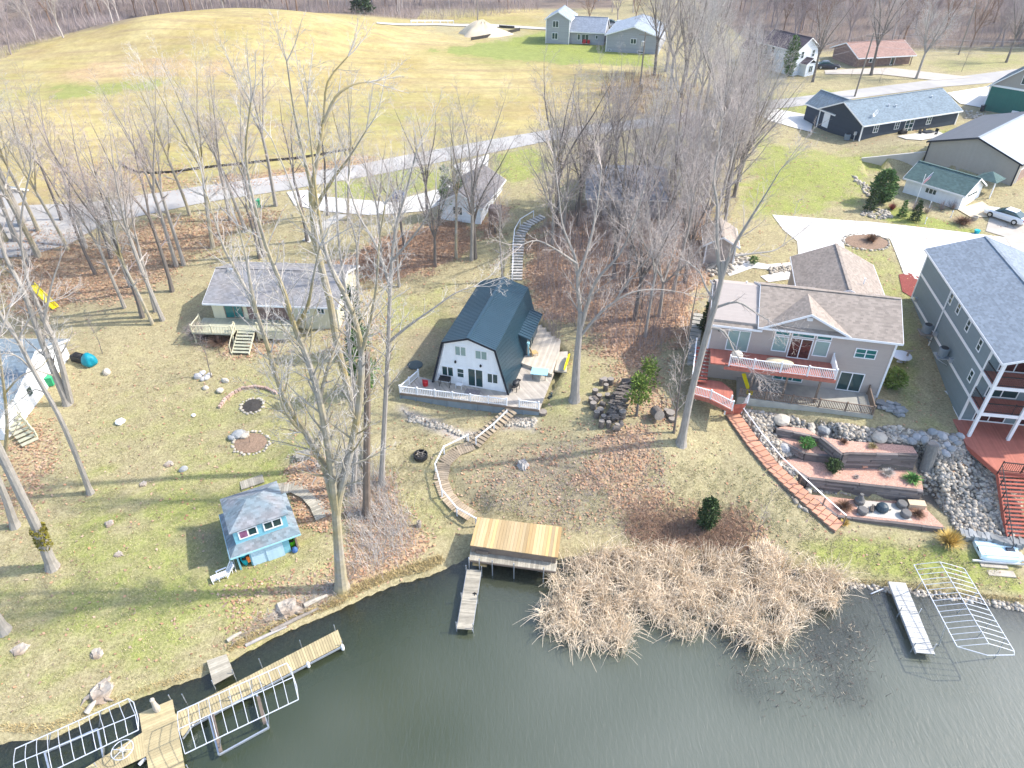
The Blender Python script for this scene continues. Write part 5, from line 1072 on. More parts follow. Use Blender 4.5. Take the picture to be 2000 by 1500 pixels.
lift('boat_lift', 'silver boat lift canopy frame beside the long plank dock', c4, rg, 11, .03, cr, [(zl(1165,545,-.8),c4[0].lerp(c4[1],.25)),(zl(1415,445,-.8),c4[0].lerp(c4[1],.66)),(zl(1225,785,-.8),c4[3].lerp(c4[2],.3)),(zl(1500,632,-.8),c4[3].lerp(c4[2],.72))], [c4[1],zl(1625,310,HH-.3),zl(1655,400,HH-.3),c4[2]])
solo('cradle_beam', MB().beam(zl(1185,560,.62),zl(1232,765,.62),.2,.14).beam(zl(1440,460,.62),zl(1478,610,.62),.2,.14), MT['timber_end'], 'two reddish bunk boards lying in the lift beside the long dock', 'boards', zl(1330,660,0), world=True)
c4 = [zl(85,750,HH),zl(715,470,HH),zl(772,645,HH),zl(100,965,HH)]; rg = (zl(75,835,HH+.3),zl(755,560,HH+.3))
lift('boat_lift', 'silver rounded boat lift frame at the bottom left corner', c4, rg, 11, .05, [zl(250,770,.5),zl(545,640,.5),zl(585,830,.5),zl(300,960,.5)], [(zl(265,770,-.8),c4[0].lerp(c4[1],.3)),(zl(550,650,-.8),c4[0].lerp(c4[1],.75)),(zl(575,835,-.8),c4[3].lerp(c4[2],.7)),(zl(330,945,-.8),c4[3].lerp(c4[2],.35))], [c4[1],zl(745,490,HH-.1),zl(770,580,HH-.2),c4[2]])
t = thing('boat_winch', 'large spoked silver crank wheel by the lift at the bottom left', 'winch', zl(682,755,1.3)); m = MB(); pts = [(.62*math.cos(a*math.pi/12),.62*math.sin(a*math.pi/12),0) for a in range(25)]; m.tube(pts,.03,6,False); m.build('rim', MT['alu'], t)
m = MB(); 
for k in range(6): m.beam((0,0,0),(.6*math.cos(k*math.pi/3),.6*math.sin(k*math.pi/3),0),.04)
m.lathe([(.13,-.08),(.13,.08)]); m.build('spokes', MT['alu'], t); MB().tube([(0,0,0),(-.1,.5,-1.6)],.05,6).build('post', MT['steel'], t)
for (u0,v0),(u1,v1),lab in (((300,690),(345,750),'loose steel tube'),((625,540),(665,610),'loose steel tube'),((540,640),(575,835),'reddish upright board in the water')): pass
solo('lift_tube', MB().tube([zl(775,840,.25),zl(812,800,.3)],.12,8), MT['alu'], 'white float tube lying under the side walkway of the lower left dock', 'float', zl(795,820,.2), world=True)
# right dock + lift
dock('dock', 'pale grey plank dock beside the white boat lift at the right shore', W(1752,1137,.6), W(1808,1276,.6), 1.25, 40, .6, 'plank_pale', (.45,.93))
z6 = lambda u,v,z: W(1680+u/5.356, 1020+v/5.356, z)
HZ = 2.6; c4 = [z6(560,445,HZ),z6(1088,485,HZ),z6(1610,1350,HZ),z6(1012,1300,HZ)]
c4r = [c4[0],c4[3],c4[2],c4[1]]; rg = (z6(835,415,HZ+.45),z6(1345,1270,HZ+.45))
lift('boat_lift', 'white ribbed boat lift canopy frame over the right shore', [c4[0],c4[3],c4[2],c4[1]], rg, 15, .02, None, [(z6(560,735,-.8),c4[0].lerp(c4[3],.22)),(z6(800,1350,-.8),c4[0].lerp(c4[3],.76)),(z6(960,1010,-.8),c4[1].lerp(c4[2],.3)),(z6(1180,1260,-.8),c4[1].lerp(c4[2],.62)),(z6(1380,1480,-.8),c4[1].lerp(c4[2],.85))], [c4[3],z6(1330,1392,HZ),z6(1612,1388,HZ),c4[2]])
solo('pipe', MB().tube([z6(110,750,.05),z6(240,695,.25)],.05,7), MT['alu'], 'white pipe lying on the stones left of the pale dock', 'pipe', z6(175,720,0), world=True)
# pedal boat on a rack
pb = thing('pedal_boat', 'pale blue ribbed pedal boat tipped on the grass by the red stairs', 'boat', W(1944,1082,.7), R(-6)); m = MB()
n = 9; L2, W2 = 1.55, .95
prof_ = [(-1,.0),(-.98,.28),(-.85,.42),(-.25,.46),(-.2,.3),(.2,.3),(.25,.46),(.85,.42),(.98,.28),(1,.0)]
vs = []
for i in range(n):
    u = i/(n-1)*2-1; k = (1-abs(u)**5)**.5*.16+.84 if abs(u) < 1 else .84
    for y,z in prof_: vs.append((u*L2, y*W2*k, z*(.6+.4*k)+.22))
m.add(vs, [(i*10+j,i*10+j+1,(i+1)*10+j+1,(i+1)*10+j) for i in range(n-1) for j in range(9)]+[tuple(range(9,-1,-1)), tuple((n-1)*10+j for j in range(10))]+[(i*10,(i+1)*10,(i+1)*10+9,i*10+9) for i in range(n-1)])
m.build('hull', MT['boat_white'], pb); m = MB()
for y in (-.75,-.6,-.45,.45,.6,.75): m.box(-1.25,1.25,y-.03,y+.03,.66,.71)
m.build('hull_ridge', MT['boat_white'], pb); MB().box(.6,1.2,-.18,.18,.5,.66).box(-1.58,-1.5,-.3,.1,.5,.62).build('seat', MT['navy_siding'], pb)
t = thing('boat_rack', 'grey plank rails under the pale blue pedal boat', 'rack', W(1944,1084,.7), R(-6)); 
for y in (-.85,.7): MB().box(-2.1,1.9,y-.06,y+.06,.05,.2).build('rail', MT['alu'], t)
MB().beam((1.5,1.0,.1),(2.0,-.9,.5),.1).beam((1.2,1.0,.1),(1.7,-.9,.4),.08).build('brace', MT['alu'], t)
for i,(u,v,l) in enumerate(((1940,1103,'nearest the pedal boat'),(1955,1120,'farther from the pedal boat'))): solo('stepping_stone', MB().box(-1.0,1.0,-.3,.3,-.05,.05), MT['rock_pale'], 'long pale stepping stone in the grass, '+l, 'stepping stone', G(u,v), R(-6))
m = MB(); rb = random.Random(5)
for i in range(15):
    p = G(1876+i*8.2,1047+i*1.4+rb.uniform(-2,2)); m.rbox((p.x,p.y,p.z+.25),.34,.75,.55,rb.uniform(-.5,-.1),rb.uniform(-.15,.15))
solo('stone_edging', m, MT['rock_blue'], 'row of tilted dark stone blocks behind the pale blue pedal boat', 'stones', G(1935,1055), world=True)
# ---------------------------------------------------------------- terraced garden of the tan house
def twall(label, pts, zt, h, th=.28):
    """pts: top edge pixels at height zt"""
    P = [W(u,v,zt+.05) for u,v in pts]; m = MB(); rw_ = random.Random(len(label)); n = max(2, round(h/.22)); hh = h/n
    for a,b in zip(P[:-1],P[1:]):
        d = b-a; L = d.length; rz = math.atan2(d.y,d.x)
        for k in range(n):
            s = -rw_.random()*1.5
            while s < L:
                e = min(L, s+rw_.uniform(1.6,2.8)); s0_ = max(0,s)
                if e-s0_ > .05:
                    c = a.lerp(b,(s0_+e)/2/L); m.rbox((c.x+rw_.uniform(-.02,.02),c.y+rw_.uniform(-.03,.03),zt+.06-hh*(k+.5)),(e-s0_)-.03,th,hh-.02,rz)
                s = e
    c = sum(P,Vector())/len(P); return solo('timber_wall', m, MT['timber'], label, 'retaining wall', (c.x,c.y,zt-h), world=True)
tp = lambda s: [(1400+float(a.split(',')[0])/4, 760+float(a.split(',')[1])/4) for a in s.split()]
twall('lowest timber retaining wall facing the shore lawn', tp('765,855 940,988 1785,1088'), 1.3, .95)
twall('tall timber wall above the stone seats, second from the shore', tp('500,562 715,692 1612,794'), 2.6, 1.5)
twall('short dark timber wall beside the lime shrub in the terraced garden', tp('475,388 690,500 935,527'), 3.3, .85)
twall('long timber wall with a diagonal dark end below the top mulch bed', tp('812,372 985,508 1032,497 1572,512'), 4.2, 1.75)
twall('small topmost timber wall at the left of the terraced garden', tp('466,308 600,333 745,362 805,378'), 3.95, .8)
t5 = lambda u,v,z: W(1400+u/4, 760+v/4, z)
bl_ = MB(); rb = random.Random(8)
for i in range(30):
    u = 920+rb.uniform(0,240); bl_.rbox(t5(u, 562+(u-920)*.13+rb.uniform(0,35), 2.65)+Vector((0,0,rb.uniform(0,.25))), .4,.25,.12, rb.uniform(-.4,.2))
solo('brick_heap', bl_, mat('brick',(.45,.24,.17),island=.25), 'heap of loose reddish bricks against the timber wall', 'bricks', t5(1040,590,2.6), world=True)
b0 = t5(1625,660,2.4); b1 = t5(1692,432,5.0)
t = thing('dead_snag', 'tall cut grey tree trunk at the right end of the timber walls', 'dead tree', b0); m = MB(); A_ = Vector((0,0,-.5)); B_ = b1-b0
m.tube([A_, A_.lerp(B_,.15)+Vector((0,0,.1)), A_.lerp(B_,.6), B_],[.85,.6,.5,.46],14); m.build('trunk', MT['snag'], t, smooth=False); MB().lathe([(.44,0),(.43,.03),(.1,.02)],B_,14).build('cut_top', MT['log_end'], t)
def seat(u,v,label,tall=False):
    t = thing('garden_stool', label, 'stone stool', t5(u,v,1.3), 0, None); MB().lathe([(.38,0),(.43,.12),(.42,.4),(.34,.48),(.02,.5)], n=14).build('seat', MT['stone_seat'], t)
    if tall: MB().lathe([(.3,.48),(.22,.75),(.14,.95),(.16,1.05)], n=12).build('urn', MT['stone_seat'], t)
seat(1108,890,'round dark stone seat carrying a small urn, nearest the timber wall',True); seat(1132,965,'round dark stone seat left of the covered fire bowl'); seat(1438,915,'round dark stone seat beside the pale block bench'); seat(1470,990,'round dark stone seat at the front right of the fire bowl')
t = thing('fire_bowl', 'fire bowl under a dark blue cover on the concrete pad', 'fire bowl', t5(1285,945,1.3)); MB().lathe([(.42,0),(.5,.15),(.48,.4),(.35,.6),(.12,.7),(.02,.72)], n=14).build('cover', mat('bowl_cover',(.035,.06,.08),rough=.5), t); MB().beam((.4,-.1,.1),(.75,-.05,.1),.06).build('handle', MT['black'], t)
m = MB(); rb = random.Random(2)
for i in range(8): c = Vector((rb.uniform(-.35,.35),rb.uniform(-.15,.15),.1+.12*(i>4))); m.tube([c-Vector((.15,.25,0)),c+Vector((.1,.25,0))],.07,6)
solo('kindling', m, MT['log_bark'], 'little heap of split logs left of the covered fire bowl', 'logs', t5(1205,945,1.32))
solo('block_bench', MB().box(-.65,.65,-.3,.3,0,.5).box(-.67,.67,-.32,.32,.46,.52), MT['crate'], 'pale sandstone coloured block bench against the timber wall', 'bench', t5(1550,920,1.3), R(-8))
solo('slate_pile', (lambda m: [m.rbox((random.uniform(-1.2,1.2),random.uniform(-.7,.7),.1+random.random()*.3),.6,.35,.14,random.uniform(-.6,.6)) for i in range(36)] and m)(MB()), MT['rock_blue'], 'pile of dark flat stones at the corner of the lower patio', 'stones', G(1738,800), R(-30))
solo('round_table', MB().lathe([(.9,.66),(.92,.7),(.88,.76),(.02,.78)],n=20).lathe([(.3,0),(.06,.05),(.05,.66)],n=10), MT['alu'], 'round grey table on a post on the grass right of the tan house', 'table', G(1757,706))
solo('table_post', MB().beam((0,0,-.2),(0,0,1.3),.14).box(-.35,.35,-.05,.05,1.3,1.42), MT['pole_wood'], 'short wooden post with a crossbar beside the round grey table', 'post', G(1767,708))
solo('drain_board', MB().hexa([(-.15,-2.4,.0),(.15,-2.4,.0),(.15,2.4,.0),(-.15,2.4,.0),(-.15,-2.4,.12),(.15,-2.4,.12),(.15,2.4,.12),(-.15,2.4,.12)]), MT['alu'], 'pale blue drain pipe lying along the tall grey house', 'pipe', G(1868,785)+Vector((0,0,.05)), R(12))
t = thing('stone_steps', 'grey block steps climbing along the left side of the tan house', 'steps', G(1354,690)); m = MB(); treads(m, [gw(1353,715,.15),gw(1357,660,.2),gw(1365,615,.25)], 1.1, 13, .25, .9); m.build('step', MT['concrete_old'], t, True)
# boulders: individual larger stones
rk = random.Random(12)
def boulder(u,v,r,label,mt='rock',z=None,group=None):
    p = G(u,v) if z is None else W(u,v,z); return solo('boulder', MB().blob((0,0,r*.35),r,1.1,.9,.7,rk.randint(0,999),.12), MT[mt], label, 'boulder', p, rk.uniform(0,3), group)
boulder(1524,827,.75,'pale tan boulder at the top left corner of the timber terraces','rock_pale'); boulder(1608,843,.62,'round greenish boulder above the topmost timber wall','rock_blue'); boulder(1583,838,.5,'pinkish boulder left of the round greenish boulder','rock_pale'); boulder(1584,847,.42,'small boulder at the end of the topmost timber wall','rock_pale'); boulder(1717,860,.62,'flat pinkish boulder above the top mulch bed','rock_pale'); boulder(1527,877,.6,'grey boulder beside the short dark timber wall','rock'); boulder(1577,960,.32,'small pale boulder at the corner of the tall timber wall','rock_pale')
for i,(u,v,r) in enumerate(((1790,856,.7),(1804,864,.75),(1815,876,.6),(1838,852,.7),(1860,860,.65),(1826,868,.55),(1848,872,.6),(1856,880,.6),(1869,868,.55),(1846,888,.6),(1820,845,.6),(1800,850,.55),(1875,855,.6),(1780,864,.6),(1765,857,.5))): boulder(u,v,r*.62,'large blue grey boulder beside the cut trunk on the rock slope','rock_blue' if i%3 else 'rock',group='boulders by the cut trunk')
# ---------------------------------------------------------------- lawn features
def ring(label, u, v, rx, ry, n, r, mt, inner=None):
    c = G(u,v); ms = []; q = random.Random(n+u)
    for i in range(n):
        m = MB(); a = 2*math.pi*i/n; x,y = c.x+rx*math.cos(a)+q.uniform(-.1,.1), c.y+ry*math.sin(a)+q.uniform(-.1,.1); s = r*q.uniform(.7,1.3); m.blob((x,y,hgt(x,y)+s*.3),s,1,1,.75,i+u,.12,1); ms.append(m)
    o = thing('stone_ring', label, 'stone ring', c)
    for k in ms: k.build('stone', MT[mt], o, True)
    if inner:
        k = MB(); q = random.Random(3)
        pts = [(c.x+(rx-.15)*math.cos(a*.3927),c.y+(ry-.15)*math.sin(a*.3927)) for a in range(16)]
        k.add([(x,y,hgt(x,y)+.06) for x,y in pts]+[(c.x,c.y,hgt(c.x,c.y)+.16)], [(i,(i+1)%16,16) for i in range(16)]); k.build('bed', MT[inner], o, True)
ring('ring of pale stones round a burnt brush heap on the left lawn', 493,793,1.05,1.0,26,.15,'rock_pale','ash_dark')
ring('oval stone ring with brown mulch and a bare shrub on the left lawn', 490,866,1.6,1.3,30,.14,'rock_pale','mulch_brown')
boulder(465,852,.55,'large grey green boulder in the oval stone ring','rock_blue'); boulder(452,858,.35,'small grey boulder left of the large one in the oval ring','rock_blue'); boulder(478,855,.38,'pale boulder right of the large one in the oval ring','rock_pale')
for i,(u,v,r) in enumerate(((388,737,.4),(396,731,.35),(404,738,.38),(398,742,.3),(410,733,.3))): boulder(u,v,r,'grey stone heaped at the foot of the little tree before the cream house','rock',group='stones round the little lawn tree')
boulder(440,745,.38,'pale boulder alone right of the little lawn tree','rock_pale'); boulder(431,765,.36,'pale flat boulder just above the curved paver edging','rock_pale'); boulder(402,759,.3,'low tan stone below the little lawn tree','rock_pale')
boulder(235,825,.4,'white broken stone lying on the middle of the left lawn','white'); boulder(209,728,.45,'white boulder beside the teal tarp','rock_pale'); boulder(358,918,.35,'dark grey stone in the grass above the blue shed','rock_blue'); boulder(378,812,.18,'tiny white stone below the curved paver edging','white')
boulder(905,840,.001,'x') if False else None
m = MB(); q = random.Random(4); pts = [(430,796),(440,782),(455,770),(475,760),(500,757),(520,760),(545,771)]
P = [G(*p) for p in pts]
for a,b in zip(P[:-1],P[1:]):
    n = max(2,int((b-a).length/.28))
    for i in range(n): c = a.lerp(b,i/n); m.rbox((c.x,c.y,c.z+.12),.26,.22,.3,math.atan2((b-a).y,(b-a).x))
solo('paver_edging', m, MT['paver'], 'curved low edging of pinkish pavers on the left lawn', 'edging', P[3], world=True)
def stump(u,v,r,h,label,roots=True,mt='wood_pale'):
    p = G(u,v); r *= .78; h *= .8; t = thing('tree_stump', label, 'stump', p); m = MB().lathe([(r*1.25,-.1),(r*1.1,.05),(r*.95,h*.6),(r*.85,h),(r*.5,h*.92),(r*.02,h*.85)], n=11)
    q = random.Random(int(u)); m.v = [(x*(1+q.uniform(-.3,.3)),y*(1+q.uniform(-.3,.3)),z+q.uniform(-.22,.22)*h) for x,y,z in m.v]; m.build('stump', MT[mt], t)
    if roots:
        k = MB()
        for i in range(3): a = i*2.1+q.uniform(-.8,.8); L = r*q.uniform(1.2,1.9); MB().tube([(r*.7*math.cos(a),r*.7*math.sin(a),h*.35),(L*.7*math.cos(a),L*.7*math.sin(a),.1),(L*math.cos(a+.2),L*math.sin(a+.2),-.05)],[r*.25,r*.16,r*.04],6).build('root', MT[mt], t)
        pass
stump(1021,909,.55,.55,'pale grey stump on the bare slope below the cabin',True,'rock'); stump(214,1023,.4,.2,'rotten low stump upper of the two left of the blue shed'); stump(232,1083,.35,.15,'crumbled dark stump nearest the blue shed on its left'); stump(190,1277,.45,.25,'whitish rotten stump in the middle of the lower left lawn'); stump(198,1352,.95,.45,'large rotten stump with spread roots above the lower left lift'); stump(562,1188,1.0,.4,'broad rotting orange stump on the bank near the big pale tree'); stump(40,1268,.6,.2,'low rotten stump at the left edge of the lawn'); stump(280,946,.35,.15,'small stump in the grass left of the shed roof'); stump(819,1028,.22,.75,'short brown stump left of the boathouse',False); stump(330,906,.4,.12,'thin scrap of stump above the shed on the lawn')
def deadlog(u0,v0,u1,v1,r,label,mt='log_end'):
    a,b = G(u0,v0),G(u1,v1); c = (a+b)/2; m = MB().tube([a+Vector((0,0,r*.6)),a.lerp(b,.5)+Vector((0,0,r)),b+Vector((0,0,r*.7))],[r,r*.9,r*.6],8); solo('driftwood', m, MT[mt], label, 'driftwood', c, world=True)
deadlog(445,1253,472,1237,.16,'short pale driftwood log by the gangway end','rock_pale'); deadlog(530,1235,622,1190,.16,'long grey log along the left bank','log_end'); deadlog(480,1262,560,1225,.13,'thin grey log lower on the left bank','rock'); deadlog(595,1185,640,1165,.2,'pale log nearest the big tree on the left bank','rock_pale'); deadlog(170,1395,190,1370,.2,'bleached root beside the large rotten stump','rock_pale')
deadlog(520,1215,545,1200,.12,'short brown log beside the orange stump','stump')
t = thing('fire_ring', 'dark metal fire ring beside dry brush on the lawn below the cabin', 'fire ring', G(822,893)); m = MB(); N=18
for r,z0,z1 in ((.62,0,.4),): m.add([(r*math.cos(2*math.pi*i/N),r*math.sin(2*math.pi*i/N),z) for z in (0,.4) for i in range(N)]+[((r-.07)*math.cos(2*math.pi*i/N),(r-.07)*math.sin(2*math.pi*i/N),z) for z in (.4,.05) for i in range(N)], [(i,(i+1)%N,N+(i+1)%N,N+i) for i in range(N)]+[(N+i,N+(i+1)%N,2*N+(i+1)%N,2*N+i) for i in range(N)]+[(2*N+i,2*N+(i+1)%N,3*N+(i+1)%N,3*N+i) for i in range(N)])
m.build('ring', MT['black_metal'], t); MB().lathe([(.55,.05),(.3,.15),(.02,.2)],n=12).build('ash', MT['ash_dark'], t)
m = MB(); q = random.Random(6)
for i in range(14): c = Vector((q.uniform(-.3,.3),q.uniform(-.3,.3),.3)); m.tube([c,c+Vector((q.uniform(-.4,.4),q.uniform(-.4,.4),.1))],.03,5)
m.build('sticks', MT['log_end'], t)
solo('crate', MB().box(-.55,.55,-.4,.4,.0,.45).box(-.6,.6,-.45,.45,.45,.5), MT['plank_old'], 'grey wooden crate table at the foot of the forked trees', 'crate', G(593,894), R(15))
t = thing('play_slide', 'long yellow playground slide among the left trees', 'slide', G(107,602), R(56)); L = 3.2
m = MB(); pr = [(-.4,0,.12),(.3,.0,.12)]
m.add([(x,y,z) for y,z in ((-.2,.1),(.4,.15),(3.0,1.75),(3.4,1.8)) for x in (-.32,.32)], [(0,1,3,2),(2,3,5,4),(4,5,7,6)]).hexa([(-.37,-.2,.1),(-.3,-.2,.1),(-.3,3.4,1.8),(-.37,3.4,1.8),(-.37,-.2,.3),(-.3,-.2,.3),(-.3,3.4,2.0),(-.37,3.4,2.0)]).hexa([(.3,-.2,.1),(.37,-.2,.1),(.37,3.4,1.8),(.3,3.4,1.8),(.3,-.2,.3),(.37,-.2,.3),(.37,3.4,2.0),(.3,3.4,2.0)])
m.build('chute', MT['yellow'], t); 
for x in (-.35,.35): MB().beam((x,3.5,-.2),(x,3.5,2.3),.09).build('leg', MT['wood_post'], t)
MB().box(-.4,.4,3.4,4.2,1.72,1.8).build('platform', MT['wood_post'], t)
t = thing('tarp_heap', 'teal tarp thrown over a dark machine beside the left white house', 'tarp', G(176,712), R(-20)); MB().blob((0,0,.55),.75,1.1,.9,.8,3,.12,3).build('tarp', MT['teal'], t); MB().box(-2.0,-.5,-.35,.45,.15,.8).blob((-1.4,0,.8),.45,1.3,.8,.5,4,.1).build('machine', MT['black'], t)
# ---------------------------------------------------------------- log rounds and firewood
q = random.Random(21)
def logr(u,v,r,L,lean,rz,label,group=None):
    t = thing('log_round', label, 'log', G(u,v), rz, group); M = Matrix.Rotation(lean,4,'X'); m = MB().lathe([(r*.98,0),(r,L*.3),(r*.96,L*.98)], n=12)
    k = MB().lathe([(r*.94,L*.98),(r*.93,L),(r*.02,L+.01)], n=12); off = r if lean > .5 else 0
    for x in (m,k): x.v = [tuple(M@Vector(p)+Vector((0,0,off))) for p in x.v]
    m.build('bark', MT['log_bark'], t); k.build('cut_end', MT['log_end'], t)
LG = [(1174,752),(1183,762),(1187,776),(1170,779),(1165,790),(1182,795),(1158,798),(1172,806),(1190,808),(1196,820),(1178,822),(1165,815),(1200,795),(1205,812),(1212,828),(1188,834),(1174,834),(1203,838),(1155,786),(1195,785),(1192,750),(1215,815),(1162,770),(1210,840),(1180,748)]
for u,v in LG: logr(u,v,q.uniform(.22,.36),q.uniform(.45,.75),q.choice([0,0,.2,1.45]),q.uniform(0,6),'sawn log round tumbled beside the firewood stack','log rounds beside the firewood stack')
m = MB()
for i in range(260):
    s_ = q.random(); u = 1196+s_*34+q.uniform(-12,12); v = 822-s_*72+q.uniform(-5,5); p = G(u,v); a = q.uniform(-.35,.35)
    c = p+Vector((0,0,.1+.9*q.random()*(1-abs(s_-.5)*.8))); d = Vector((math.cos(a),math.sin(a),q.uniform(-.15,.15)))*.3; m.tube([c-d,c+d],q.uniform(.07,.13),5)
solo('firewood_stack', m, MT['log_bark'], 'long stack of split grey firewood right of the big forked tree', 'firewood', G(1215,785), world=True)
logr(1278,810,.5,1.1,1.35,.2,'thick log lying on its side right of the green pine'); logr(1308,812,.42,.5,.1,0,'upright log round near the trunk of the tall leaning tree'); logr(1300,806,.25,.4,.1,1,'small log behind the upright round near the tall tree'); logr(1312,822,.35,.3,.05,2,'flat log slice in front of the upright round near the tall tree'); logr(1060,808,.4,.3,.0,2,'low log slice at the right corner of the cabin deck')
# ---------------------------------------------------------------- upper lots: flag, ring, vehicles, poles, fences
fp = thing('flag_pole', 'white flagpole with a striped flag in front of the white garage', 'flagpole', G(1786,402)); MB().tube([(0,0,-.1),(0,0,4.2)],.045,7).tube([(0,0,3.2),(1.0,.2,4.4)],.03,6).build('pole', MT['white'], fp)
m1,m2,m3 = MB(),MB(),MB(); a = Vector((1.0,.2,4.4)); d = Vector((-.9,-.18,-1.1)); dn = Vector((-.15,0,-.85))
for i in range(13):
    k0,k1 = i/13,(i+1)/13; s0_ = .42 if i < 7 else 0
    for s_, e_ in ((s0_,.75),(.75,1)):
        dz = lambda s: Vector((.05*math.sin(s*9),-.14*math.sin(s*7),-.1*math.sin(s*5))); (m1 if i%2==0 else m2).ext([a+d*s_+dn*k0+dz(s_),a+d*e_+dn*k0+dz(e_),a+d*e_+dn*k1+dz(e_),a+d*s_+dn*k1+dz(s_)],(.004,.012,0))
m3.ext([a,a+d*.42+Vector((0,-.02,-.02)),a+d*.42+dn*.54+Vector((0,-.02,-.02)),a+dn*.54],(.004,.014,0)); fl_ = m2.build('flag', MT['white'], fp); m1.build('red_stripes', MT['flag_red'], fl_); st_ = m3.build('canton', MT['flag_blue'], fl_); m = MB()
for i in range(5):
    for j in range(4): c = a+d*(.05+i*.08)+dn*(.07+j*.13)+Vector((0,-.018,0)); m.box(c.x-.015,c.x+.015,c.y-.01,c.y,c.z-.015,c.z+.015)
m.build('stars', MT['white'], fl_)
ring('oval bed of stones and dry plants in the notch of the bright driveway', 1692,473,2.7,1.9,34,.18,'rock_pale','mulch_brown')
def car(loc, rz, mt, label, kind='sedan', name='parked_car', L=4.8):
    t = thing(name, label, 'car' if kind != 'truck' else 'pickup truck', loc, rz); hl = L/2; m = MB()
    def loft(sec, m):
        k = len(m.v); 
        for x,zb,zt,hw,tw_ in sec:
            for y,z in ((-hw*.94,zb),(hw*.94,zb),(hw,zb+(zt-zb)*.35),(hw*.98,zb+(zt-zb)*.75),(tw_,zt),(-tw_,zt),(-hw*.98,zb+(zt-zb)*.75),(-hw,zb+(zt-zb)*.35)): m.v.append((x,y,z))
        n = len(sec); m.f += [(k+i*8+j,k+i*8+(j+1)%8,k+(i+1)*8+(j+1)%8,k+(i+1)*8+j) for i in range(n-1) for j in range(8)]; m.f += [tuple(k+j for j in range(7,-1,-1)), tuple(k+(n-1)*8+j for j in range(8))]
    if kind == 'truck': sec = [(-hl,.5,1.05,.88,.8),(-hl+.1,.38,1.12,.95,.9),(-.4,.34,1.14,.97,.92),(hl-1.5,.34,1.14,.97,.9),(hl-.2,.36,1.05,.93,.8),(hl,.5,.9,.85,.7)]
    else: sec = [(-hl,.45,.8,.72,.6),(-hl+.12,.3,.95,.84,.72),(-hl+.7,.24,1.0,.9,.78),(-.6,.22,.98,.92,.8),(.6,.22,.96,.92,.8),(hl-.9,.24,.86,.9,.74),(hl-.2,.3,.74,.84,.62),(hl,.42,.62,.7,.5)]
    loft(sec, m); m.build('body', MT[mt], t, smooth=False); g = MB(); c_ = MB()
    if kind == 'truck': gs=[(-.5,1.1,1.12,.9,.88),(-.35,1.1,1.75,.9,.72),(.9,1.1,1.75,.9,.72),(1.5,1.1,1.14,.9,.86)]; rf=(-.35,.9)
    else: gs=[(-hl+.45,.92,.98,.8,.75),(-hl+1.35,.92,1.38,.82,.6),(.1,.92,1.42,.84,.62),(1.15,.9,.95,.82,.74)]; rf=(-hl+1.3,.15)
    loft(gs, g); g.build('window', MT['glass'], t); zr_ = 1.74 if kind=='truck' else 1.39
    c_.hexa([(rf[0],-.64,zr_),(rf[1],-.66,zr_+.03),(rf[1],.66,zr_+.03),(rf[0],.64,zr_),(rf[0]+.05,-.58,zr_+.06),(rf[1]-.05,-.6,zr_+.08),(rf[1]-.05,.6,zr_+.08),(rf[0]+.05,.58,zr_+.06)]).build('roof', MT[mt], t)
    for x in (-hl+.95,hl-.95):
        for y in (-.86,.86):
            w_ = MB().lathe([(.2,-.1),(.34,-.1),(.35,0),(.34,.1),(.2,.1)],n=16); w_.v=[(p[0]+x,p[2]+y,p[1]+.34) for p in w_.v]; o = w_.build('wheel', MT['rubber'], t); r_ = MB().lathe([(.02,-.11),(.2,-.11),(.2,.11),(.02,.11)],n=10); r_.v=[(p[0]+x,p[2]+y,p[1]+.34) for p in r_.v]; r_.build('rim', MT['steel'], o)
    for y in (-.6,.6): MB().box(-hl-.01,-hl+.14,y-.18,y+.18,.66,.84).build('tail_light', MT['tail_red'], t); MB().box(hl-.24,hl-.03,y-.16,y+.16,.55,.68).build('headlight', MT['alu'], t)
    if kind=='truck': MB().box(-hl+.12,-.6,-.75,.75,1.1,1.16).build('bed', MT['black'], t)
    return t
cA, cB = W(1922,415,8.4), W(2003,442,8.4)
car((cA+cB)/2, math.atan2(cA.y-cB.y,cA.x-cB.x), 'car_white', 'white sedan parked on grey gravel by the white garage')
car(G(1206,55), R(-8), 'car_silver', 'silver pickup truck parked behind the pale grey house', 'truck', 'pickup_truck', 5.4)
car(G(1194,50), R(-8), 'car_dark', 'dark car half hidden behind the silver pickup truck'); car(G(1615,134), R(-8), 'car_dark', 'dark blue car on the gravel beside the white farmhouse')
solo('trailer', MB().box(-.8,.8,-.5,.5,.4,1.0).blob((0,0,1.0),.7,1.1,.7,.5,4,.1).lathe([(.25,0),(.25,.1)],(0,-.6,.2),8), MT['blue_bag'], 'small blue covered cart on the pale driveway', 'cart', G(780,392))
solo('garden_tub', MB().lathe([(.3,0),(.42,.5),(.36,.5),(.3,.3)],n=12), MT['rock_pale'], 'pinkish garden tub beside the white sedan', 'planter', G(1902,430)); solo('planter', MB().lathe([(.25,0),(.35,.45),(.02,.4)],n=10), MT['turquoise'], 'turquoise pot at the far edge of the bright driveway', 'planter', G(1907,456))
for i,(u,v) in enumerate(((1815,405),(1806,437),(1857,424))): solo('garden_stake', MB().lathe([(.1,0),(.05,.1),(.04,.6),(.1,.7),(.02,.9)],n=8), MT['white'], 'small white garden ornament, '+('nearest the garage wall','nearest the bright driveway','nearest the white sedan')[i], 'ornament', G(u,v))
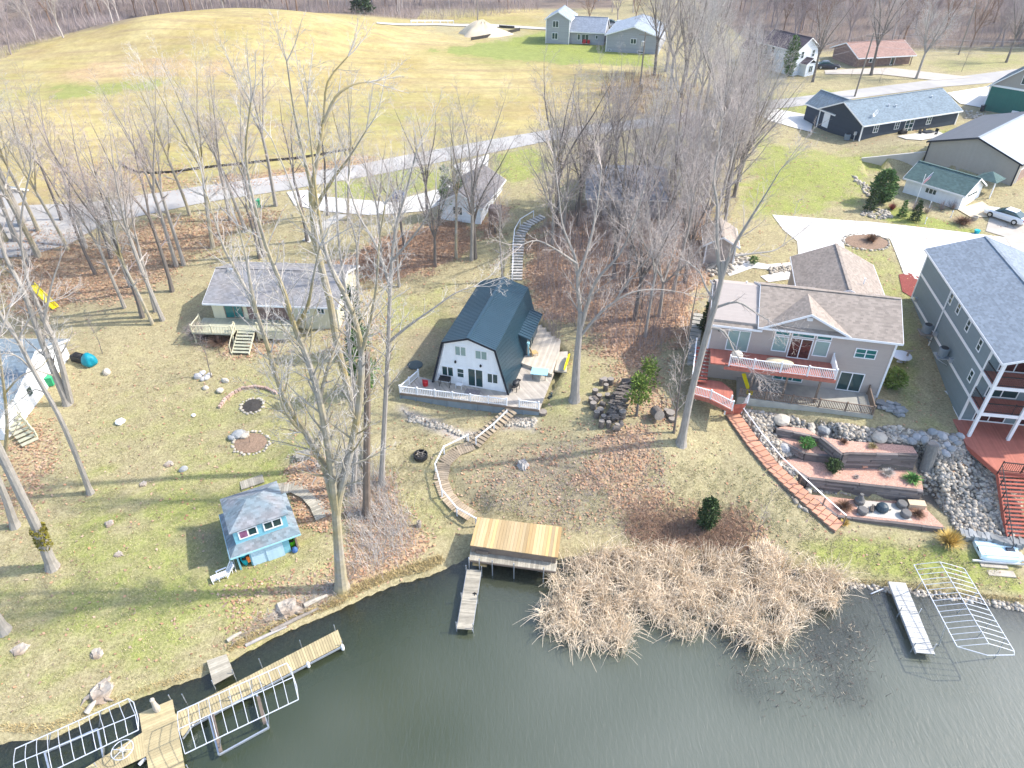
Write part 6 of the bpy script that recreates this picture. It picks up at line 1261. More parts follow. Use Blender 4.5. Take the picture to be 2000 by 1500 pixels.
def pole(label, u,v, h, lean=(0,0), arm=True, trans=False):
    p = G(u,v); t = thing('utility_pole', label, 'utility pole', p); top = Vector((lean[0],lean[1],h)); MB().tube([(0,0,-.3),top],[.17,.11],8).build('pole', MT['pole_wood'], t)
    if arm: MB().beam(top+Vector((-1.1,.3,-.5)),top+Vector((1.1,-.3,-.5)),.12,.12).build('crossarm', MT['pole_wood'], t)
    if trans: MB().lathe([(.2,0),(.26,.1),(.26,.8),(.18,.9)],top+Vector((-.35,-.1,-2.4)),10).build('transformer', MT['steel'], t)
    return p+top
p1 = pole('tall wooden utility pole behind the navy ranch house', 1669,189,10.5,(.3,0)); p2 = pole('wooden utility pole with a transformer before the low grey gabled house', 1250,170,9.5,(0,0),True,True); p3 = pole('thin distant utility pole beside the far road', 933,46,9.5); p4 = pole('wooden utility pole at the wood edge by the green house', 1872,107,9.5)
def wire(label, a, b, sag, off, r=.013):
    m = MB(); pts = [a.lerp(b,i/14)+Vector((0,0,off-sag*4*(i/14)*(1-i/14))) for i in range(15)]; solo('power_line', m.tube(pts,r,4,False), MT['wire'], label, 'power line', (a+b)/2, world=True)
far = p1+(W(2000,73,18.5)-p1)*1.5; lf = p1+(W(1450,103,18.0)-p1)*1.7
for k,(o,lab) in enumerate(((0,'topmost'),(-1.0,'middle'),(-2.0,'lowest'))): wire(lab+' power line running right from the pole behind the navy house', p1, far, .8, o); wire(lab+' power line running left from the pole behind the navy house', p1, lf, 1.2, o)
def silt(label, us, h=.7, off=0):
    P = [G(u,v) for u,v in us]; t = thing('silt_fence', label, 'fence', P[len(P)//2]); m = MB()
    for a,b in zip(P[:-1],P[1:]): m.hexa([a,b,b+Vector((0,.06,0)),a+Vector((0,.06,0)),a+Vector((0,0,h)),b+Vector((0,0,h)),b+Vector((0,.06,h)),a+Vector((0,.06,h))])
    m.build('fabric', MT['ash_dark'], t, True)
    for a,b in zip(P[:-1],P[1:]): _wb(MB().beam(a+Vector((0,-.05,-.2)),a+Vector((0,-.05,h+.15)),.07), 'stake', 'wood_post', t, t)
silt('long sagging black silt fence along the field edge above the road', [(232,318),(250,330),(270,338),(300,340),(340,338),(385,331),(430,326),(480,321),(530,315),(580,311),(630,303),(690,292)],.34); silt('short black silt fence in front of the sand mound', [(920,79),(945,75),(975,69),(1000,64),(1016,60)],.7); silt('short black silt fence to the right of the sand mound', [(975,54),(990,55),(1005,56)],.6)
p = G(944,68); md = MB(); vs = []; fs_ = []; N = 24
for j in range(7):
    r = j/6
    for i in range(N):
        a = 2*math.pi*i/N; k = 1+.15*math.sin(3*a+1)+.1*math.sin(5*a); h = 3.2*(1-r)**1.1*(1+.1*math.sin(7*a+j)) + .9*max(0,math.cos(a-3.0))*r*(1-r)*4
        vs.append((r*5.2*k*math.cos(a)*1.2, r*4*k*math.sin(a), h-.05))
md.add(vs,[(j*N+i,j*N+(i+1)%N,(j+1)*N+(i+1)%N,(j+1)*N+i) for j in range(6) for i in range(N)]); solo('sand_mound', md, MT['sand'], 'pale mound of sand beside the far road', 'mound', p, smooth=True)
t = thing('guard_rail', 'white guard rail along the far road', 'guard rail', G(840,50)); m = MB(); P = [G(u,46.5) for u in (803,815,830,845,860,875,886)]
for a,b in zip(P[:-1],P[1:]): m.beam(a+Vector((0,0,.75)),b+Vector((0,0,.75)),.06,.3)
m.build('rail', MT['white'], t, True)
for a in P: _wb(MB().beam(a,a+Vector((0,0,.85)),.18),'post','white',t,t)
solo('deck_chairs', MB().box(-.4,.4,-.4,.4,.3,.5).box(-.4,.4,.3,.4,.5,1.0).box(.7,1.3,-.3,.3,.3,.5).box(.7,1.3,.2,.3,.5,1.0), MT['red'], 'red chairs on the terrace of the pale grey house', 'chairs', h1+Vector((8.8,-1.6,0)), R(-14))
Q = random.Random(77)
# ---------------------------------------------------------------- bare trees
GOLD = 2.39996
class Tree:
    def __init__(s, seed): s.r = random.Random(seed); s.tr = MB(); s.cr = MB()
    def rv(s): r = s.r; return Vector((r.gauss(0,1),r.gauss(0,1),r.gauss(0,1)))
    def line(s, p, d, L, r, n, wob, up, end=.35):
        pts=[Vector(p)]; rs=[r]; d = d.normalized(); l = L/n
        for i in range(n):
            d = (d+s.rv()*wob+Vector((0,0,up))).normalized(); pts.append(pts[-1]+d*l); rs.append(r*(1-(1-end)*(i+1)/n))
        return pts, rs
    def kids(s, pts, rs, lvl, n, t0, Lf, ang, cfg):
        L = sum((b-a).length for a,b in zip(pts[:-1],pts[1:])); m = len(pts)-1; ph = s.r.random()*6.28
        for i in range(n):
            t = t0+(1-t0)*(i+s.r.random()*.8)/n; f = min(t*m, m-.001); k = int(f); p = pts[k].lerp(pts[k+1], f-k); d = (pts[k+1]-pts[k]).normalized()
            x = d.cross(Vector((.3,.2,1))).normalized(); y = d.cross(x); a = ph+i*GOLD+s.r.uniform(-.4,.4); th = ang*s.r.uniform(.7,1.3)
            nd = d*math.cos(th)+(x*math.cos(a)+y*math.sin(a))*math.sin(th); rr = rs[k]+(rs[k+1]-rs[k])*(f-k)
            s.branch(p, nd, Lf*L*(1-.55*t)*s.r.uniform(.7,1.2), rr*cfg['rf']*(cfg.get('r1',1) if lvl == 1 else 1), lvl, cfg)
    def branch(s, p, d, L, r, lvl, cfg):
        if L < .12: return
        r = max(r, cfg['rmin'])
        if lvl >= cfg['levels']:
            pts, rs = s.line(p, d, L, cfg['rmin'], 2, .18, cfg['up'], .5); s.cr.tube(pts, rs, 3, False); return
        n = 5 if lvl == 1 else (4 if lvl == 2 else 3)
        pts, rs = s.line(p, d, L, r, n, cfg['wob'], cfg['up'], .3)
        (s.tr if r > .05 and lvl == 1 else s.cr).tube(pts, rs, 5 if r > .05 else (4 if r > .025 else 3), False)
        s.kids(pts, rs, lvl+1, max(2, int(cfg['den'][lvl]*L)+1), .18, cfg['lf'][lvl], cfg['ang'][lvl], cfg)
CFG = dict(levels=4, rf=.46, rmin=.0095, wob=.085, up=.05, den={1:2.1,2:3.1,3:4.6}, lf={1:.55,2:.55,3:.55}, ang={1:.7,2:.75,3:.8})
def auto_tree(seed, H, r0, fork=.4, nst=3, spread=.35, nl=9, cfg=None, side=7):
    c = dict(CFG); c.update(cfg or {}); t = Tree(seed); q = t.r
    pts, rs = t.line((0,0,-.3), Vector((q.gauss(0,.03),q.gauss(0,.03),1)), H*fork+.3, r0, 5, .03, .02, .72); rs[0] *= 1.3; t.tr.tube(pts, rs, side)
    for k in range(nst):
        a = k*2*math.pi/nst+q.uniform(-.5,.5); sp = spread*q.uniform(.4,1.2) if nst > 1 else .03
        d = Vector((math.cos(a)*math.sin(sp),math.sin(a)*math.sin(sp),math.cos(sp)))
        L = H*(1-fork)*q.uniform(.82,1.05); p2, r2 = t.line(pts[-1], d, L, rs[-1]*(.75 if nst > 1 else 1), 7, .07, .05, .12); t.tr.tube(p2, r2, 6)
        t.kids(p2, r2, 1, nl, .08, .42, .62, c)
        for _ in range(2): t.branch(p2[-1], (p2[-1]-p2[-2]).normalized()+t.rv()*.25, H*.11, r2[-1]*.9, 1, c)
    if fork > .3: t.kids(pts[2:], rs[2:], 2, 3, .2, .5, 1.0, c)
    return t
def proto(t, bark='bark', twig='twig', name='t'):
    a = bpy.data.meshes.new('trunk'); a.from_pydata(t.tr.v, [], t.tr.f); a.materials.append(MT[bark])
    b = bpy.data.meshes.new('crown'); b.from_pydata(t.cr.v, [], t.cr.f); b.materials.append(MT[twig]); return a, b
def plant(pr, loc, rz, sc, label, group=None, name='bare_tree', cat='tree', lean=0):
    t = thing(name, label, cat, loc, rz, group); t.scale = (sc*.95, sc*.95, sc); t.rotation_euler = (Q.gauss(0,.035), Q.gauss(0,.035), rz)
    for nm, me in zip(('trunk','crown'), pr): o = bpy.data.objects.new(nm, me); COL.objects.link(o); o.parent = t
    return t
PA = [proto(auto_tree(s, 20, .23, .42, n, .3, 12), b, w) for s, n, b, w in ((1,3,'bark','twig'),(2,2,'bark_dark','twig_far'),(3,3,'bark_moss','twig_pale'),(4,2,'bark','twig'))]
PB = [proto(auto_tree(s, 17, .28, .28, n, .5, 12), b, w) for s, n, b, w in ((11,4,'bark_dark','twig'),(12,5,'bark','twig_pale'),(13,4,'bark','twig'))]
PS = [proto(auto_tree(s, 9, .08, .35, 2, .28, 9, dict(den={1:2,2:3,3:4})), 'bark_dark', 'twig_far') for s in (21,22,23)]
FC = dict(levels=4, rf=.5, rmin=.02, den={1:1.7,2:2.4,3:2.6}, up=.06)
def single(t, mt):
    b = bpy.data.meshes.new('far_tree'); k = len(t.tr.v); b.from_pydata(t.tr.v+t.cr.v, [], t.tr.f+[tuple(i+k for i in f) for f in t.cr.f]); b.materials.append(MT[mt]); return b
PF = [single(auto_tree(s, 15, .24, .22, n, .4, 11, FC, 5), m) for s, n, m in ((31,3,'twig_far'),(32,4,'twig_far'),(33,2,'twig'),(34,3,'twig_brown'),(35,3,'twig_far'))]
# individually drawn big trees: limbs follow the real tree, standing at its own distance
def hero(name, label, base, limbs, r0, bark='bark', twig='twig', ivy=None, cfg=None, nk=1.0, bare0=.3):
    b = G(*base); t = Tree(int(base[0])); c = dict(CFG, r1=.72, up=.07); c.update(cfg or {})
    for pl, ra, rb, dep in limbs:
        m = len(pl); P = []
        for i,(u,v) in enumerate(pl): P.append(WY(u, v, b.y+dep*(i/(m-1))**1.3 if m > 1 else b.y)-b)
        if pl[0] == base: P[0] = Vector((0,0,-.3)); P.insert(1, P[0].lerp(P[1],.16)+Vector((0,0,.3)))
        rs = [rb+(ra-rb)*(1-i/(len(P)-1))**(1.0 if ra-rb < .14 and ra > .3 else 1.25) for i in range(len(P))]
        if pl[0] == base: rs.insert(0, ra*1.95); rs[1] = ra*1.12; rs = rs[:len(P)]
        S_, RS = [], []
        for i in range(len(P)-1):      # smooth a little
            n = 3
            for k in range(n):
                u = k/n; p0=P[max(i-1,0)]; p1=P[i]; p2=P[i+1]; p3=P[min(i+2,len(P)-1)]
                S_.append(.5*((2*p1)+(p2-p0)*u+(2*p0-5*p1+4*p2-p3)*u*u+(3*p1-p0-3*p2+p3)*u**3)); RS.append(rs[i]+(rs[i+1]-rs[i])*u)
        S_.append(P[-1]); RS.append(rs[-1]); t.tr.tube(S_, RS, 10 if ra > .3 else 7)
        L = sum((q-p).length for p,q in zip(S_[:-1],S_[1:]))
        if rb < .1:
            for _ in range(3): t.branch(S_[-1], (S_[-1]-S_[-2]).normalized()+t.rv()*.28, t.r.uniform(2.2,3.6), rb*.9, 1, c)
        if rb < .1: t.kids(S_, RS, 1 if L > 6 else 2, max(4,int(L*1.45*nk)), bare0 if pl[0] == base else .12, min(.3, 3.4/L) if L > 6 else .36, .68, c)
    o = thing(name, label, 'tree', b); t.tr.build('trunk', MT[bark], o); t.cr.build('crown', MT[twig], o); return o
hero('bare_tree', 'huge pale forked tree on the left bank beside the blue shed', (668,1150), [
  ([(668,1150),(662,1080),(655,985),(648,925)],.45,.17,0), ([(657,1005),(650,975),(632,905),(600,850),(554,774),(524,680),(497,600),(470,545),(440,490),(420,430),(400,370)],.29,.035,2.5),
  ([(657,1005),(654,975),(642,880),(624,780),(600,700),(576,640),(555,570),(520,480),(495,390),(480,300),(490,200)],.3,.035,-1.5), ([(500,610),(490,560),(480,500),(465,440)],.13,.04,1),
  ([(657,1005),(662,970),(680,900),(700,800),(706,690),(686,604),(650,530),(634,480),(620,400),(610,300),(600,210)],.31,.035,1.5), ([(706,690),(722,630),(735,560),(740,480),(752,400)],.12,.03,-2), ([(600,850),(575,830),(555,800),(545,770)],.12,.04,-1),
  ([(624,780),(640,720),(655,680),(668,640)],.14,.03,2),([(576,640),(600,600),(612,540),(625,480)],.13,.04,-2)], .6, 'bark_moss', 'twig_pale', nk=1.55)
hero('bare_tree', 'tall mossy tree behind the huge forked one, trunk crossing the cream roof', (712,905), [([(712,905),(690,800),(660,680),(644,586),(620,490),(610,400),(609,367)],.31,.2,0),
  ([(609,367),(625,280),(633,227),(640,160),(680,110)],.16,.04,1.5), ([(609,367),(592,300),(575,220),(560,120)],.15,.04,-1.5), ([(633,240),(655,190),(690,165),(720,160)],.12,.04,1), ([(620,490),(590,420),(560,340),(530,270)],.13,.03,2), ([(612,410),(650,350),(680,310),(715,255)],.15,.04,-1)], .4, 'bark_moss', 'twig_pale')
hero('broken_tree', 'broken dead tree trunk with a pale snapped top left of the cabin', (716,1005), [([(716,1005),(716,900),(717,800),(716,690)],.3,.22,0)], .36, 'timber_end', 'twig_pale')
hero('bare_tree', 'straight tree left of the cabin with a long limb reaching over its roof', (745,945), [([(745,945),(752,800),(758,676),(762,560),(772,450),(792,380),(815,290)],.22,.04,0), ([(757,670),(800,635),(850,600),(890,572),(925,560)],.12,.03,1), ([(762,560),(735,480),(700,420),(680,360)],.13,.04,1.5), ([(766,510),(800,470),(830,430),(850,380)],.1,.03,-1.5)], .26, 'bark', 'twig_pale', nk=1.1)
hero('bare_tree', 'thin dark tree between the forked trees and the cabin', (690,965), [([(690,965),(696,850),(690,760),(680,660),(672,560),(660,450),(655,330)],.2,.04,2)], .2, 'bark', 'twig_pale')
hero('bare_tree', 'big grey tree with a forked trunk right of the cabin deck', (1122,781), [([(1122,781),(1127,700),(1131,655),(1134,610)],.38,.16,0), ([(1131,655),(1133,613),(1129,567),(1126,515),(1112,475),(1098,437),(1090,370),(1080,300)],.23,.03,1.5), ([(1131,655),(1150,585),(1168,543),(1210,497),(1240,430),(1262,350)],.21,.03,-1), ([(1131,660),(1175,609),(1227,574),(1280,565),(1335,572)],.15,.03,1), ([(1128,540),(1150,480),(1165,410),(1175,330)],.16,.04,2), ([(1126,515),(1090,490),(1050,470),(1020,478)],.12,.03,-2), ([(1200,590),(1235,540),(1270,500)],.1,.03,-1)], .5, 'bark', 'twig')
hero('bare_tree', 'tall tree in front of the tan house, its trunk crossing the red balcony', (1330,865), [([(1330,865),(1352,760),(1387,630),(1408,550),(1412,510)],.33,.14,0), ([(1408,550),(1401,480),(1401,402),(1394,350),(1405,280),(1412,220)],.17,.03,1.5), ([(1408,550),(1429,490),(1464,430),(1492,385),(1524,332)],.17,.03,-1), ([(1435,500),(1470,495),(1510,490),(1530,478)],.1,.03,1), ([(1387,640),(1415,648),(1436,690),(1456,712)],.12,.03,-2), ([(1400,600),(1440,590),(1475,610),(1500,625)],.12,.03,-1.5),([(1395,590),(1378,560),(1365,530),(1340,510)],.1,.03,1)], .46, 'bark', 'twig', nk=1.2, bare0=.6)
hero('bare_tree', 'slender sapling beside the tall tree in front of the tan house', (1316,845), [([(1316,845),(1330,740),(1345,650),(1362,560)],.09,.02,1)], .09, 'bark_dark', 'twig')
hero('bare_tree', 'thick leaning tree with ivy on its trunk at the lower left edge', (103,1108), [([(103,1108),(70,1027),(45,975),(0,882),(-50,780),(-90,680),(-120,560)],.36,.18,0), ([(-50,780),(-10,680),(20,600)],.13,.04,2)], .44, 'bark', 'twig_pale', bare0=.62)
hero('bare_tree', 'slender leaning tree alone on the left lawn', (177,963), [([(177,963),(150,893),(115,812),(70,732),(35,665),(0,613),(-30,540),(-50,460)],.22,.07,0), ([(70,732),(40,700),(10,690),(-20,700)],.08,.03,-1), ([(35,665),(60,620),(95,590)],.08,.03,1), ([(100,780),(70,760),(30,790)],.07,.02,1)], .22, 'bark', 'twig_pale', nk=.6, bare0=.5)
hero('bare_tree', 'grey trunk pair leaning together beside the left white house', (133,788), [([(133,788),(105,725),(77,655),(45,567),(10,500),(-20,400)],.34,.08,0), ([(138,785),(112,683),(87,627),(70,585),(52,540),(40,440),(60,330)],.3,.06,1.5), ([(87,627),(100,560),(120,500)],.14,.04,1)], .34, 'bark', 'twig', nk=.6)
hero('bare_tree', 'smooth trunk at the very left edge halfway down the lawn', (30,1028), [([(30,1028),(10,970),(-20,900),(-60,800)],.3,.15,0)], .3, 'bark', 'twig_pale', bare0=.85)
hero('bare_tree', 'trunk foot cut by the left edge at the lower lawn', (8,1232), [([(8,1232),(-25,1180),(-80,1090)],.36,.25,0)], .36, 'bark', 'twig_pale')
hero('bare_tree', 'yellowish forked trunk in front of the left white house', (10,905), [([(10,905),(14,830),(8,760),(0,700),(-10,620)],.16,.05,0), ([(8,770),(40,735),(75,720),(95,700)],.09,.03,1)], .2, 'bark_moss', 'twig_pale')
# trees that can be told apart by where they stand
left = [(243,601,.85),(278,620,1.0),(299,634,.75),(304,608,.8),(318,625,1.0),(336,569,.95),(10,470,1.75),(45,440,1.65),(-45,540,1.5),(-30,430,1.8),(75,500,1.45),(345,520,1.05),(359,517,.9),(187,536,.85),(416,483,1.05),(480,452,1.0),(539,402,.95),(217,504,.85),(133,487,.9),(168,483,.85),(516,500,.95),(506,504,.75),(371,420,.85),(60,520,.9),(30,470,1.0),(-10,560,1.05),(75,450,.95),(255,560,.8),(450,430,.85),(120,430,.8)]
for i,(u,v,s) in enumerate(left): plant(PA[i%4], G(u,v), Q.uniform(0,6.28), s*Q.uniform(1.0,1.15), 'slender bare tree in the leaf strewn grove left of the cream house', 'trees of the left grove')
mid = [(835,423,.8),(891,504,.85),(921,507,1.0),(928,504,.95),(640,420,.8),(680,430,.85),(790,480,.75),(745,520,.8),(600,470,.9),(850,520,.75),(700,610,.85),(780,560,.7)]
for i,(u,v,s) in enumerate(mid): plant(PA[(i+1)%4] if i%3 else PB[i%3], G(u,v), Q.uniform(0,6.28), s, 'bare tree standing between the cream house and the white cottage', 'trees behind the cream house')
plant(PB[0], G(1085,440), 1.0, 1.12, 'wide crowned dark tree at the top of the hillside stairs'); plant(PA[3], G(981,548), 2.0, .6, 'lone thin straight tree just behind the cabin roof'); plant(PS[0], G(967,455), .4, 1.1, 'slender young tree beside the raised plank box')
plant(PS[1], G(413,737), 1.4, .75, 'little bare ornamental tree in front of the cream house deck', name='small_tree'); plant(PS[2], G(1475,1065), 2.2, .62, 'spindly bare sapling on the shore edge above the cattails', name='small_tree')
wood = gpoly('1056,440 1130,395 1200,395 1290,400 1345,400 1400,300 1440,240 1450,300 1440,400 1395,500 1350,560 1310,640 1250,690 1215,650 1200,560 1150,500 1075,480')
xs = [p.x for p in wood]; ys = [p.y for p in wood]; got = []
tries = 0
while len(got) < 50 and tries < 9000:
    tries += 1; x,y = Q.uniform(min(xs),max(xs)),Q.uniform(min(ys),max(ys))
    if not inside(np.array([x]),np.array([y]),wood)[0]: continue
    if min([math.hypot(x-a,y-b) for a,b in got]+[9]) < 2.3 or (6 < x < 19 and 71 < y < 79): continue
    got.append((x,y))
for i,(x,y) in enumerate(got):
    k = (y-55)/60; sc = Q.uniform(.7,.95)+.15*k
    plant((PB+PA+PB)[Q.randrange(10)], on(x,y), Q.uniform(0,6.28), sc, 'grey bare tree in the dense wood between the cabin and the tan house', 'trees of the dense wood')
k = 0
for x,y in [(Q.uniform(5,25),Q.uniform(56,92)) for _ in range(260)]:
    if k < 52 and inside(np.array([x]),np.array([y]),wood)[0]:
        k += 1; plant(PS[k%3], on(x,y), Q.uniform(0,6.28), Q.uniform(.5,.95), 'thin sapling under the tall trees of the dense wood', 'saplings of the dense wood', 'sapling')
back = [(1278,148,1.25),(1300,140,1.2),(1310,175,1.15),(1330,190,1.1),(1355,170,1.2),(1380,200,1.1),(1340,150,1.1),(1360,230,1.0),(1320,240,.95),(1395,130,1.05)]
for i,(u,v,s) in enumerate(back): plant(PB[i%3], G(u,v), Q.uniform(0,6.28), s, 'tall bare tree in the clump right of the low grey gabled house', 'clump beside the low grey house')
for (u,v,s,l) in ((1587,160,.95,'spreading dark tree in front of the white farmhouse'),(1701,147,1.1,'tall straight tree before the rusty roofed ranch'),(1789,154,.95,'pale trunked tree beside the upper road bend'),(1460,192,.8,'twin stemmed tree on the verge left of the white farmhouse'),(1965,122,.9,'bare tree at the wood edge above the green house')):
    plant(PB[int(u)%3], G(u,v), Q.uniform(0,6), s, l)
plant(PS[0], G(1662,151), 1, .45, 'leaning bare bush on the verge before the rusty roofed ranch', name='bush'); plant(PS[1], G(1878,140), 1, .6, 'small bare tree on the lawn by the upper road', name='small_tree'); plant(PS[2], G(1717,160), 1, .4, 'thin dead stick tree on the upper verge', name='small_tree')
plant(PS[1], G(488,866), 0, .28, 'low bare shrub in the oval stone ring', name='shrub'); plant(PS[2], G(200,690), 0, .5, 'bare bush behind the teal tarp', name='shrub')
# background woods, one object per tree
def bg(n, reg, label, group, smin=.8, smax=1.15, sp=3.0, skip=None):
    k = 0; put = []; tr = 0
    while k < n and tr < n*60:
        tr += 1; x,y = Q.uniform(reg[0],reg[1]),Q.uniform(reg[2],reg[3])
        if skip and skip(x,y): continue
        if min([math.hypot(x-a,y-b) for a,b in put]+[99]) < sp: continue
        put.append((x,y)); k += 1; o = bpy.data.objects.new('far_tree', PF[Q.randrange(5)]); COL.objects.link(o); s = Q.uniform(smin,smax); o.location = on(x,y,-.2); o.scale = (s,s,s); o.rotation_euler = (0,0,Q.uniform(0,6.28)); tag(o, label, 'tree', group)
bg(105, (-150,5,200,240), 'distant bare tree in the wood behind the field crest', 'far wood behind the field', skip=lambda x,y: y < 205+ (x+60)*.02 or (x > -30 and y < 225))
bg(75, (-150,-62,110,215), 'bare tree in the wood at the upper left corner', 'wood at the upper left', .7,1.0, skip=lambda x,y: y < 153+(x+100)*1.25 or x > -62)
bg(125, (62,165,166,250), 'brownish bare tree in the wood behind the farmhouse and ranch', 'wood behind the farmhouse', .75,1.1, 2.2, skip=lambda x,y: y < 166+(x-62)*.05)
bg(30, (14,64,196,250), 'bare tree in the open row beyond the pale grey house', 'row beyond the grey house', .7,1.0, 4)
bg(14, (165,230,130,230), 'bare tree beyond the green house at the far right', 'trees beyond the green house')
# ---------------------------------------------------------------- evergreens and shrubs
def needles(m, n, shape, q, size, droop=.2, flat=.5):
    for i in range(n):
        p, out = shape(q); d = (out+Vector((q.gauss(0,.5),q.gauss(0,.5),q.gauss(0,.4)-droop))).normalized(); s = size*q.uniform(.6,1.4); w = d.cross(Vector((q.gauss(0,1),q.gauss(0,1),q.gauss(0,1)))).normalized()*s*flat
        m.add([p-w*.5,p+w*.5,p+d*s+w*.2,p+d*s-w*.2],[(0,1,2,3)])
def ever(u,v,w,h,label,mt='evergreen',n=1500,kind='cone',size=.3,name='evergreen',cat='evergreen',loc=None,gap=0):
    p = loc or G(u,v); q = random.Random(int(u*7+v)); t = thing(name, label, cat, p); cl = [(q.uniform(0,6.28),q.uniform(.1,1),q.uniform(.6,1)) for _ in range(14)]
    pf = [(q.uniform(0,6.28), q.uniform(.2,.85)*w/2, q.uniform(.1,.92)*h, q.uniform(.22,.42)*w/2) for _ in range(13)]
    def shp(q):
        if kind == 'puff':
            a, r0, z0, rp = pf[q.randrange(13)]; k = 1-.75*z0/h; d = Vector((q.gauss(0,1),q.gauss(0,1),q.gauss(0,1))).normalized()*q.random()**.4
            return Vector((r0*k*math.cos(a),r0*k*math.sin(a),z0))+d*rp*1.35, Vector((d.x,d.y,d.z+.6))
        z = q.random()**(1.3 if kind=='cone' else 1)
        rr = {'cone': (1-z)**.8*.95+.05, 'egg': math.sin(math.pi*min(1,.08+z*.9))**.6, 'round': math.sqrt(max(0,1-(2*z-1)**2)), 'pine': (.25+.75*(1-z)**.7)*(.55+.45*abs(math.sin(z*16)))}[kind]
        a = q.uniform(0,6.28); lump = 1+.3*math.sin(3*a+z*9+v)*math.sin(z*17+u)+.2*math.sin(5*a-z*13); k = (q.random()**.35 if not gap else q.random()**.6)
        r = rr*w/2*k*lump; return Vector((r*math.cos(a),r*math.sin(a),h*(.06+.94*z))), Vector((math.cos(a)*.8,math.sin(a)*.8,.35))
    m = MB(); needles(m, n, shp, q, size); MB().tube([(0,0,-.2),(0,0,h*.85)],[max(.05,w*.05),.02],6).build('trunk', MT['bark_dark'], t); m.build('crown', MT[mt], t); return t
ever(1718,396,2.7,4.3,'big green pine bush on the lawn left of the white garage','evergreen',3000,'egg',.32)
ever(1697,412,1.4,3.0,'small dark column shrub left of the big green pine bush','evergreen_dark',700,'cone',.25,'shrub','shrub'); ever(1786,432,1.2,2.6,'dark cone shrub on the grass nearest the bright driveway','evergreen_dark',700,'cone',.22,'shrub','shrub'); ever(1760,424,.9,2.2,'thin green shrub left of the dark cone shrub','evergreen',400,'cone',.22,'shrub','shrub')
ever(1378,1032,1.35,3.4,'dense round evergreen above the cattails on the shore','evergreen_dark',2000,'egg',.22)
ever(1243,812,3.0,4.4,'loose yellow green pine beside the firewood stack','evergreen_lime',850,'puff',.26); ever(1264,752,2.2,3.4,'smaller yellow green pine above the firewood pine','evergreen_lime',520,'puff',.24)
ever(722,770,3.6,8.0,'dark green pine behind the broken trunk left of the cabin','evergreen',1100,'puff',.36); ever(700,690,2.4,7.5,'deep green pine beside the right end of the cream house','evergreen_dark',1100,'pine',.4,gap=1)
ever(1741,758,1.9,2.1,'round olive shrub at the right corner of the tan house','evergreen_lime',1300,'round',.22,'shrub','shrub')
ever(1573,874,1.15,1.0,'round lime green shrub in the upper terrace','leafgreen',700,'round',.15,'shrub','shrub',t5(697,455,3.3)); ever(1626,916,1.15,1.25,'round dark green shrub in the middle terrace','evergreen_dark',800,'round',.16,'shrub','shrub',t5(900,640,2.6))
ever(1538,150,1.9,7.2,'tall narrow arborvitae against the white farmhouse','evergreen',1500,'egg',.4); ever(1376,645,1.2,3.2,'dark narrow evergreen beside the stone steps','evergreen_dark',700,'cone',.25); ever(1471,515,.9,.9,'small green bush by the garden path','evergreen',300,'round',.16,'shrub','shrub')
ever(872,425,2.0,6.8,'sparse green pine in front of the white cottage','evergreen',600,'puff',.36); ever(897,415,1.6,5.5,'second sparse pine closest to the cottage gable','evergreen',500,'pine',.35,gap=1)
ever(0,0,9,17,'large dark conifer in the wood behind the farmhouse','evergreen_dark',4500,'cone',.9,loc=on(121,170)); ever(0,1,6,13,'lesser dark conifer behind the large conifer','evergreen_dark',2200,'cone',.9,loc=on(128,178)); ever(5,2,5,10,'dark conifer behind the field crest','evergreen_dark',1500,'cone',.8,loc=on(-40,212))
ever(1425,118,5,4,'dark evergreen bush left of the white farmhouse','evergreen_dark',900,'round',.5,'bush','bush',loc=W(1478,132,9.8))
# spiky, brown and grassy clumps
def tuft(loc, label, mt, n, h, r, cat, name, droop=.5, w=.05):
    q = random.Random(int(loc[0]*31+loc[1]*7)); m = MB()
    for i in range(n):
        a = q.uniform(0,6.28); k = q.random(); d = Vector((math.cos(a)*k,math.sin(a)*k,1-.35*k)).normalized(); p0 = Vector((math.cos(a)*r*.25*q.random(),math.sin(a)*r*.25*q.random(),0)); L = h*q.uniform(.6,1.1); p1 = p0+d*L*.55; p2 = p1+Vector((math.cos(a)*r*k*.7,math.sin(a)*r*k*.7,L*.45*(1-droop*2*k))); s = Vector((-math.sin(a),math.cos(a),0))*w
        m.add([p0-s,p0+s,p1+s*.8,p1-s*.8,p2],[(0,1,2,3),(3,2,4)])
    return solo(name, m, MT[mt], label, cat, loc)
tuft(t5(1525,715,2.6),'spiky green yucca clump at the right end of the middle terrace','leafgreen',170,.8,.9,'plant','yucca',.6,.06)
tuft(G(1852,1062),'tall golden grass clump at the end of the lowest timber wall','goldgrass',420,1.5,.9,'grass clump','grass_clump',.4,.03); tuft(G(1649,1025),'small golden grass tuft at the foot of the red stairs','goldgrass',130,.7,.4,'grass clump','grass_clump',.4,.025)
tuft(t5(990,930,1.3),'round brown twiggy bush left of the stone seats','brownbush',380,.75,.9,'shrub','brown_shrub',.4,.025); tuft(t5(1565,985,1.3),'smaller brown twiggy bush right of the stone seats','brownbush',260,.6,.7,'shrub','brown_shrub',.4,.025)
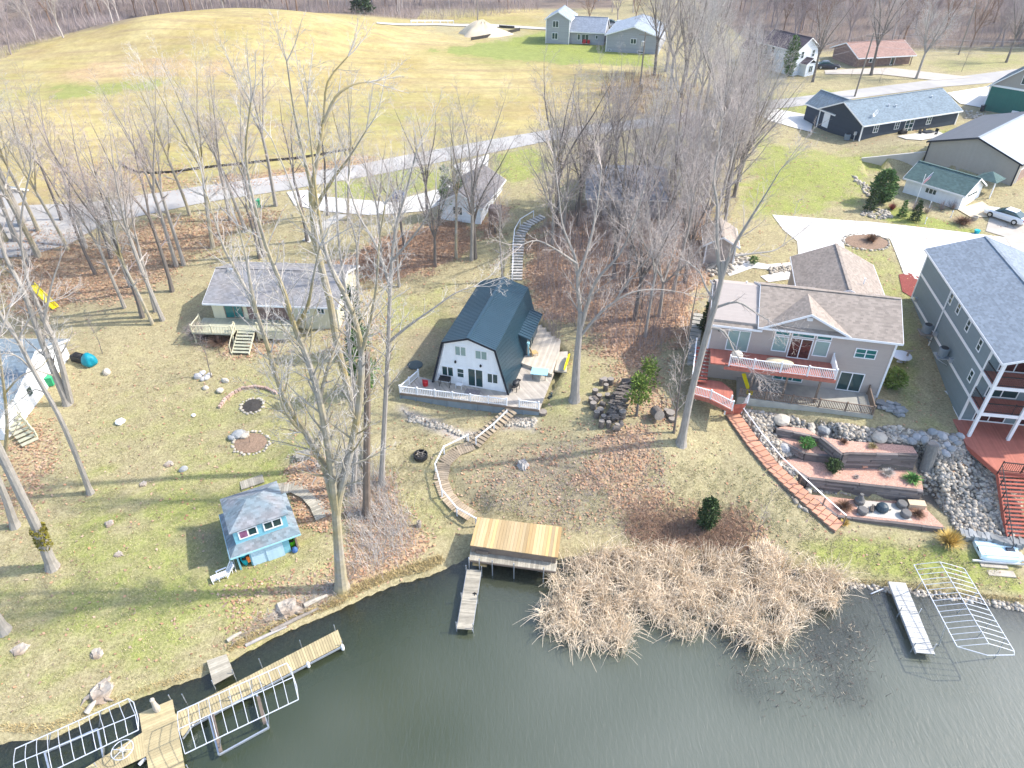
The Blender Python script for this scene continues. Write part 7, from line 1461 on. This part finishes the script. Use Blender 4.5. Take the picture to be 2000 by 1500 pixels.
tuft(t5(790,435,3.3),'tan grass mound beside the lime green shrub','drygrass',160,.45,.45,'grass clump','grass_clump',.5,.025); tuft(t5(840,470,3.3),'lower tan grass mound beside the diagonal wall','drygrass',140,.4,.45,'grass clump','grass_clump',.5,.025); tuft(t5(1215,455,4.2),'yellow grass clump in the middle of the top bed','drygrass',160,.5,.5,'grass clump','grass_clump',.5,.025); tuft(t5(990,420,4.2),'dark grass clump at the left of the top bed','brownbush',160,.5,.4,'shrub','brown_shrub',.5,.025); tuft(t5(1090,690,2.6),'small grey plant low in the middle terrace','twig',110,.3,.4,'plant','dry_plant',.5,.02); tuft(t5(1335,665,2.6),'pale bare bush in the middle terrace near the yucca','twig_pale',220,.6,.8,'shrub','dry_shrub',.4,.02); tuft(t5(600,500,2.6),'grey twiggy bush at the left end of the middle terrace','twig',240,.8,.8,'shrub','dry_shrub',.4,.02)
tuft(G(396,660),'dense grey twig bush against the cream deck corner','twig_far',700,1.9,1.6,'shrub','bare_shrub',.2,.02); tuft(G(430,672),'brown twig bush under the cream deck','twig_brown',500,1.2,1.5,'shrub','bare_shrub',.2,.02); tuft(G(1700,472),'reddish dry bush in the oval bed','brownbush',260,1.1,.9,'shrub','brown_shrub',.2,.03); tuft(G(1742,409),'red twig bush on the rocks below the big pine bush','mulch_red',200,1.0,.7,'shrub','red_shrub',.2,.02)
tuft(G(1880,437),'straw coloured bush beside the white sedan','brownbush',420,1.0,1.6,'shrub','brown_shrub',.3,.03)
for i,(u,v) in enumerate(((1785,410),(1810,416),(1838,410),(1860,408))): tuft(G(u,v),'thin bare shrub in the bed along the white garage wall','twig_far',90,1.5,.6,'shrub','bare_shrub',.1,.015)['group']='bare shrubs along the garage'
m = MB(); q = random.Random(9)
hb = G(103,1108)
for i in range(260):
    z = q.uniform(2.3,4.6); k = (z+.3)/6; c = WY(103+(70-103)*z/4.3, 1108+(1027-1108)*z/4.3, hb.y); a = q.uniform(0,6.28); p = Vector((c.x+.44*math.cos(a),c.y+.44*math.sin(a),hb.z+z)); s = .16; m.add([p+Vector((q.uniform(-s,s),q.uniform(-s,s),q.uniform(-s,s))) for _ in range(4)],[(0,1,2,3)])
m = m.build('ivy', MT['ivy']); pv = [o for o in bpy.data.objects if o.get('label','').startswith('thick leaning tree')][0]; m.parent = pv
for v in m.data.vertices: v.co -= pv.location
# ---------------------------------------------------------------- uncountable cover
def sample(poly, n, r):
    X = np.array([p[0] for p in poly]); Y = np.array([p[1] for p in poly]); out = np.zeros((0,2))
    while len(out) < n:
        c = np.stack([r.uniform(X.min(),X.max(),n*2), r.uniform(Y.min(),Y.max(),n*2)],-1); out = np.concatenate([out, c[inside(c[:,0],c[:,1],poly)]])
    return out[:n]
def bil(x, y):
    i = np.clip(np.searchsorted(gx, x)-1, 0, len(gx)-2); j = np.clip(np.searchsorted(gy, y)-1, 0, len(gy)-2)
    a = (x-gx[i])/(gx[i+1]-gx[i]); b = (y-gy[j])/(gy[j+1]-gy[j])
    return (Z[j,i]*(1-a)+Z[j,i+1]*a)*(1-b)+(Z[j+1,i]*(1-a)+Z[j+1,i+1]*a)*b
def rocks(name, pts, rmin, rmax, m, seed, sink=.25, pw=2.0):
    r = np.random.default_rng(seed); V, F = ico(1); V = np.array(V); F = np.array(F); n = len(pts)
    rad = rmin+(rmax-rmin)*r.random(n)**pw; s = rad[:,None]*r.uniform(.75,1.3,(n,3))*np.array([1,1,.75]); rot = r.uniform(0,6.28,n); c, s_ = np.cos(rot), np.sin(rot)
    P = V[None]*(1+r.uniform(-.14,.14,(n,len(V),1)))*s[:,None,:]; x = P[...,0]*c[:,None]-P[...,1]*s_[:,None]; y = P[...,0]*s_[:,None]+P[...,1]*c[:,None]
    z0 = bil(pts[:,0],pts[:,1])+rad*sink; VV = np.stack([x+pts[:,0:1], y+pts[:,1:2], P[...,2]+z0[:,None]],-1).reshape(-1,3)
    FF = (F[None]+np.arange(n)[:,None,None]*len(V)).reshape(-1,3); o = npmesh(name, VV, FF, m, True); tag(o, kind='stuff'); return o
r = np.random.default_rng(5)
RB = gpoly('1372,738 1425,790 1450,800 1706,838 1745,832 1800,845 1870,850 1895,862 1905,885 1990,940 1990,1062 1880,1052 1842,1000 1820,960 1600,1020 1640,1038 1560,990 1470,880 1405,790')
pts = sample(RB, 16000, r); keep = np.ones(len(pts), bool)
for poly, z in BEDS: keep &= ~(inside(pts[:,0],pts[:,1],poly) | (pdist(pts[:,0],pts[:,1],poly,True) < .3))
sx_ = np.array([(p.x,p.y) for p in sp]); keep &= pdist(pts[:,0],pts[:,1],sx_) > .8
soil = gpoly('1870,890 1900,890 1920,960 1880,1000 1850,960'); keep &= ~(inside(pts[:,0],pts[:,1],soil) & (r.random(len(pts)) < .6))
tag(rocks('riprap', pts[keep], .08, .23, MT['riprap'], 1), 'river stones covering the slope around the timber terraces', 'stones')
SR = gpoly('1650,1140 1740,1146 1800,1153 1880,1165 2000,1180 2000,1196 1880,1176 1740,1158 1660,1150'); tag(rocks('shore_stones', sample(SR, 620, r), .05, .2, MT['riprap'], 2), 'small stones along the right shoreline', 'stones')
GE = gpoly('795,822 880,842 905,856 940,868 935,860 905,846 880,832 800,812'); GE2 = gpoly('985,832 1040,834 1050,822 1046,816 1030,826 985,826'); tag(rocks('border_stones', np.concatenate([sample(GE,230,r),sample(GE2,110,r)]), .09,.22, MT['rock_pale'], 3), 'pale stones edging the gravel below the cabin deck', 'stones')
GB = gpoly('786,800 870,832 905,848 955,838 990,815 1045,818 1036,830 985,828 940,846 905,852 880,836 800,815'); tag(rocks('gravel', sample(GB, 3500, r), .04, .1, MT['riprap'], 4), 'grey gravel below the cabin deck wall', 'gravel')
for s, n_, sd_ in (('1410,500 1450,495 1470,505 1430,530 1390,540 1375,520',260,6),('1505,522 1548,520 1550,532 1500,536',110,7),('1690,405 1735,410 1745,425 1715,430 1680,420',160,8),('1660,340 1700,365 1712,385 1700,390 1668,352',120,9),('1885,216 1930,225 1925,236 1880,232',60,10)): tag(rocks('garden_rocks', sample(gpoly(s), n_, r), .08, .3, MT['rock_pale'], sd_), 'loose garden rocks in a planting bed', 'stones')
# leaves lying on the ground
A_ = np.gradient(gx)[None,:]*np.gradient(gy)[:,None]; wgt = (np.clip(leaf-.1,0,1)+.02*(field<.2)*(SD>1))*A_*((GY<120)&(np.abs(GX)<70)); wgt[SD<.3] = 0; wgt = (wgt/wgt.sum()).ravel()
n = 70000; ch = r.choice(len(wgt), n, p=wgt); px = GX.ravel()[ch]+r.uniform(-.3,.3,n); py = GY.ravel()[ch]+r.uniform(-.3,.3,n); pz = bil(px,py)+.03+r.random(n)*.05
a = r.uniform(0,6.28,n); sz = r.uniform(.07,.15,n); u = np.stack([np.cos(a),np.sin(a),r.uniform(-.5,.5,n)],-1)*sz[:,None]; v = np.stack([-np.sin(a),np.cos(a),r.uniform(-.5,.5,n)],-1)*sz[:,None]*.7; C = np.stack([px,py,pz],-1)
tag(npmesh('leaf_litter', np.stack([C-u,C-v,C+u,C+v],1).reshape(-1,3), np.arange(n*4).reshape(-1,4), MT['leaf']), 'brown fallen leaves scattered under the trees', 'leaves', kind='stuff')
# blades: reeds, undergrowth, bank grass
def blades(name, pts, hmin, hmax, lean, w, m, seed, z=None, label='', cat='', segs=3, bend=.9, dirw=None):
    r = np.random.default_rng(seed); n = len(pts); h = r.uniform(hmin,hmax,n); a = r.uniform(0,6.28,n); ln = lean*r.random(n)**.7
    d = np.stack([np.cos(a)*ln,np.sin(a)*ln,np.ones(n)],-1); 
    if dirw is not None: d[:,:2] += dirw
    d /= np.linalg.norm(d,axis=1)[:,None]; b2 = r.uniform(0,6.28,n); bd = np.stack([np.cos(b2)*.5,np.sin(b2)*.5,-np.ones(n)*.8],-1)*(bend*r.random(n)**1.5)[:,None]
    if dirw is not None: bd[:,:2] += dirw*.9*(bend*r.random(n))[:,None]*.5
    z0 = bil(pts[:,0],pts[:,1]) if z is None else np.full(n,z); P0 = np.stack([pts[:,0],pts[:,1],z0],-1); rows = []; s = np.stack([-np.sin(a),np.cos(a),np.zeros(n)],-1)*w
    for k in range(segs+1):
        t = k/segs; p = P0+d*(h*t)[:,None]+bd*(h*t*t*.6)[:,None]; ww = (1-.75*t); rows += [p-s*ww, p+s*ww]
    V = np.stack(rows,1); m_ = 2*(segs+1); base = np.arange(n)[:,None,None]*m_; F = np.array([[2*k,2*k+1,2*k+3,2*k+2] for k in range(segs)])[None]+base
    return tag(npmesh(name, V.reshape(-1,3), F.reshape(-1,4), m), label, cat, kind='stuff')
RE = wpoly('1062,1130 1090,1118 1130,1090 1230,1072 1330,1085 1430,1085 1500,1112 1560,1110 1620,1112 1658,1140 1645,1185 1600,1195 1560,1222 1545,1240 1520,1262 1480,1272 1440,1256 1400,1218 1362,1230 1350,1256 1290,1232 1262,1198 1235,1210 1226,1258 1210,1286 1160,1272 1100,1256 1062,1235 1055,1195 1085,1165', .1)
c = sample(RE, 430, r); cdir = r.normal(0,.45,(430,2)); k = r.integers(0,len(c),21000); of = r.normal(0,1,(21000,2))*(r.uniform(.14,.45,430)[k])[:,None]; rp = c[k]+of; dw = cdir[k]+of*1.0+r.normal(0,.12,of.shape)+np.array([0,-.3]); x_ = sample(RE, 3000, r); rp = np.concatenate([rp, x_]); dw = np.concatenate([dw, r.normal(0,.5,x_.shape)])
den = fnoise(rp[:,0],rp[:,1],2.0,9); ok = (r.random(len(rp)) < np.clip(.55+.75*den+.6*fnoise(rp[:,0],rp[:,1],4.5,12),.03,1)) & (pdist(rp[:,0],rp[:,1],RE,True)*np.where(inside(rp[:,0],rp[:,1],RE),1,-1) > -.35); rp = rp[ok]; dw = dw[ok]
zz = np.maximum(bil(rp[:,0],rp[:,1]), -.3)
dw = dw/np.maximum(1, np.linalg.norm(dw,axis=1)/.62)[:,None]; nr = len(rp); hh_ = r.uniform(1.1,2.2,nr); b_ = r.random(nr)**1.3*1.5; ra_ = r.uniform(0,6.28,nr); hd = dw*.9+np.stack([np.cos(ra_),np.sin(ra_)],-1)*.35; ln_ = dw*.35+r.normal(0,.1,dw.shape); sd_ = np.stack([-np.sin(ra_),np.cos(ra_)],-1)*.021; rows = []
for k_ in range(7):
    t_ = k_/6; xy = rp+(ln_*t_+hd*(b_*.75)[:,None]*t_**3)*hh_[:,None]; zz_ = .0+hh_*t_*(1-.5*b_*t_**2.2*.95); ww_ = sd_*(1-.7*t_)
    rows += [np.column_stack([xy-ww_, zz_]), np.column_stack([xy+ww_, zz_])]
Fr = np.array([[2*k_,2*k_+1,2*k_+3,2*k_+2] for k_ in range(6)])[None]+np.arange(nr)[:,None,None]*14
tag(npmesh('reeds', np.stack(rows,1).reshape(-1,3), Fr.reshape(-1,4), MT['reed']), 'pale dry cattail bed along the water', 'reeds', kind='stuff')
blades('reed_litter', sample(RE, 3000, r), .4, .9, 3.5, .018, MT['reed'], 12, .12, 'flattened dead cattail stalks lying in the reed bed', 'reeds', 3, .3)
ml = W(1497,1092,.3); an = r.uniform(0,6.28,900); rd_ = np.sqrt(r.random(900))*1.3; blades('reed_mound', np.stack([ml.x+rd_*np.cos(an),ml.y+rd_*np.sin(an)*.8],-1), .7,1.3,1.2,.025, MT['reed'],13,.5,'domed heap of dry reed stalks at the edge of the cattails','reeds',3,1.2)
BK = gpoly('450,1275 520,1235 600,1205 660,1185 700,1160 770,1132 830,1118 870,1098 860,1085 760,1118 690,1145 640,1178 560,1210 470,1250 440,1268'); blades('bank_grass', sample(BK, 3200, r), .2,.6,1.0,.02, MT['drygrass'],14,None,'dry golden grass hanging over the left bank','grass',3,1.4)
B2 = gpoly('0,1430 60,1435 110,1430 180,1395 260,1360 330,1340 400,1312 400,1300 300,1335 170,1380 100,1412 0,1415'); blades('shore_grass', sample(B2, 1300, r), .1,.3,1.0,.02, MT['drygrass'],15,None,'yellow grass fringe along the lower left shore','grass',2,1.2)
B3 = gpoly('1660,1132 1740,1135 1800,1142 1880,1155 2000,1170 2000,1178 1880,1165 1740,1146 1660,1142'); blades('shore_grass', sample(B3, 1200, r), .1,.3,1.0,.02, MT['drygrass'],16,None,'yellow grass fringe along the right shore','grass',2,1.2)
UG = wood; blades('undergrowth', sample(UG, 5200, r), .4,1.7,.6,.011, MT['twig_far'],17,None,'thin grey undergrowth stems in the dense wood','undergrowth',3,.5)
U2 = gpoly('60,440 150,470 330,425 480,410 540,420 480,455 400,500 360,520 300,560 200,590 60,620 -20,600 -20,520'); blades('undergrowth', sample(U2, 2200, r), .4,1.5,.6,.012, MT['twig_brown'],18,None,'thin brown undergrowth in the left grove','undergrowth',3,.5)
U3 = gpoly('1250,985 1330,1000 1420,1000 1470,1020 1470,1060 1420,1085 1330,1082 1240,1060 1220,1020'); blades('brush', sample(U3, 3600, r)+r.normal(0,.5,(3600,2)), .4,1.5,1.6,.014, MT['twig_brown'],19,None,'tangled grey brush around the dense round evergreen','brush',3,.7)
U4 = gpoly('685,880 745,925 785,1000 810,1055 765,1100 705,1115 690,1040 668,960'); blades('brush', sample(U4, 3400, r)+r.normal(0,.55,(3400,2)), .3,2.1,1.0,.012, MT['twig_pale'],20,None,'pale twiggy brush around the forked trees','brush',3,.7)
U5 = gpoly('1040,600 1100,620 1090,680 1045,670'); blades('brush', sample(U5, 700, r), .4,1.6,.8,.012, MT['twig_far'],21,None,'dark brush pressed against the cabin side','brush',3,.7)
U6 = gpoly('700,500 800,460 900,430 940,460 900,520 800,560 700,570'); blades('undergrowth', sample(U6, 2200, r), .3,1.4,.8,.011, MT['twig_brown'],22,None,'brown undergrowth between the cream house and the cottage','undergrowth',3,.5)
U7 = gpoly('1180,150 1270,140 1440,200 1440,260 1260,235 1170,190'); blades('undergrowth', sample(U7, 3000, r), .5,1.8,.6,.03, MT['twig_brown'],23,None,'brown scrub at the foot of the tall clump','undergrowth',3,.5)
U8 = gpoly('60,90 200,50 260,35 230,20 40,40 -60,100 -40,140'); blades('undergrowth', sample(U8, 6000, r), .6,2.8,.9,.022, MT['twig_far'],24,None,'scrub along the wood edge at the upper left','undergrowth',3,.5)
U9 = [Vector((58,160)),Vector((70,166)),Vector((150,172)),Vector((180,180)),Vector((180,240)),Vector((55,240))]; blades('undergrowth', sample(U9, 22000, r), .8,3.5,.9,.022, MT['twig_far'],25,None,'brown scrub under the wood behind the farmhouse','undergrowth',3,.5)
V9 = [Vector((-130,206)),Vector((-60,204)),Vector((-20,206)),Vector((8,224)),Vector((8,240)),Vector((-140,240))]; blades('undergrowth', sample(V9, 17000, r), .8,3.2,.9,.022, MT['twig_far'],26,None,'brown scrub under the wood behind the field crest','undergrowth',3,.5)
LW = gpoly('0,1420 180,1390 400,1300 560,1200 640,1120 640,1050 600,960 560,880 640,760 560,690 400,680 200,740 100,900 0,1000'); LR = gpoly('1440,905 1640,1038 1660,1050 1840,1070 1990,1110 1990,1160 1740,1135 1640,1120 1540,1080 1440,1000'); LM = gpoly('790,840 860,850 900,960 1000,960 1200,900 1300,900 1400,900 1480,1000 1250,1000 1100,1050 930,1000 850,1050 780,1050 760,900')
gb = np.concatenate([sample(LW, 60000, r), sample(LR, 16000, r), sample(LM, 20000, r)]); gb = gb[fnoise(gb[:,0],gb[:,1],1.6,31)+.5*fnoise(gb[:,0],gb[:,1],.5,32) > -.1]
blades('lawn_grass', gb, .06,.17,1.6,.02, MT['grass_blade'],33,None,'short rough lawn grass on the shore lots','grass',2,.6)
BD = gpoly('445,1262 520,1222 600,1190 660,1165 700,1120 690,1090 630,1150 560,1180 500,1215'); blades('bank_debris', sample(BD, 700, r), .3,1.1,6,.02, MT['wood_pale'],41,None,'broken grey sticks washed up along the left bank','sticks',2,.1)
blades('pond_weed', sample(wpoly('1430,1265 1560,1230 1650,1180 1700,1220 1720,1300 1650,1360 1540,1372 1450,1335', 0), 1300, r)+r.normal(0,.9,(1300,2)), .3,.8,4,.022, MT['pond_weed'],43,-.16,'dark brown weed under the shallow water beside the cattails','water weed',2,.1)
U10 = gpoly('1100,865 1290,845 1310,960 1250,1050 1120,1040 1000,1005 930,990 960,930'); blades('brush', sample(U10, 3600, r), .15,.7,1.8,.012, MT['twig_far'],44,None,'low dry weeds on the bare slope above the cattails','weeds',3,.8)
U11 = gpoly('1060,440 1200,400 1340,400 1370,520 1340,620 1290,690 1180,690 1100,640 1040,560'); blades('thicket', sample(U11, 5200, r), 1.2,4.2,.45,.012, MT['twig_far'],45,None,'tall thin brush filling the dense wood','brush',4,.5)
# dead stalks lying in the shallows
SH_ = wpoly('1420,1260 1560,1240 1640,1190 1680,1210 1700,1300 1640,1350 1540,1360 1440,1320', 0); blades('sunken_reeds', sample(SH_, 160, r), .2,.6,5,.011, MT['reed'],27,-.05,'broken reed stalks floating in the shallows','reeds',2,.1)

# ---------------------------------------------------------------- thin spring haze over the whole place
hm = bpy.data.materials.new('haze'); hm.use_nodes = True; hn = hm.node_tree.nodes; hn.clear(); ho_ = hn.new('ShaderNodeOutputMaterial'); pv_ = hn.new('ShaderNodeVolumePrincipled')
pv_.inputs['Color'].default_value = (.86,.92,1,1); pv_.inputs['Density'].default_value = .00016; pv_.inputs['Anisotropy'].default_value = .2
hm.node_tree.links.new(pv_.outputs[0], ho_.inputs['Volume'])
hz_ = MB().box(-720,720,-330,1010,-3.4,47.5).build('haze', hm); tag(hz_, kind='stuff')
